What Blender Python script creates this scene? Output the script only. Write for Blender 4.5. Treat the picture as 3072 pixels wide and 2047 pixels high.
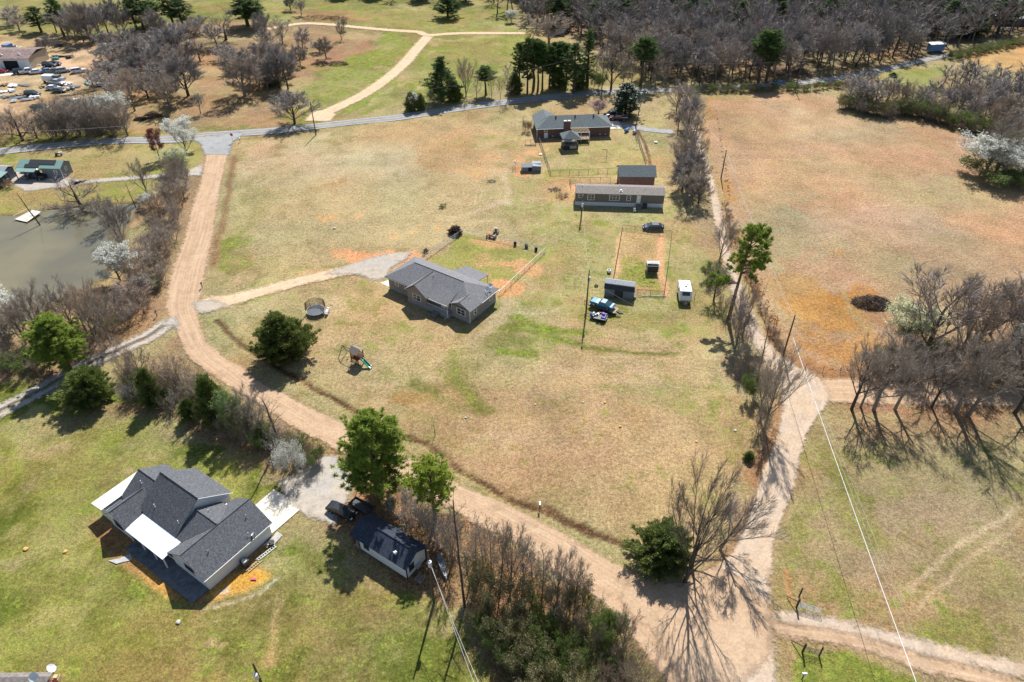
import bpy, bmesh, math, random
import numpy as np
from mathutils import Vector, Matrix
from mathutils.geometry import tessellate_polygon
for o in list(bpy.data.objects): bpy.data.objects.remove(o)
S = bpy.context.scene
R = math.radians
# ---------------- camera, world, sun, exposure ----------------
CH = 80.0; PITCH = R(38); FP = 2128.0
cam = bpy.data.cameras.new("camera"); camo = bpy.data.objects.new("camera", cam); S.collection.objects.link(camo)
camo.location = (0, 0, CH); camo.rotation_euler = (R(90) - PITCH, 0, 0)
cam.sensor_width = 36; cam.lens = FP / 3072 * 36; cam.clip_start = 1; cam.clip_end = 9000
S.camera = camo
SUN_EL = R(48); SUN_AZ = R(9)      # azimuth from +Y towards +X
world = bpy.data.worlds.new("World"); S.world = world; world.use_nodes = True
nt = world.node_tree; bg = nt.nodes["Background"]
sky = nt.nodes.new("ShaderNodeTexSky"); sky.sky_type = 'NISHITA'; sky.sun_disc = False
sky.sun_elevation = SUN_EL; sky.sun_rotation = SUN_AZ; sky.air_density = 1.0; sky.dust_density = 0.6
nt.links.new(sky.outputs[0], bg.inputs[0]); bg.inputs[1].default_value = 0.085
sl = bpy.data.lights.new("sun", 'SUN'); sl.energy = 5.0; sl.angle = R(0.53); sl.color = (1, 0.968, 0.915)
so = bpy.data.objects.new("sun", sl); S.collection.objects.link(so)
sd = Vector((math.sin(SUN_AZ) * math.cos(SUN_EL), math.cos(SUN_AZ) * math.cos(SUN_EL), math.sin(SUN_EL)))
so.rotation_euler = (-sd).to_track_quat('-Z', 'Y').to_euler(); so.location = (60, 300, 300)
S.view_settings.view_transform = 'Standard'; S.view_settings.look = 'None'; S.view_settings.exposure = 0.5; S.view_settings.gamma = 1
S.render.resolution_x = 1024; S.render.resolution_y = 682
S.cycles.max_bounces = 5; S.cycles.diffuse_bounces = 2; S.cycles.glossy_bounces = 2; S.cycles.transparent_max_bounces = 12

rnd = random.Random(7)
KD = 3072 / 2353.0
def g(x, y, h=0.0):
    """survey point: where the sight line of photo point (x,y), read on a 2353 px wide print, meets height h"""
    u = (x * KD - 1536) / FP; v = (y * KD - 1023.5) / FP
    dy = math.cos(PITCH) - v * math.sin(PITCH); dz = math.sin(PITCH) + v * math.cos(PITCH)
    k = (CH - h) / dz
    return Vector((u * k, dy * k, h))
def hgt(bx, by, ty):
    b = g(bx, by); v = (ty * KD - 1023.5) / FP
    dy = math.cos(PITCH) - v * math.sin(PITCH); dz = math.sin(PITCH) + v * math.cos(PITCH)
    return CH - dz * b.y / dy

# ---------------- helpers ----------------
C = S.collection
def tag(o, label=None, cat=None, group=None, kind=None):
    if label: o['label'] = label
    if cat: o['category'] = cat
    if group: o['group'] = group
    if kind: o['kind'] = kind
    return o
def thing(name, label, cat, loc=(0, 0, 0), rz=0.0, group=None):
    o = bpy.data.objects.new(name, None); C.objects.link(o)
    o.location = loc; o.rotation_euler = (0, 0, rz); o.empty_display_size = .3
    return tag(o, label, cat, group)
class MB:
    def __init__(s): s.v = []; s.f = []
    def add(s, vs, fs):
        b = len(s.v); s.v += [tuple(p) for p in vs]; s.f += [tuple(b + i for i in q) for q in fs]; return s
    def box(s, x0, x1, y0, y1, z0, z1):
        return s.add([(x0,y0,z0),(x1,y0,z0),(x1,y1,z0),(x0,y1,z0),(x0,y0,z1),(x1,y0,z1),(x1,y1,z1),(x0,y1,z1)],
                     [(0,3,2,1),(4,5,6,7),(0,1,5,4),(1,2,6,5),(2,3,7,6),(3,0,4,7)])
    def rbox(s, cx, cy, cz, sx, sy, sz, rz=0, rx=0, ry=0):
        m = Matrix.Translation((cx,cy,cz)) @ Matrix.Rotation(rz,4,'Z') @ Matrix.Rotation(rx,4,'X') @ Matrix.Rotation(ry,4,'Y')
        p = [m @ Vector((a*sx/2,b*sy/2,c*sz/2)) for a,b,c in [(-1,-1,-1),(1,-1,-1),(1,1,-1),(-1,1,-1),(-1,-1,1),(1,-1,1),(1,1,1),(-1,1,1)]]
        return s.add(p, [(0,3,2,1),(4,5,6,7),(0,1,5,4),(1,2,6,5),(2,3,7,6),(3,0,4,7)])
    def tube(s, pts, rad, n=6, cap=True):
        pts = [Vector(p) for p in pts]; k = len(pts)
        if not isinstance(rad, (list, tuple)): rad = [rad]*k
        b = len(s.v); up = None
        for i, p in enumerate(pts):
            d = (pts[min(i+1,k-1)] - pts[max(i-1,0)]).normalized()
            if up is None: up = Vector((0,0,1)) if abs(d.z) < .9 else Vector((1,0,0))
            a = d.cross(up).normalized(); c = a.cross(d)
            up = c
            for j in range(n):
                t = 2*math.pi*j/n; q = p + a*(math.cos(t)*rad[i]) + c*(math.sin(t)*rad[i]); s.v.append(tuple(q))
        for i in range(k-1):
            for j in range(n):
                s.f.append((b+i*n+j, b+i*n+(j+1)%n, b+(i+1)*n+(j+1)%n, b+(i+1)*n+j))
        if cap: s.f.append(tuple(b+j for j in range(n))[::-1]); s.f.append(tuple(b+(k-1)*n+j for j in range(n)))
        return s
    def slab(s, poly, t=.1):
        """thick roof plane: 3D polygon plus thickness downwards"""
        n = len(poly); lo = [(p[0],p[1],p[2]-t) for p in poly]
        s.add(list(poly)+lo, [tuple(range(n)), tuple(range(2*n-1,n-1,-1))]+[(i,i+n,(i+1)%n+n,(i+1)%n) for i in range(n)])
        return s
    def prism(s, poly, z0, z1):
        n = len(poly)
        return s.add([(p[0],p[1],z0) for p in poly]+[(p[0],p[1],z1) for p in poly],
              [tuple(range(n))[::-1], tuple(range(n,2*n))]+[(i,(i+1)%n,(i+1)%n+n,i+n) for i in range(n)])
    def ball(s, c, r, nu=8, nv=5, sz=1.0):
        vs=[(c[0],c[1],c[2]+r*sz)]
        for i in range(1,nv):
            a=math.pi*i/nv
            for j in range(nu): b=2*math.pi*j/nu; vs.append((c[0]+r*math.sin(a)*math.cos(b),c[1]+r*math.sin(a)*math.sin(b),c[2]+r*sz*math.cos(a)))
        vs.append((c[0],c[1],c[2]-r*sz)); L=len(vs)-1; fs=[]
        for j in range(nu): fs.append((0,1+j,1+(j+1)%nu)); fs.append((L,L-nu+(j+1)%nu,L-nu+j))
        for i in range(nv-2):
            for j in range(nu): q=1+i*nu; fs.append((q+j,q+nu+j,q+nu+(j+1)%nu,q+(j+1)%nu))
        return s.add(vs,fs)
    def mesh(s, name, m):
        me = bpy.data.meshes.new(name); me.from_pydata(s.v, [], s.f); me.materials.append(m); me.update(); return me
    def build(s, name, m, parent=None, smooth=False, bev=0):
        me = s.mesh(name, m)
        if smooth or bev:
            bm = bmesh.new(); bm.from_mesh(me)
            if bev: bmesh.ops.bevel(bm, geom=bm.edges[:], offset=bev, segments=2, affect='EDGES', profile=.6)
            bmesh.ops.recalc_face_normals(bm, faces=bm.faces[:])
            bm.to_mesh(me); bm.free()
            if smooth: me.shade_smooth()
        o = bpy.data.objects.new(name, me); C.objects.link(o)
        if parent: o.parent = parent
        return o
def dup(root, loc, rz=None, label=None, group=None, sc=None):
    r = root.copy(); C.objects.link(r); r.location = loc
    if rz is not None: r.rotation_euler = (0,0,rz)
    if label: r['label'] = label
    if group: r['group'] = group
    if sc: r.scale = sc
    for ch in root.children:
        c = ch.copy(); C.objects.link(c); c.parent = r
        for q in ch.children:
            d = q.copy(); C.objects.link(d); d.parent = c
    return r

# ---------------- materials ----------------
M = {}
def mat(name, col, rough=.85, met=0, var=.12, scale=3.0, bump=0.0, bscale=20, spec=.3, col2=None, stripes=None, brick=None, rand=0, trans=0):
    m = bpy.data.materials.new(name); m.use_nodes = True; n = m.node_tree; b = n.nodes["Principled BSDF"]; L = n.links.new
    b.inputs["Roughness"].default_value = rough; b.inputs["Metallic"].default_value = met; b.inputs["Specular IOR Level"].default_value = spec
    tc = n.nodes.new("ShaderNodeTexCoord"); co = tc.outputs["Object"]
    if rand:
        gm = n.nodes.new("ShaderNodeNewGeometry"); co = gm.outputs["Position"]
    nz = n.nodes.new("ShaderNodeTexNoise"); nz.inputs["Scale"].default_value = scale; nz.inputs["Detail"].default_value = 6; nz.inputs["Roughness"].default_value=.65; L(co, nz.inputs["Vector"])
    cr = n.nodes.new("ShaderNodeValToRGB"); e = cr.color_ramp.elements
    c2 = col2 or tuple(c*(1+var) for c in col); c1 = col if col2 else tuple(c*(1-var) for c in col)
    e[0].position=.33; e[0].color=(*c1,1); e[1].position=.67; e[1].color=(*c2,1); L(nz.outputs[0], cr.inputs[0])
    out = cr.outputs[0]; hsrc = None
    if stripes:   # (axis index, frequency, darkness) : boards, laps or ribs as real relief and joints
        ax, fr, dk = stripes
        sp = n.nodes.new("ShaderNodeSeparateXYZ"); L(co, sp.inputs[0])
        mu = n.nodes.new("ShaderNodeMath"); mu.operation='MULTIPLY'; mu.inputs[1].default_value=fr; L(sp.outputs[ax], mu.inputs[0])
        fc = n.nodes.new("ShaderNodeMath"); fc.operation='FRACT'; L(mu.outputs[0], fc.inputs[0])
        gt = n.nodes.new("ShaderNodeMath"); gt.operation='LESS_THAN'; gt.inputs[1].default_value=.18; L(fc.outputs[0], gt.inputs[0])
        mx = n.nodes.new("ShaderNodeMix"); mx.data_type='RGBA'; mx.blend_type='MULTIPLY'; mx.inputs[7].default_value=(dk,dk,dk,1)
        L(gt.outputs[0], mx.inputs[0]); L(out, mx.inputs[6]); out = mx.outputs[2]; hsrc = fc.outputs[0]
    if brick:
        bt = n.nodes.new("ShaderNodeTexBrick"); bt.inputs["Scale"].default_value=brick[0]; bt.inputs["Color1"].default_value=(1,1,1,1); bt.inputs["Color2"].default_value=(.72,.7,.7,1); bt.inputs["Mortar"].default_value=(*brick[1],1); bt.inputs["Mortar Size"].default_value=.012
        bt.inputs["Brick Width"].default_value=brick[2]; bt.inputs["Row Height"].default_value=brick[3]
        mp = n.nodes.new("ShaderNodeMapping"); mp.inputs["Rotation"].default_value = brick[4]; L(co, mp.inputs[0]); L(mp.outputs[0], bt.inputs[0])
        mx = n.nodes.new("ShaderNodeMix"); mx.data_type='RGBA'; mx.blend_type='MULTIPLY'; mx.inputs[0].default_value=1
        L(out, mx.inputs[6]); L(bt.outputs[0], mx.inputs[7]); out = mx.outputs[2]
    if rand:
        oi = n.nodes.new("ShaderNodeObjectInfo"); hs = n.nodes.new("ShaderNodeHueSaturation")
        mr = n.nodes.new("ShaderNodeMapRange"); mr.inputs[3].default_value=1-rand; mr.inputs[4].default_value=1+rand; L(oi.outputs["Random"], mr.inputs[0]); L(mr.outputs[0], hs.inputs["Value"]); L(out, hs.inputs["Color"]); out = hs.outputs[0]
    L(out, b.inputs["Base Color"])
    if bump:
        bn = n.nodes.new("ShaderNodeTexNoise"); bn.inputs["Scale"].default_value=bscale; bn.inputs["Detail"].default_value=4; L(co, bn.inputs["Vector"])
        bp = n.nodes.new("ShaderNodeBump"); bp.inputs["Strength"].default_value=bump; bp.inputs["Distance"].default_value=.05
        L(hsrc or bn.outputs[0], bp.inputs["Height"]); L(bp.outputs[0], b.inputs["Normal"])
    if trans:
        tr = n.nodes.new("ShaderNodeBsdfTranslucent"); L(out, tr.inputs[0]); ms = n.nodes.new("ShaderNodeMixShader"); ms.inputs[0].default_value=trans
        L(b.outputs[0], ms.inputs[1]); L(tr.outputs[0], ms.inputs[2]); L(ms.outputs[0], n.nodes["Material Output"].inputs[0])
    M[name] = m; return m
SH = (2.2,(.6,.6,.6),.5,.42,(0,0,0))
mat('shingle_charcoal',(.125,.132,.145),var=.4,scale=5,bump=.5,bscale=9,stripes=None,brick=SH)
mat('shingle_navy',(.045,.058,.085),var=.5,scale=5,bump=.4,bscale=9,brick=SH)
mat('shingle_grey',(.22,.22,.23),var=.2,scale=6,bump=.4,bscale=10,brick=SH)
mat('shingle_slate',(.15,.18,.185),var=.2,scale=6,bump=.4,bscale=10,brick=SH)
mat('shingle_brown',(.27,.24,.215),var=.22,scale=3,bump=.3,bscale=10,brick=SH)
mat('siding_white',(.72,.73,.74),var=.03,stripes=(2,5.5,.86),bump=.3)
mat('siding_tan',(.30,.27,.235),var=.04,stripes=(2,5.5,.82),bump=.3)
mat('siding_taupe',(.20,.18,.16),var=.05,stripes=(2,5,.85),bump=.3)
mat('siding_green',(.13,.15,.14),var=.08,stripes=(2,4,.8),bump=.3)
mat('siding_steel',(.20,.22,.25),var=.06,stripes=(2,4,.85),bump=.3)
mat('siding_beige',(.45,.38,.27),var=.1,stripes=(0,1.5,.85))
mat('board_red',(.27,.15,.13),var=.22,scale=2,stripes=(0,3.2,.7))
mat('brick_red',(.135,.082,.072),var=.3,scale=6,brick=(1.0,(1.6,1.7,1.8),.22,.075,(R(90),0,0)))
mat('stone_skirt',(.33,.33,.32),var=.25,scale=4)
mat('metal_white',(.78,.80,.82),rough=.4,var=.05,stripes=(0,1.6,.84),bump=.6,spec=.5)
mat('metal_cream',(.72,.70,.60),rough=.4,var=.05,stripes=(1,1.6,.78),bump=.6,spec=.5)
mat('metal_green',(.22,.36,.31),rough=.45,var=.1,stripes=(0,3,.85),bump=.5,spec=.5)
mat('metal_rust',(.23,.16,.14),rough=.6,var=.35,scale=.8,stripes=(0,2.2,.85))
mat('metal_grey',(.42,.44,.46),rough=.4,met=.3,var=.15)
mat('metal_dark',(.05,.052,.055),rough=.5,var=.2)
mat('galv',(.55,.57,.58),rough=.4,met=.5,var=.1)
mat('trim_white',(.82,.82,.80),rough=.5,var=.03)
mat('trim_dark',(.03,.035,.05),rough=.5,var=.1)
mat('door_blue',(.55,.60,.68),rough=.5,var=.04)
mat('glass',(.035,.05,.065),rough=.06,var=.2,spec=1.0)
mat('void_dark',(.02,.022,.026),rough=.9,var=.3)
mat('wood_dark',(.075,.05,.038),var=.35,scale=6)
mat('wood_grey',(.22,.19,.16),var=.3,scale=6)
mat('wood_new',(.60,.47,.28),var=.15,scale=6)
mat('wood_plank',(.38,.29,.20),var=.3,scale=4,stripes=(0,5,.75))
mat('wood_red',(.16,.055,.035),var=.3,scale=6)
mat('pole_wood',(.115,.085,.062),var=.35,scale=4)
mat('rubber',(.018,.018,.019),rough=.9,var=.2)
mat('rim',(.5,.5,.52),rough=.3,met=.6,var=.1)
mat('concrete',(.68,.62,.52),var=.06,scale=.8,bump=.1)
mat('concrete_grey',(.42,.42,.41),var=.25,scale=.9,bump=.1)
mat('concrete_dark',(.15,.155,.165),var=.35,scale=1.2)
mat('gravel',(.44,.42,.40),var=.3,scale=4,bump=.8,bscale=9)
mat('wire',(.62,.62,.62),rough=.35,met=.4,var=.02)
mat('wire_dark',(.20,.19,.18),rough=.6,var=.05)
mat('insul',(.6,.62,.65),rough=.3,var=.1)
for nm,c in dict(paint_black=(.012,.013,.016),paint_navy=(.02,.035,.055),paint_blue=(.006,.20,.36),paint_royal=(.03,.08,.42),paint_maroon=(.13,.02,.03),paint_white=(.72,.74,.76),paint_silver=(.42,.44,.47),paint_grey=(.12,.13,.14),paint_red=(.45,.02,.03),paint_purple=(.40,.10,.42),paint_green=(.02,.32,.20),paint_yellow=(.65,.5,.08),paint_skyblue=(.12,.25,.45),paint_teal=(.12,.40,.36)).items():
    mat(nm,c,rough=.25,var=.06,spec=.6)
mat('tail_red',(.4,.01,.01),rough=.3,var=.05); mat('lamp_clear',(.75,.76,.75),rough=.15,var=.05,spec=.7)
mat('pink_plastic',(.75,.12,.18),rough=.5,var=.05)
mat('tarp_white',(.80,.81,.82),rough=.5,var=.06); mat('net_dark',(.03,.035,.04),rough=.9,var=.2)
# vegetation
mat('bark_grey',(.21,.18,.155),var=.3,scale=3,rand=.2)
mat('bark_dark',(.075,.06,.052),var=.3,scale=3,rand=.15)
mat('bark_pine',(.12,.08,.062),var=.3,scale=3,rand=.1)
mat('twig_grey',(.38,.32,.265),var=.2,scale=.6,rand=.22)
mat('twig_wood',(.275,.25,.235),col2=(.35,.31,.28),scale=.3,rand=.25)
mat('twig_dark',(.20,.175,.155),var=.2,scale=.6)
mat('twig_purple',(.34,.285,.25),var=.2,scale=.5,rand=.2)
mat('twig_brown',(.40,.31,.235),var=.25,scale=.6,rand=.2)
mat('twig_light',(.42,.39,.35),var=.2,scale=.6,rand=.1)
mat('needle_bright',(.17,.25,.035),col2=(.33,.40,.07),scale=.6,rand=.12,trans=.3,var=.3)
mat('needle_dark',(.055,.10,.03),col2=(.10,.155,.045),scale=.9,rand=.15,trans=.2,var=.3)
mat('needle_pine',(.06,.12,.025),col2=(.11,.18,.04),scale=.9,rand=.15,trans=.25)
mat('cedar',(.10,.15,.035),col2=(.24,.275,.07),scale=.8,rand=.15,trans=.2)
mat('magnolia',(.02,.055,.022),col2=(.04,.085,.03),scale=.8,rough=.45,spec=.5)
mat('leaf_light',(.20,.28,.08),col2=(.30,.38,.14),scale=1,rand=.1,trans=.35)
mat('needle_lime',(.27,.36,.04),col2=(.42,.50,.08),scale=.6,rand=.05,trans=.3)
mat('metal_mid',(.22,.24,.27),rough=.6,var=.15)
mat('leaf_green',(.10,.17,.035),col2=(.20,.26,.07),scale=1,rand=.15,trans=.3)
mat('leaf_olive',(.17,.18,.07),col2=(.30,.27,.13),scale=.8,rand=.2,trans=.25)
mat('blossom',(.60,.60,.52),col2=(.82,.82,.75),scale=1.2,rand=.08,trans=.3)
mat('blossom_lime',(.50,.54,.30),col2=(.72,.74,.50),scale=1.2,trans=.3)
mat('blossom_pink',(.50,.36,.34),col2=(.62,.48,.45),scale=1.2,trans=.3)
mat('bud_red',(.26,.08,.07),var=.2,scale=1,trans=.2)
mat('leaf_dead',(.20,.10,.05),col2=(.34,.20,.10),scale=1.5,rand=.1)
mat('bush_brown',(.13,.075,.055),col2=(.22,.14,.10),scale=2)
# ---------------- ground ----------------
def vnoise(x, y, sc, seed=0):
    x = x/sc; y = y/sc; xi = np.floor(x).astype(np.int64); yi = np.floor(y).astype(np.int64); fx = x-xi; fy = y-yi
    def h(a,b):
        n = (a*374761393 + b*668265263 + seed*974711) & 0xffffffff
        n = ((n ^ (n >> 13))*1274126177) & 0xffffffff
        return ((n ^ (n >> 16)) & 0xffff)/65535.0
    fx = fx*fx*(3-2*fx); fy = fy*fy*(3-2*fy)
    return (h(xi,yi)*(1-fx)+h(xi+1,yi)*fx)*(1-fy)+(h(xi,yi+1)*(1-fx)+h(xi+1,yi+1)*fx)*fy
def axis(lo, hi, st, outer):
    a = list(np.arange(lo, hi+1e-6, st)); s = st; x = hi; up=[]
    while x < outer: s *= 1.35; x += s; up.append(x)
    s = st; x = lo; dn=[]
    while x > -outer: s *= 1.35; x -= s; dn.append(x)
    return dn[::-1]+a+up
xs = np.array(axis(-150,150,.5,3500)); 
xs = np.unique(np.round(np.concatenate([xs[(xs>=-150)&(xs<=150)], np.arange(-330,-150,1.0), np.arange(151,331,1.0), np.array([-3500,-2600,-1900,-1300,-900,-650,-500,-400,-360,360,400,500,650,900,1300,1900,2600,3500])]),3))
ys = np.unique(np.round(np.concatenate([np.array([-1500,-900,-500,-250,-120,-60,-25,0,12]), np.arange(22,190,.5), np.arange(190,470,1.0), np.array([480,500,540,600,700,850,1100,1500,2200,3500,5000])]),3))
X, Y = np.meshgrid(xs, ys); X = X.ravel(); Y = Y.ravel()
wx = X + (vnoise(X,Y,19,5)-.5)*9 + (vnoise(X,Y,6,1)-.5)*4 + (vnoise(X,Y,1.7,2)-.5)*1.6
wy = Y + (vnoise(X,Y,19,6)-.5)*9 + (vnoise(X,Y,6,3)-.5)*4 + (vnoise(X,Y,1.7,4)-.5)*1.6
N_ = len(X)
col = np.zeros((N_,3)); gr = np.zeros(N_); li = np.zeros(N_); Z = np.zeros(N_)
TAN=(.38,.315,.165); PINK=(.43,.275,.155); ORG=(.44,.22,.075); RED=(.62,.33,.17); GREEN=(.17,.20,.045); BRT=(.15,.24,.02)
LAWN=(.285,.275,.085); LITT=(.25,.155,.085); DARK=(.10,.075,.045); SAND=(.60,.43,.27); OLIVE=(.21,.20,.075); PALE=(.47,.38,.24); TAUPE=(.30,.245,.15); GRV=(.45,.42,.37)
col[:] = TAN
def W(p): q = g(*p); return (q.x, q.y)
def sdpoly(x, y, P, closed=True):
    P = np.array(P); n = len(P); d = np.full(len(x), 1e9); ins = np.zeros(len(x), bool)
    for i in range(n if closed else n-1):
        a = P[i]; b = P[(i+1)%n]; ab = b-a; t = np.clip(((x-a[0])*ab[0]+(y-a[1])*ab[1])/(ab@ab+1e-9),0,1)
        d = np.minimum(d, np.hypot(x-a[0]-t*ab[0], y-a[1]-t*ab[1]))
        if closed:
            c = ((a[1]>y)!=(b[1]>y)) & (x < (b[0]-a[0])*(y-a[1])/(b[1]-a[1]+1e-12)+a[0]); ins ^= c
    return np.where(ins,-d,d) if closed else d
NB = .5*vnoise(X,Y,5,21)+.3*vnoise(X,Y,1.9,22)+.2*vnoise(X,Y,.9,23)
NB = (NB-NB.mean())/NB.std()
def dissolve(sel, w, a):
    """patchy edges: growth thins out in clumps instead of fading"""
    return np.clip((w+NB[sel]*.20-.5)/.35+.5,0,1)*a
fw = np.zeros(N_)
def apply(sel, w, c, gg, ll, feat=0):
    if feat: fw[sel] = np.maximum(fw[sel], w*feat)
    w = w[:,None]
    if c is not None: col[sel] = col[sel]*(1-w)+np.array(c)*w
    w = w[:,0]
    if gg is not None: gr[sel] = gr[sel]*(1-w)+gg*w
    if ll is not None: li[sel] = li[sel]*(1-w)+ll*w
def box_sel(P, m):
    P = np.array(P); return np.where((X>P[:,0].min()-m)&(X<P[:,0].max()+m)&(Y>P[:,1].min()-m)&(Y<P[:,1].max()+m))[0]
def area(pts, c=None, gg=None, ll=None, soft=3, a=1.0):
    P = [W(p) for p in pts]; s = box_sel(P, soft*2+8); k=min(1,(soft-.5)/3)
    d = sdpoly(X[s]+(wx[s]-X[s])*k, Y[s]+(wy[s]-Y[s])*k, P); apply(s, dissolve(s,np.clip(.5-d/(soft*1.6),0,1),a) if soft>1.3 else np.clip(.5-d/soft,0,1)*a, c, gg, ll, 0 if soft>2.5 else 1)
def ell(cx, cy, rx, ry, c=None, gg=None, ll=None, a=.8, rot=0):
    a0=a; a = a*.6 if (c is not None and c[1]>c[0]*.93) else a; k = W((cx,cy)); RX = (W((cx+rx,cy))[0]-W((cx-rx,cy))[0])/2; RY = (W((cx,cy-ry))[1]-W((cx,cy+ry))[1])/2
    R_ = max(RX,RY)*1.2+5; s = np.where((abs(X-k[0])<R_*1.3)&(abs(Y-k[1])<R_*1.3))[0]
    dx = wx[s]-k[0]; dy = wy[s]-k[1]; cc,ss = math.cos(rot),math.sin(rot)
    kk=min(1,.25+min(RX,RY)/8); dx=X[s]-k[0]+(wx[s]-X[s])*kk; dy=Y[s]-k[1]+(wy[s]-Y[s])*kk; r = np.hypot((dx*cc+dy*ss)/RX, (-dx*ss+dy*cc)/RY); apply(s, dissolve(s,np.clip((1.35-r)/.85,0,1)*(.62+.38*a),a), c, gg, ll, 1 if a0>.55 else .4)
def line(pts, w, c=None, gg=None, ll=None, soft=.5, a=1.0, z=0.0, nz=True):
    P = [W(p) for p in pts]; s = box_sel(P, w+soft+3)
    if nz: x=X[s]+(wx[s]-X[s])*.3; y=Y[s]+(wy[s]-Y[s])*.3
    else: x=X[s]; y=Y[s]
    d = sdpoly(x, y, P, False); k = np.clip((w/2+soft/2-d)/soft,0,1)
    apply(s, k*a, c, gg, ll, 1)
    if z: Z[s] = np.minimum(Z[s], z*k)
gr[:] = .16
# big zones (read clockwise from the top left)
area([(-200,-200),(1210,-200),(1200,75),(1000,90),(760,272),(640,300),(0,340),(-300,350)], OLIVE,.45,.05,6)
area([(-300,70),(110,90),(330,70),(600,45),(800,60),(840,90),(760,140),(700,215),(650,290),(480,300),(250,300),(-300,345)], (.33,.23,.13),.08,.45,8)
area([(-300,95),(110,100),(330,85),(345,130),(250,190),(150,215),(60,260),(-300,265)], SAND,.0,.05,5)
area([(60,100),(240,95),(330,90),(300,120),(150,120)], LITT,.05,.4,5,.6)
area([(400,120),(560,110),(600,180),(520,245),(410,240)], (.38,.25,.14),.05,.5,5)
area([(700,200),(800,130),(890,75),(960,85),(940,130),(870,190),(760,245),(700,265)], (.24,.25,.07),.75,.05,5)
area([(745,80),(830,75),(850,110),(790,145),(720,150)], (.33,.2,.12),.0,.6,4)
area([(990,90),(1210,82),(1240,170),(1150,215),(1000,225),(780,272),(900,190)], (.27,.26,.09),.5,.1,6)
area([(960,120),(1010,90),(900,190),(800,265),(760,272)], (.22,.26,.05),.8,0,2,.7)
area([(560,15),(980,10),(1180,40),(1200,72),(1000,75),(700,52),(590,60)], (.27,.26,.10),.55,.05,6)
area([(-300,-200),(480,-200),(470,10),(330,30),(-300,40)], (.28,.25,.11),.4,.1,10)
area([(640,18),(800,22),(820,50),(690,52)], LITT,.1,.5,5,.8)
area([(1180,-300),(1210,60),(1290,75),(1330,110),(1560,190),(1700,195),(1870,180),(2100,140),(2353,75),(2700,0),(2700,-300)], (.15,.13,.10),.12,.7,8)
area([(1230,110),(1340,120),(1500,180),(1480,205),(1200,222),(1180,140)], (.30,.25,.11),.35,.15,6,.8)
area([(2070,-30),(2200,-25),(2210,32),(2130,45),(2075,28)], (.2,.26,.05),.8,0,5)
area([(1230,-30),(2050,-200),(2050,-100),(1300,0)], LITT,.1,.7,5)
# middle field
area([(535,330),(800,300),(1000,272),(1180,250),(1400,215),(1560,215),(1600,480),(1660,700),(1760,980),(1700,1200),(1480,1300),(1000,1040),(480,730),(500,560)], (.43,.34,.185),.22,.06,3)
ell(850,370,330,70,PALE,.12,.05,.8); ell(900,480,330,90,(.41,.34,.19),.15,.05,.8)
ell(1060,350,90,55,(.47,.29,.15),.02,.05,.8); ell(980,300,200,28,(.44,.31,.17),.05,.03,.7); ell(1250,235,250,14,(.38,.31,.17),.2,.05,.6)
ell(600,345,60,15,(.45,.32,.2),.0,.0,.6); ell(760,340,60,10,None,.5,0,.6); ell(530,590,45,60,GREEN,.9,0,.85); ell(560,500,50,70,(.28,.28,.1),.5,0,.5)
ell(640,640,140,25,(.32,.31,.13),.35,0,.7); ell(730,280,100,7,OLIVE,.3,0,.6)
ell(1120,325,60,16,None,.6,0,.8); ell(1180,345,30,12,GREEN,.8,0,.6); ell(1160,490,60,30,None,.45,0,.7); ell(1200,420,60,25,(.36,.31,.15),.4,0,.7)
ell(1180,570,60,30,(.33,.30,.15),.4,.1,.7); ell(1400,570,40,40,(.36,.34,.22),.25,.1,.6)
ell(1255,340,40,35,None,.4,0,.5); ell(1370,350,100,50,(.29,.29,.11),.45,.03,.85); ell(1300,400,70,14,(.26,.28,.08),.6,0,.8)
ell(1450,250,80,30,(.40,.32,.18),.15,.03,.7); ell(1350,260,60,12,(.43,.3,.16),.0,.0,.7); ell(1500,290,60,50,(.36,.33,.16),.3,.1,.6)
ell(1195,385,26,16,RED,0,0,.9); ell(1230,355,25,8,RED,0,0,.7); line([(1155,470),(1165,440),(1150,400),(1165,380),(1200,375)],1.6,PALE,0,0,1,.9)
line([(1165,430),(1160,455),(1120,480),(1050,500),(1000,510)],1.4,PALE,0,0,1,.6); line([(1165,445),(1135,475),(1080,495)],.8,PALE,0,0,.8,.7)
ell(1237,518,15,6,SAND,0,0,.9); ell(1260,520,60,22,(.42,.33,.19),.05,0,.6); line([(1250,560),(1100,600),(1000,560)],.1,None)
line([(1240,510),(1400,500),(1560,520),(1600,560),(1600,600),(1640,660)],1.5,(.44,.37,.22),.1,0,1.2,.6)
line([(1560,515),(1590,560),(1598,620),(1650,665)],1.2,SAND,0,0,.9,.7)
area([(1170,470),(1560,490),(1640,640),(1660,760),(1450,770),(1260,740),(1150,720),(1260,590)], (.36,.335,.15),.42,.03,8,.75); ell(1620,600,22,60,(.33,.33,.12),.6,0,.7); ell(1545,750,60,30,(.33,.32,.12),.5,0,.7); ell(1350,480,120,18,(.38,.35,.2),.4,0,.6)
# tan house yard
area([(971,599),(1063,535),(1253,580),(1147,678)], (.31,.30,.11),.45,.03,1.5)
ell(1130,553,50,9,(.50,.31,.16),0,0,.8); ell(1200,595,55,18,(.52,.32,.17),0,0,.9,-.3); ell(1160,650,40,25,RED,0,0,.8); ell(1060,570,60,22,(.25,.27,.07),.6,0,.7); ell(1155,570,30,6,GREEN,.9,0,.6)
ell(1120,690,40,14,GREEN,.8,0,.5)
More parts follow.
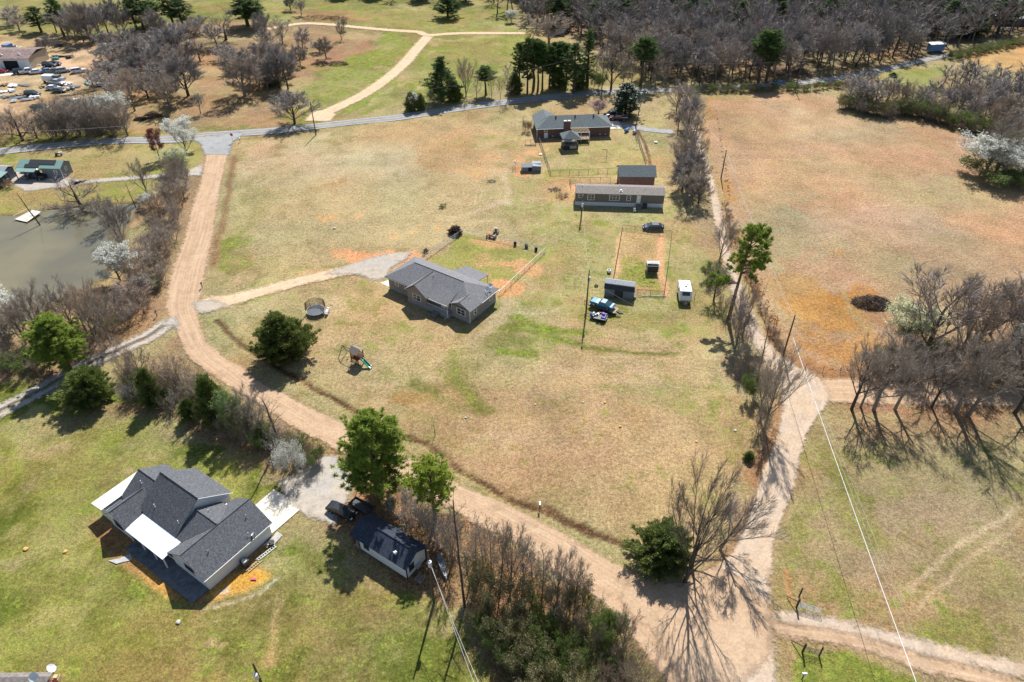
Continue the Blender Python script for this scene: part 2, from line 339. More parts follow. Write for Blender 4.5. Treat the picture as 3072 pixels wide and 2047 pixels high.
# gravel pad and red bank
ell(850,583,110,24,(.64,.33,.17),0,0,.95,-.25); ell(880,585,70,14,(.64,.36,.2),0,0,.7,-.2); ell(760,630,60,9,(.55,.36,.2),.1,0,.7,-.2)
line([(480,690),(600,680),(720,645),(840,600)],1.0,(.3,.32,.06),.5,0,1,.6)
# garden plot
area([(1430,528),(1543,542),(1525,680),(1405,672)], (.44,.30,.15),.1,.03,1.0)
ell(1470,630,50,38,BRT,.85,0,.85); ell(1500,560,30,20,(.3,.26,.12),.3,0,.6); line([(1532,545),(1522,672)],1.6,(.56,.34,.19),0,0,.6); line([(1432,530),(1408,665)],1.0,(.56,.36,.2),0,0,.6); ell(1462,570,25,12,(.50,.35,.2),0,0,.8)
ell(1345,428,42,9,(.6,.36,.2),.1,0,.9); ell(1425,462,10,0.5,None)
# lower part of the middle field
area([(500,740),(820,640),(1100,700),(1350,790),(1650,800),(1760,980),(1700,1180),(1480,1290),(1000,1040),(700,880)], (.43,.32,.175),.22,.08,6)
ell(640,690,60,20,None,.5,0,.6); ell(560,720,50,22,None,.4,0,.6); ell(870,770,50,20,None,.35,0,.6); ell(760,720,60,30,(.44,.35,.2),.05,0,.6)
ell(1200,775,130,35,(.27,.27,.09),.7,.05,.8); ell(1050,850,70,50,(.30,.28,.11),.5,.03,.7,.5); ell(1330,770,90,40,(.32,.31,.14),.5,0,.7); ell(1160,740,60,8,(.25,.30,.04),.8,0,.7)
ell(930,925,60,26,(.34,.22,.09),.05,.1,.85); ell(1220,910,90,40,(.31,.25,.16),.3,.05,.6); ell(1500,920,90,30,(.30,.26,.14),.4,.05,.6); ell(1400,850,150,20,(.44,.34,.21),.05,.0,.6)
ell(1200,1060,220,50,(.41,.285,.165),.05,.05,.7); ell(1300,960,200,50,(.36,.27,.16),.15,.06,.6,.3); ell(1560,1010,90,60,(.43,.30,.17),.1,0,.6); ell(860,860,120,40,(.42,.34,.2),.15,0,.5); ell(1620,960,60,60,(.32,.30,.13),.5,0,.6); ell(1600,1100,60,50,None,.4,0,.6)
ell(1480,1180,110,60,(.42,.31,.16),.08,.05,.7,.3); ell(1080,960,100,40,(.43,.33,.2),.1,0,.6)
line([(1340,800),(1420,815),(1560,818)],.9,(.10,.14,.02),.9,0,.8,.9); line([(1170,715),(1230,740),(1290,760),(1340,765)],1.6,(.12,.16,.02),.95,0,1.2,.85); line([(1190,745),(1240,758),(1270,752)],1.5,(.14,.20,.02),.95,0,1.2,.85); line([(1030,830),(1045,870),(1100,930)],2.5,(.14,.18,.03),.9,0,2,.8); line([(1150,800),(1230,812)],1.3,(.16,.21,.03),.9,0,1,.8); line([(1280,778),(1330,790)],1.5,(.12,.16,.02),.95,0,1.2,.85); line([(1120,720),(1200,712),(1280,708)],1.0,(.48,.39,.24),0,0,.8,.8); line([(1080,790),(1125,745),(1160,700),(1160,690)],2.2,(.47,.36,.22),0,0,1.5,.6)
line([(1350,900),(1450,905),(1600,935)],.8,(.3,.27,.13),.4,0,1,.6); line([(950,880),(1040,940)],3,(.26,.26,.08),.7,0,3,.5)
line([(1330,830),(1500,870),(1620,930)],1,(.45,.35,.21),0,0,1.2,.5); line([(1200,870),(1330,880),(1500,885)],1,(.46,.36,.21),0,0,1.2,.5)
# verges, ditches, and a painted shadow strip by the border fence
line([(530,360),(520,430),(508,500),(498,560),(485,610)],1.7,LITT,.05,.8,1.2,.9); line([(462,350),(430,470),(400,560),(375,640),(350,720)],3.5,(.34,.24,.14),.1,.5,2,.8)
line([(480,725),(520,775),(580,820),(660,870),(740,915),(850,970),(1000,1060),(1100,1110),(1200,1160),(1300,1212),(1400,1262)],2.6,(.40,.34,.17),.35,.05,1.5,.7)
line([(488,728),(512,762),(548,795),(580,822),(640,860),(700,893),(760,925),(830,962),(948,1018),(1000,1045),(1062,1080),(1130,1113),(1190,1140),(1250,1170),(1310,1203),(1360,1228),(1410,1252),(1470,1285)],1.1,(.10,.055,.03),.0,.6,.3,1.0,-.12)
line([(1461,300),(1470,335),(1484,376)],.9,(.10,.05,.04),0,.5,.4,.9); line([(0,945),(80,905),(250,815),(380,748)],3.2,(.36,.31,.18),.35,.05,.8,.8)  # first line: hedge and tree shadow painted dark along the border fence, with litter
line([(540,322),(620,313),(700,303)],1.2,(.28,.19,.1),.1,.6,.8); line([(240,328),(440,318)],1.5,OLIVE,.5,.1,1)
line([(1680,490),(1700,560),(1730,640),(1752,700),(1775,770),(1810,820),(1900,850)],3.6,(.40,.22,.10),0,.55,2.5,.95)
line([(1668,500),(1690,580),(1720,660),(1745,730),(1770,790)],.7,(.2,.11,.05),0,.9,.5,.9)
line([(1640,230),(1648,300),(1665,400),(1690,500)],4,(.46,.24,.09),0,.2,3,.8)
# field on the right
area([(1640,235),(1760,215),(1920,222),(1950,270),(2060,262),(2240,300),(2700,420),(2700,1000),(2353,800),(2100,830),(1960,860),(1880,850),(1800,820),(1740,700),(1680,500),(1650,380)], (.43,.295,.18),.05,.06,3)
ell(1900,290,160,40,(.38,.32,.19),.1,.02,.6); ell(2050,360,200,50,(.43,.28,.17),.0,.03,.7); ell(1850,440,150,60,(.45,.29,.16),.0,.0,.6); ell(2200,430,150,40,(.36,.31,.16),.15,.03,.5); ell(1830,540,120,60,(.33,.29,.17),.15,.05,.8); ell(2060,520,180,60,(.41,.30,.2),.03,.05,.7); ell(2250,500,120,40,(.47,.28,.16),0,.05,.6); ell(1770,600,40,60,(.36,.33,.18),.15,0,.6)
ell(2200,620,200,50,(.42,.29,.175),0,0,.6); ell(2000,600,120,40,(.36,.29,.17),.1,.0,.6); ell(1760,320,60,60,(.43,.29,.16),0,0,.6)
ell(1900,715,110,60,(.45,.24,.085),0,.45,.9); ell(1860,790,70,50,(.40,.24,.10),0,.5,.9); ell(1960,690,90,30,(.42,.21,.075),0,.4,.8); ell(1960,780,60,40,(.47,.29,.12),0,.3,.7); ell(2040,740,50,30,(.33,.2,.12),0,.5,.7); ell(1820,660,90,30,(.44,.28,.12),0,.15,.7)
line([(1940,668),(1960,720),(2000,760)],1.4,(.42,.3,.15),0,0,1,.8); line([(1830,840),(1900,862),(1960,850),(2060,800)],3,(.28,.16,.08),0,.8,2.5,.8)
area([(2180,120),(2353,95),(2600,60),(2700,300),(2353,165),(2250,140)], (.50,.32,.14),0,0,4)
area([(1925,190),(2130,150),(2240,165),(2353,170),(2700,250),(2700,560),(2353,430),(2240,305),(2060,262),(1950,265)], (.27,.22,.12),.2,.5,4)
area([(2035,170),(2150,150),(2150,215),(2080,225)], (.28,.30,.11),.6,0,4,.8)
line([(1590,212),(1700,205),(1850,195),(1920,190)],5,OLIVE,.4,.2,3,.8)
# right side trees, lower right pasture
area([(1900,860),(2050,790),(2353,740),(2700,700),(2700,1080),(2353,1010),(2100,960),(1930,935)], (.32,.205,.125),.0,.75,3)
area([(1900,960),(2353,990),(2700,1050),(2700,1400),(2353,1480),(1790,1415),(1780,1350),(1830,1130)], (.34,.275,.155),.25,.12,4)
ell(2150,980,220,45,(.27,.19,.11),.1,.6,.7); ell(2150,1180,150,60,(.34,.265,.165),.12,.15,.7); ell(1950,1150,50,120,(.26,.28,.10),.5,.2,.8,.15); ell(1900,1060,40,90,(.25,.28,.08),.55,.1,.7,.25); ell(1900,1330,60,60,(.25,.27,.09),.6,.1,.7); ell(2230,1440,90,35,(.25,.27,.06),.7,.1,.8); ell(2300,1330,90,60,(.31,.27,.12),.3,.2,.6); ell(2050,1290,120,50,(.35,.28,.17),.2,.2,.6); ell(2110,1430,80,25,(.26,.29,.07),.6,0,.6); ell(2240,950,60,40,(.40,.22,.12),0,.7,.6)
line([(2353,1200),(2200,1320),(2100,1400)],.8,(.46,.37,.22),.0,0,.6,.75); line([(2353,1160),(2180,1285),(2060,1370)],.6,(.52,.43,.27),0,0,.6,.85)
line([(1850,1150),(1815,1270),(1795,1400)],2.5,(.27,.25,.10),.4,.3,1.5,.7); line([(1806,1290),(1808,1370)],.6,(.5,.25,.12),0,0,.5,.8)
area([(1800,1480),(1900,1490),(2060,1530),(2200,1590),(2200,1700),(1820,1700)], (.22,.24,.06),.65,.35,1.5)
line([(1780,1100),(1740,1200),(1700,1270),(1640,1330)],4,(.36,.20,.11),.05,.8,2.5,.85); line([(1800,930),(1770,1020),(1735,1100)],3,(.36,.2,.11),.1,.8,2,.85); ell(1700,1200,40,60,(.30,.2,.12),0,.7,.6)
ell(1740,860,60,60,(.33,.22,.14),.15,.6,.7); ell(1690,740,30,60,(.36,.24,.15),.1,.6,.8); ell(1640,640,40,60,(.32,.27,.13),.3,.3,.7); line([(1590,230),(1560,300),(1570,400),(1610,480),(1640,560)],8,(.30,.23,.14),.25,.45,5,.8)
# left strip, pond banks
area([(-300,340),(440,318),(462,350),(430,400),(300,480),(-100,480),(-300,500)], (.34,.29,.12),.35,.03,3)
ell(250,380,140,25,(.38,.29,.15),.2,0,.6); ell(100,350,120,10,(.40,.27,.16),.1,.0,.7); ell(260,440,120,25,(.27,.28,.08),.5,0,.7); ell(40,460,70,20,(.27,.28,.08),.5,0,.7)
area([(330,460),(440,400),(450,440),(400,580),(350,760),(290,790),(150,830),(0,800),(-100,770),(60,740),(240,650),(290,560)], (.32,.23,.14),.05,.6,4)
ell(310,500,30,35,(.42,.28,.17),.0,.2,.7); ell(200,720,90,25,(.45,.33,.19),.1,.2,.6)
area([(-200,830),(120,880),(0,960),(-200,1000)], (.28,.27,.10),.5,.1,3); area([(-100,760),(200,740),(330,760),(150,860),(-100,870)], (.27,.19,.12),.1,.7,4)
area([(290,820),(400,770),(440,850),(560,930),(720,1010),(760,1060),(680,1110),(560,1050),(420,960),(290,930)], (.37,.25,.15),.15,.6,4)
# lawn lower left
area([(-200,960),(120,900),(300,960),(480,1010),(620,1090),(760,1240),(1000,1380),(1160,1700),(-200,1700)], LAWN,.45,.06,6)
ell(60,1000,120,50,(.36,.31,.16),.2,.1,.7); ell(300,1000,150,40,(.31,.28,.11),.35,.1,.7); ell(150,1080,130,60,(.30,.30,.11),.45,0,.6); ell(120,1200,80,80,(.38,.34,.15),.25,.05,.6); ell(420,1000,120,20,(.40,.31,.19),.1,.2,.6); ell(470,1080,90,25,(.20,.26,.04),.8,0,.7)
ell(300,1290,120,80,(.19,.25,.04),.8,.02,.7,.6); ell(150,1420,160,60,(.24,.27,.07),.6,.05,.6,.5); ell(420,1500,150,40,(.20,.25,.05),.7,0,.6); ell(640,1540,140,40,(.33,.31,.13),.3,.1,.6); ell(60,1330,120,60,(.30,.29,.10),.4,.05,.6,.4); ell(560,1450,100,60,(.34,.34,.12),.3,.0,.6); ell(700,1430,130,70,(.28,.27,.08),.5,.1,.7); ell(900,1500,140,70,(.26,.28,.08),.5,.05,.6); ell(850,1330,70,60,(.37,.27,.15),.1,.3,.6)
ell(540,1010,150,22,(.34,.22,.12),.1,.7,.85,-.25); ell(690,1100,60,22,(.33,.22,.12),.1,.7,.8); ell(330,960,90,16,(.33,.22,.12),.1,.7,.8); ell(200,985,110,22,(.34,.27,.13),.15,.4,.7); ell(60,1520,150,40,(.29,.27,.09),.4,.1,.6); line([(640,1390),(630,1480),(620,1540)],1.0,(.50,.36,.19),.1,.05,1.2,.6); line([(300,1130),(200,1150),(60,1180)],3,(.22,.24,.06),.6,0,3,.4); line([(330,1170),(250,1290),(180,1420)],2,(.38,.35,.15),.1,0,2,.5); line([(640,1200),(560,1330)],.1,None)
area([(200,1190),(240,1260),(330,1340),(470,1400),(620,1330),(600,1290),(640,1250),(480,1150)], (.40,.235,.11),.03,.3,1.2,1.0)
area([(500,1345),(540,1322),(600,1308),(628,1330),(570,1362),(500,1380),(480,1372)], (.70,.38,.10),0,0,.8,.95); ell(530,1362,14,8,(.72,.68,.6),0,0,.9); area([(285,1265),(300,1268),(375,1340),(410,1378),(395,1378),(350,1345)], (.66,.38,.13),0,0,.6,.9); area([(196,1212),(215,1195),(250,1225),(262,1262),(240,1256)], (.30,.15,.07),0,.6,.8,.9); line([(470,1400),(540,1382),(600,1362),(640,1325)],.35,(.62,.55,.42),0,0,.3,.9,0,False)
area([(640,1200),(760,1180),(800,1240),(760,1330),(700,1290),(620,1330)], (.37,.29,.16),.2,.1,3,.8)
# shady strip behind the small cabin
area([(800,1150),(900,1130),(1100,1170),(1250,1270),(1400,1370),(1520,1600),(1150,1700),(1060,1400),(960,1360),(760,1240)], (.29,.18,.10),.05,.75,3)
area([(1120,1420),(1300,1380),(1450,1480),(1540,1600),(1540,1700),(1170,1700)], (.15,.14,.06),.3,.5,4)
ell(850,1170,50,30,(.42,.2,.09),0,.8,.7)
# dry cracks of noise at larger scale so the fields are not flat
# old growth: worn brown and dark olive blotches of a few metres
zone = np.clip((gr-.2)/.3,0,1); z3 = np.clip((gr-.08)/.2,0,1); zl = np.clip((gr-.3)/.1,0,1)*np.clip((X<5)*(Y<110)*1.0+(X>30)*(Y<95)*.5,0,1)
for sc_,sd_,cc,thr,am,zz in ((9,31,(.19,.20,.045),.56,.7,zone),(5,32,(.20,.165,.06),.62,.65,zone),(12,33,(.38,.25,.125),.57,.6,1-zone*.4),(6,34,(.29,.225,.11),.61,.6,1),(16,35,(.46,.39,.20),.60,.45,1),(3.2,36,(.22,.22,.08),.64,.55,z3),(2.2,37,(.15,.19,.03),.68,.6,z3),(7,38,(.34,.27,.14),.6,.5,1-z3),(7,41,(.12,.145,.03),.53,.85,zl),(4,42,(.36,.32,.13),.58,.7,zl),(10,43,(.24,.185,.075),.60,.6,zl),(2.5,44,(.14,.15,.035),.62,.6,zl)):
    w_=np.clip((vnoise(X,Y,sc_,sd_)*.75+vnoise(X,Y,sc_/3,sd_+50)*.25+NB*.03-thr)*7,0,1)*am*zz*(1-.8*fw)*np.where((X>28+ (Y-95)*.12)&(Y>95)&(gr<.12),.55,1); col=col*(1-w_[:,None])+col.mean(0)*0+np.array(cc)*w_[:,None]
n1 = vnoise(X,Y,22,11); n2 = vnoise(X,Y,7,12); n3 = vnoise(X,Y,2.5,13)
f = 1+(n1-.5)*.18+(n2-.5)*.18+(n3-.5)*.16
col *= f[:,None]; col[:,0] *= 1+(vnoise(X,Y,14,15)-.5)*.16; gr = np.clip(gr*(1+(n2-.5)*1.1+NB*.18),0,1); col *= (1+NB*.045)[:,None]; li = np.clip(li*(1+NB*.15),0,1)
lum = col.mean(1,keepdims=True); col = np.clip(lum+(col-lum)*1.14,.01,.9)*np.array((.93,.90,.955))
Z += (n3-.5)*.06+(n2-.5)*.08
PONDD = [(-120,494),(51,494),(103,482),(171,475),(212,470),(308,466),(325,469),(308,486),(290,518),(284,553),(256,600),(242,635),(205,655),(137,688),(68,738),(34,765),(-120,800)]
PW = [W(p) for p in PONDD]; s = box_sel(PW, 6); d = sdpoly(X[s]+(n3[s]-.5)*1.5, Y[s], PW)
Z[s] = np.where(d<0, np.maximum(-1.2, d*.35), Z[s]); k=np.clip((1.2-abs(d-.2))/1.2,0,1)*.7; col[s] = col[s]*(1-k[:,None])+np.array((.14,.10,.06))*k[:,None]
nx = len(xs); ny = len(ys)
idx = np.arange(N_).reshape(ny,nx)
quads = np.stack([idx[:-1,:-1],idx[:-1,1:],idx[1:,1:],idx[1:,:-1]],-1).reshape(-1,4)
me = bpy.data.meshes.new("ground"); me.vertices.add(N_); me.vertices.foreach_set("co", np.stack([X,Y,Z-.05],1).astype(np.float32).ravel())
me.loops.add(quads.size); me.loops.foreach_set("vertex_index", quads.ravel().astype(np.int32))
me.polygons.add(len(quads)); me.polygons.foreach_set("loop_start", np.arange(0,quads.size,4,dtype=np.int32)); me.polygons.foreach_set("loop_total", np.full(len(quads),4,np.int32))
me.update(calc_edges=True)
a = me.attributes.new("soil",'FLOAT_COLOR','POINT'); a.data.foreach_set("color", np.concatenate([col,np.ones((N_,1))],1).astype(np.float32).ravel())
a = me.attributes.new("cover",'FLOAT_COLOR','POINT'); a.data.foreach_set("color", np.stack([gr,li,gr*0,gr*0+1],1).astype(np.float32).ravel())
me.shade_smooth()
gm = bpy.data.materials.new("grass_ground"); gm.use_nodes=True; n=gm.node_tree; b=n.nodes["Principled BSDF"]; L=n.links.new
b.inputs["Roughness"].default_value=.95; b.inputs["Specular IOR Level"].default_value=.1
def nd(t,**k):
    x=n.nodes.new(t)
    for a_,v in k.items(): setattr(x,a_,v)
    return x
tc=nd("ShaderNodeTexCoord"); A1=nd("ShaderNodeAttribute",attribute_name="soil"); A2=nd("ShaderNodeAttribute",attribute_name="cover"); sp=nd("ShaderNodeSeparateColor"); L(A2.outputs[0],sp.inputs[0])
def noise(sc,det=5,rg=.6,dist=0):
    x=nd("ShaderNodeTexNoise"); x.inputs["Scale"].default_value=sc; x.inputs["Detail"].default_value=det; x.inputs["Roughness"].default_value=rg; x.inputs["Distortion"].default_value=dist; L(tc.outputs["Object"],x.inputs["Vector"]); return x.outputs[0]
def mr(src,a,b_,c,d): x=nd("ShaderNodeMapRange"); x.inputs[1].default_value=a; x.inputs[2].default_value=b_; x.inputs[3].default_value=c; x.inputs[4].default_value=d; L(src,x.inputs[0]); return x.outputs[0]
def math_(op,p,q,clamp=False):
    x=nd("ShaderNodeMath",operation=op,use_clamp=clamp)
    for i,s_ in enumerate((p,q)):
        if isinstance(s_,(int,float)): x.inputs[i].default_value=s_
        else: L(s_,x.inputs[i])
    return x.outputs[0]
def mix(f_,c1,c2,bt='MIX'):
    x=nd("ShaderNodeMix",data_type='RGBA',blend_type=bt)
    for i,s_ in ((0,f_),(6,c1),(7,c2)):
        if isinstance(s_,(int,float)): x.inputs[i].default_value=s_
        elif isinstance(s_,tuple): x.inputs[i].default_value=(*s_,1)
        else: L(s_,x.inputs[i])
    return x.outputs[2]
fine=noise(1.6,8,.75); mid=noise(.35,6,.65); big=noise(.09,4,.6)
# grey-brown thatch mottling, then green growth, then fallen leaves
base=mix(math_('MULTIPLY',mr(mid,.42,.6,0,1),.7),A1.outputs[0],mix(1.0,A1.outputs[0],(.80,.84,.84),'MULTIPLY'))
gsum=math_('ADD',math_('MULTIPLY',fine,.55),math_('MULTIPLY',mid,.45))
gth=math_('SUBTRACT',.615,math_('MULTIPLY',sp.outputs[0],.20))
gmask=math_('MULTIPLY',math_('SUBTRACT',gsum,gth),16,True)
gcol=mix(mr(noise(.6,3),.35,.65,0,1),(.105,.15,.02),(.25,.27,.05))
c=mix(math_('MULTIPLY',gmask,.72),base,gcol)
lf=noise(2.6,6,.8); lth=math_('SUBTRACT',.68,math_('MULTIPLY',sp.outputs[1],.27)); lmask=math_('MULTIPLY',math_('SUBTRACT',lf,lth),12,True)
lcol=mix(mr(noise(3.5,2),.4,.6,0,1),(.07,.045,.028),(.40,.22,.11))
c=mix(math_('MULTIPLY',lmask,.8),c,lcol)
vf=noise(4.2,6,.9); c=mix(1.0,c,mr(vf,.39,.61,.56,1.40),'MULTIPLY')
c=mix(1.0,c,mr(fine,.38,.62,.72,1.24),'MULTIPLY'); c=mix(1.0,c,mr(mid,.36,.64,.82,1.14),'MULTIPLY')
sk=noise(.9,6,.75,.6); c=mix(math_('MULTIPLY',math_('SUBTRACT',sk,.57),9,True),c,mix(1.0,c,(.70,.72,.62),'MULTIPLY'))
L(c,b.inputs["Base Color"])
bp=nd("ShaderNodeBump"); bp.inputs["Strength"].default_value=.55; bp.inputs["Distance"].default_value=.38; L(math_('ADD',fine,math_('MULTIPLY',vf,.5)),bp.inputs["Height"]); L(bp.outputs[0],b.inputs["Normal"])
me.materials.append(gm); go=bpy.data.objects.new("ground",me); C.objects.link(go); tag(go,kind='structure')
def sheet_mat(name,c1,c2,c3,streak=1.0,bumpd=.03,sc=1.0,track=None):
    """packed dirt, gravel or asphalt on a ribbon: u across (metres), v along (metres)"""
    global n,L
    m=bpy.data.materials.new(name); m.use_nodes=True; n=m.node_tree; L=n.links.new; b=n.nodes["Principled BSDF"]; b.inputs["Roughness"].default_value=.92; b.inputs["Specular IOR Level"].default_value=.15
    tc=nd("ShaderNodeTexCoord"); mp=nd("ShaderNodeMapping"); mp.inputs["Scale"].default_value=(1.6,.05,1); L(tc.outputs["UV"],mp.inputs[0])
    s1=nd("ShaderNodeTexNoise"); s1.inputs["Scale"].default_value=1.3; s1.inputs["Detail"].default_value=4; L(mp.outputs[0],s1.inputs["Vector"])
    def nz(s_,det=6,r=.7):
        x=nd("ShaderNodeTexNoise"); x.inputs["Scale"].default_value=s_*sc; x.inputs["Detail"].default_value=det; x.inputs["Roughness"].default_value=r; L(tc.outputs["Object"],x.inputs["Vector"]); return x.outputs[0]
    def mrr(src,a,b_,c,d): x=nd("ShaderNodeMapRange"); x.inputs[1].default_value=a; x.inputs[2].default_value=b_; x.inputs[3].default_value=c; x.inputs[4].default_value=d; L(src,x.inputs[0]); return x.outputs[0]
    c=mix(mrr(nz(.12),.4,.62,0,1),c1,c2); c=mix(mrr(s1.outputs[0],.42,.62,0,.5*streak),c,c3)
    c=mix(mrr(nz(.35,4,.6),.56,.64,0,.45),c,mix(1.0,c,(.72,.70,.70),'MULTIPLY')); c=mix(1.0,c,mrr(nz(3,8,.8),.36,.64,.80,1.18),'MULTIPLY'); c=mix(1.0,c,mrr(nz(.6),.3,.7,.88,1.12),'MULTIPLY')
    L(c,b.inputs["Base Color"]); bp=nd("ShaderNodeBump"); bp.inputs["Strength"].default_value=.5; bp.inputs["Distance"].default_value=bumpd; L(nz(2.5,8,.8),bp.inputs["Height"]); L(bp.outputs[0],b.inputs["Normal"])
    ea=nd("ShaderNodeAttribute",attribute_name="edge"); k_,sf=(.25,.1) if name=='asphalt' else (1.7,.45)
    nn_=nd("ShaderNodeMath",operation='MULTIPLY_ADD'); L(nz(.9,7,.75),nn_.inputs[0]); nn_.inputs[1].default_value=k_*2; nn_.inputs[2].default_value=-k_
    ad=nd("ShaderNodeMath",operation='ADD'); L(ea.outputs["Fac"],ad.inputs[0]); L(nn_.outputs[0],ad.inputs[1]); al=mrr(ad.outputs[0],-sf,sf,0,1); L(al,b.inputs["Alpha"])
    M[name]=m
sheet_mat('dirt_road',(.46,.305,.19),(.40,.265,.165),(.55,.42,.29))
sheet_mat('dirt_junction',(.50,.36,.24),(.45,.36,.28),(.57,.45,.33),.8)
sheet_mat('asphalt',(.25,.25,.26),(.29,.29,.295),(.22,.22,.225),.8,.01)
sheet_mat('asphalt_apron',(.33,.33,.325),(.29,.29,.29),(.36,.34,.32),.5,.01)
sheet_mat('gravel_drive',(.40,.375,.34),(.46,.385,.30),(.36,.31,.25),.6,.05,1.5)
sheet_mat('sand_track',(.58,.42,.27),(.63,.47,.32),(.50,.34,.2),.8)
def densify(P, st):
    out=[]; P=[Vector(p) for p in P]
    for i in range(len(P)-1):
        p0=P[max(i-1,0)];p1=P[i];p2=P[i+1];p3=P[min(i+2,len(P)-1)]; k=max(1,int((p2-p1).length/st))
        for j in range(k):
            t=j/k; out.append(.5*((2*p1)+(p2-p0)*t+(2*p0-5*p1+4*p2-p3)*t*t+(3*p1-p0-3*p2+p3)*t**3))
    out.append(P[-1]); return out
def finish_sheet(name, vs, fs, uv, ed, m):
    me=bpy.data.meshes.new(name); me.from_pydata(vs,[],fs); U=me.uv_layers.new(name="UVMap")
    vi=np.empty(len(me.loops),np.int32); me.loops.foreach_get("vertex_index",vi); U.data.foreach_set("uv",np.array(uv,np.float32)[vi].ravel())
    at=me.attributes.new("edge",'FLOAT','POINT'); at.data.foreach_set("value",np.array(ed,np.float32))
    if me.polygons[0].normal.z<0: me.flip_normals()
    me.materials.append(M[m]); o=bpy.data.objects.new(name,me); C.objects.link(o); return tag(o,kind='structure')
EXT=.9
def cross(A,B,z,nc,ends,step):
    vs=[];uv=[];ed=[];fs=[];l=0; T=sum(((A[i]+B[i])/2-(A[i-1]+B[i-1])/2).length for i in range(1,len(A)))
    for i in range(len(A)):
        if i: l+=((A[i]+B[i])/2-(A[i-1]+B[i-1])/2).length
        w=(B[i]-A[i]).length; d=(B[i]-A[i])/max(w,1e-6)
        for q in [-EXT]+[w*k/nc for k in range(nc+1)]+[w+EXT]:
            p=A[i]+d*q; vs.append((p.x,p.y,z)); uv.append((q,l)); e=min(q,w-q)
            if ends: e=min(e,l-.5,T-l-.5)
            ed.append(e)
    m_=nc+3
    for i in range(len(A)-1):
        for q in range(m_-1): o_=i*m_+q; fs.append((o_,o_+1,o_+m_+1,o_+m_))
    return vs,fs,uv,ed
def ribbon(name, left, right, z, m, jit=.25, nc=6, st=1.0):
    """sheet between two surveyed edges"""
    A=densify([g(*p) for p in left],.5); B=densify([g(*p) for p in right],.5)
    Ln=max(sum((A[i+1]-A[i]).length for i in range(len(A)-1)),sum((B[i+1]-B[i]).length for i in range(len(B)-1))); nn=max(2,int(Ln/st))
    def rs(P):
        d=[0]
        for i in range(len(P)-1): d.append(d[-1]+(P[i+1]-P[i]).length)
        out=[]; j=0
        for i in range(nn+1):
            t=d[-1]*i/nn
            while j<len(d)-2 and d[j+1]<t: j+=1
            f_=(t-d[j])/max(1e-9,d[j+1]-d[j]); out.append(P[j].lerp(P[j+1],min(1,f_)))
        return out
    return finish_sheet(name,*cross(rs(A),rs(B),z,nc,False,st),m)
def center_ribbon(name, pts, w, z, m, jit=.2, nc=4, ends=True, off=0):
    P=densify([g(*p) for p in pts],1.0); A=[];B=[]
    for i,p in enumerate(P):
        d=(P[min(i+1,len(P)-1)]-P[max(i-1,0)]); d.z=0; d.normalize(); q=Vector((-d.y,d.x,0)); ww=w(i/len(P)) if callable(w) else w
        A.append(p+q*(off+ww/2)); B.append(p+q*(off-ww/2))
    if m.startswith('line'):
        vs=[];fs=[]
        for a_,b_ in zip(A,B): vs+=[(a_.x,a_.y,z),(b_.x,b_.y,z)]
        fs=[(2*i,2*i+1,2*i+3,2*i+2) for i in range(len(A)-1)]; return finish_sheet(name,vs,fs,[(0,0)]*len(vs),[1]*len(vs),m)
    return finish_sheet(name,*cross(A,B,z,nc,ends,1),m)
SOFT=('dirt_road','dirt_junction','asphalt_apron','gravel_drive','sand_track')
def patch(name, pts, z, m, jit=.3, world_pts=None, th=0):
    P=world_pts or [g(*p) for p in pts]; P=[Vector(p) for p in P]
    if m in SOFT:
        Pn=[(p.x,p.y) for p in P]; x0=min(p[0] for p in Pn)-EXT; x1=max(p[0] for p in Pn)+EXT; y0=min(p[1] for p in Pn)-EXT; y1=max(p[1] for p in Pn)+EXT; st=.6
        gx=np.arange(x0,x1+st,st); gy=np.arange(y0,y1+st,st); XX,YY=np.meshgrid(gx,gy); e=-sdpoly(XX.ravel(),YY.ravel(),Pn); nx_=len(gx); vs=[(float(x),float(y),z) for x,y in zip(XX.ravel(),YY.ravel())]
        fs=[(j*nx_+i,j*nx_+i+1,(j+1)*nx_+i+1,(j+1)*nx_+i) for j in range(len(gy)-1) for i in range(nx_-1) if max(e[j*nx_+i],e[j*nx_+i+1],e[(j+1)*nx_+i],e[(j+1)*nx_+i+1])>-EXT]
        return finish_sheet(name,vs,fs,[(v[0]*.02,v[1]*.3) for v in vs],list(e),m)
    Q=[]; r=random.Random(5)
    for i in range(len(P)):
        a_=P[i];b_=P[(i+1)%len(P)]; k=max(1,int((b_-a_).length/1.0)) if jit else 1
        for j in range(k): p=a_.lerp(b_,j/k); Q.append(Vector((p.x+r.uniform(-jit,jit),p.y+r.uniform(-jit,jit),z)))
    tr=tessellate_polygon([Q]); return finish_sheet(name,[tuple(q) for q in Q],[tuple(t) for t in tr],[(q.x,q.y) for q in Q],[1]*len(Q),m)
ZR=.05
ribbon("highway",[(-120,372),(0,356),(53,350),(150,340),(260,331),(400,329),(470,318),(633,308),(784,290),(850,283),(917,277),(1031,259),(1151,243),(1317,223),(1417,215),(1484,213),(1551,212),(1619,207),(1736,202),(1802,200),(1902,188),(2019,168),(2136,141),(2186,130),(2346,93),(2450,70)],
       [(-120,350),(0,341),(53,335),(150,326),(260,318),(400,311),(470,305),(633,293),(784,278),(850,271),(917,263),(1031,247),(1151,230),(1317,213),(1417,205),(1484,203),(1551,203),(1619,199),(1736,193),(1802,190),(1902,177),(2019,157),(2136,130),(2186,122),(2346,86),(2450,62)],ZR,'asphalt',.1)
mat('line_yellow',(.50,.38,.14),var=.2,scale=2); mat('line_white',(.62,.62,.60),var=.15,scale=2)
def stripe(name, off_pts, w, m): center_ribbon(name, off_pts, w, ZR+.008, m, 0, 1)
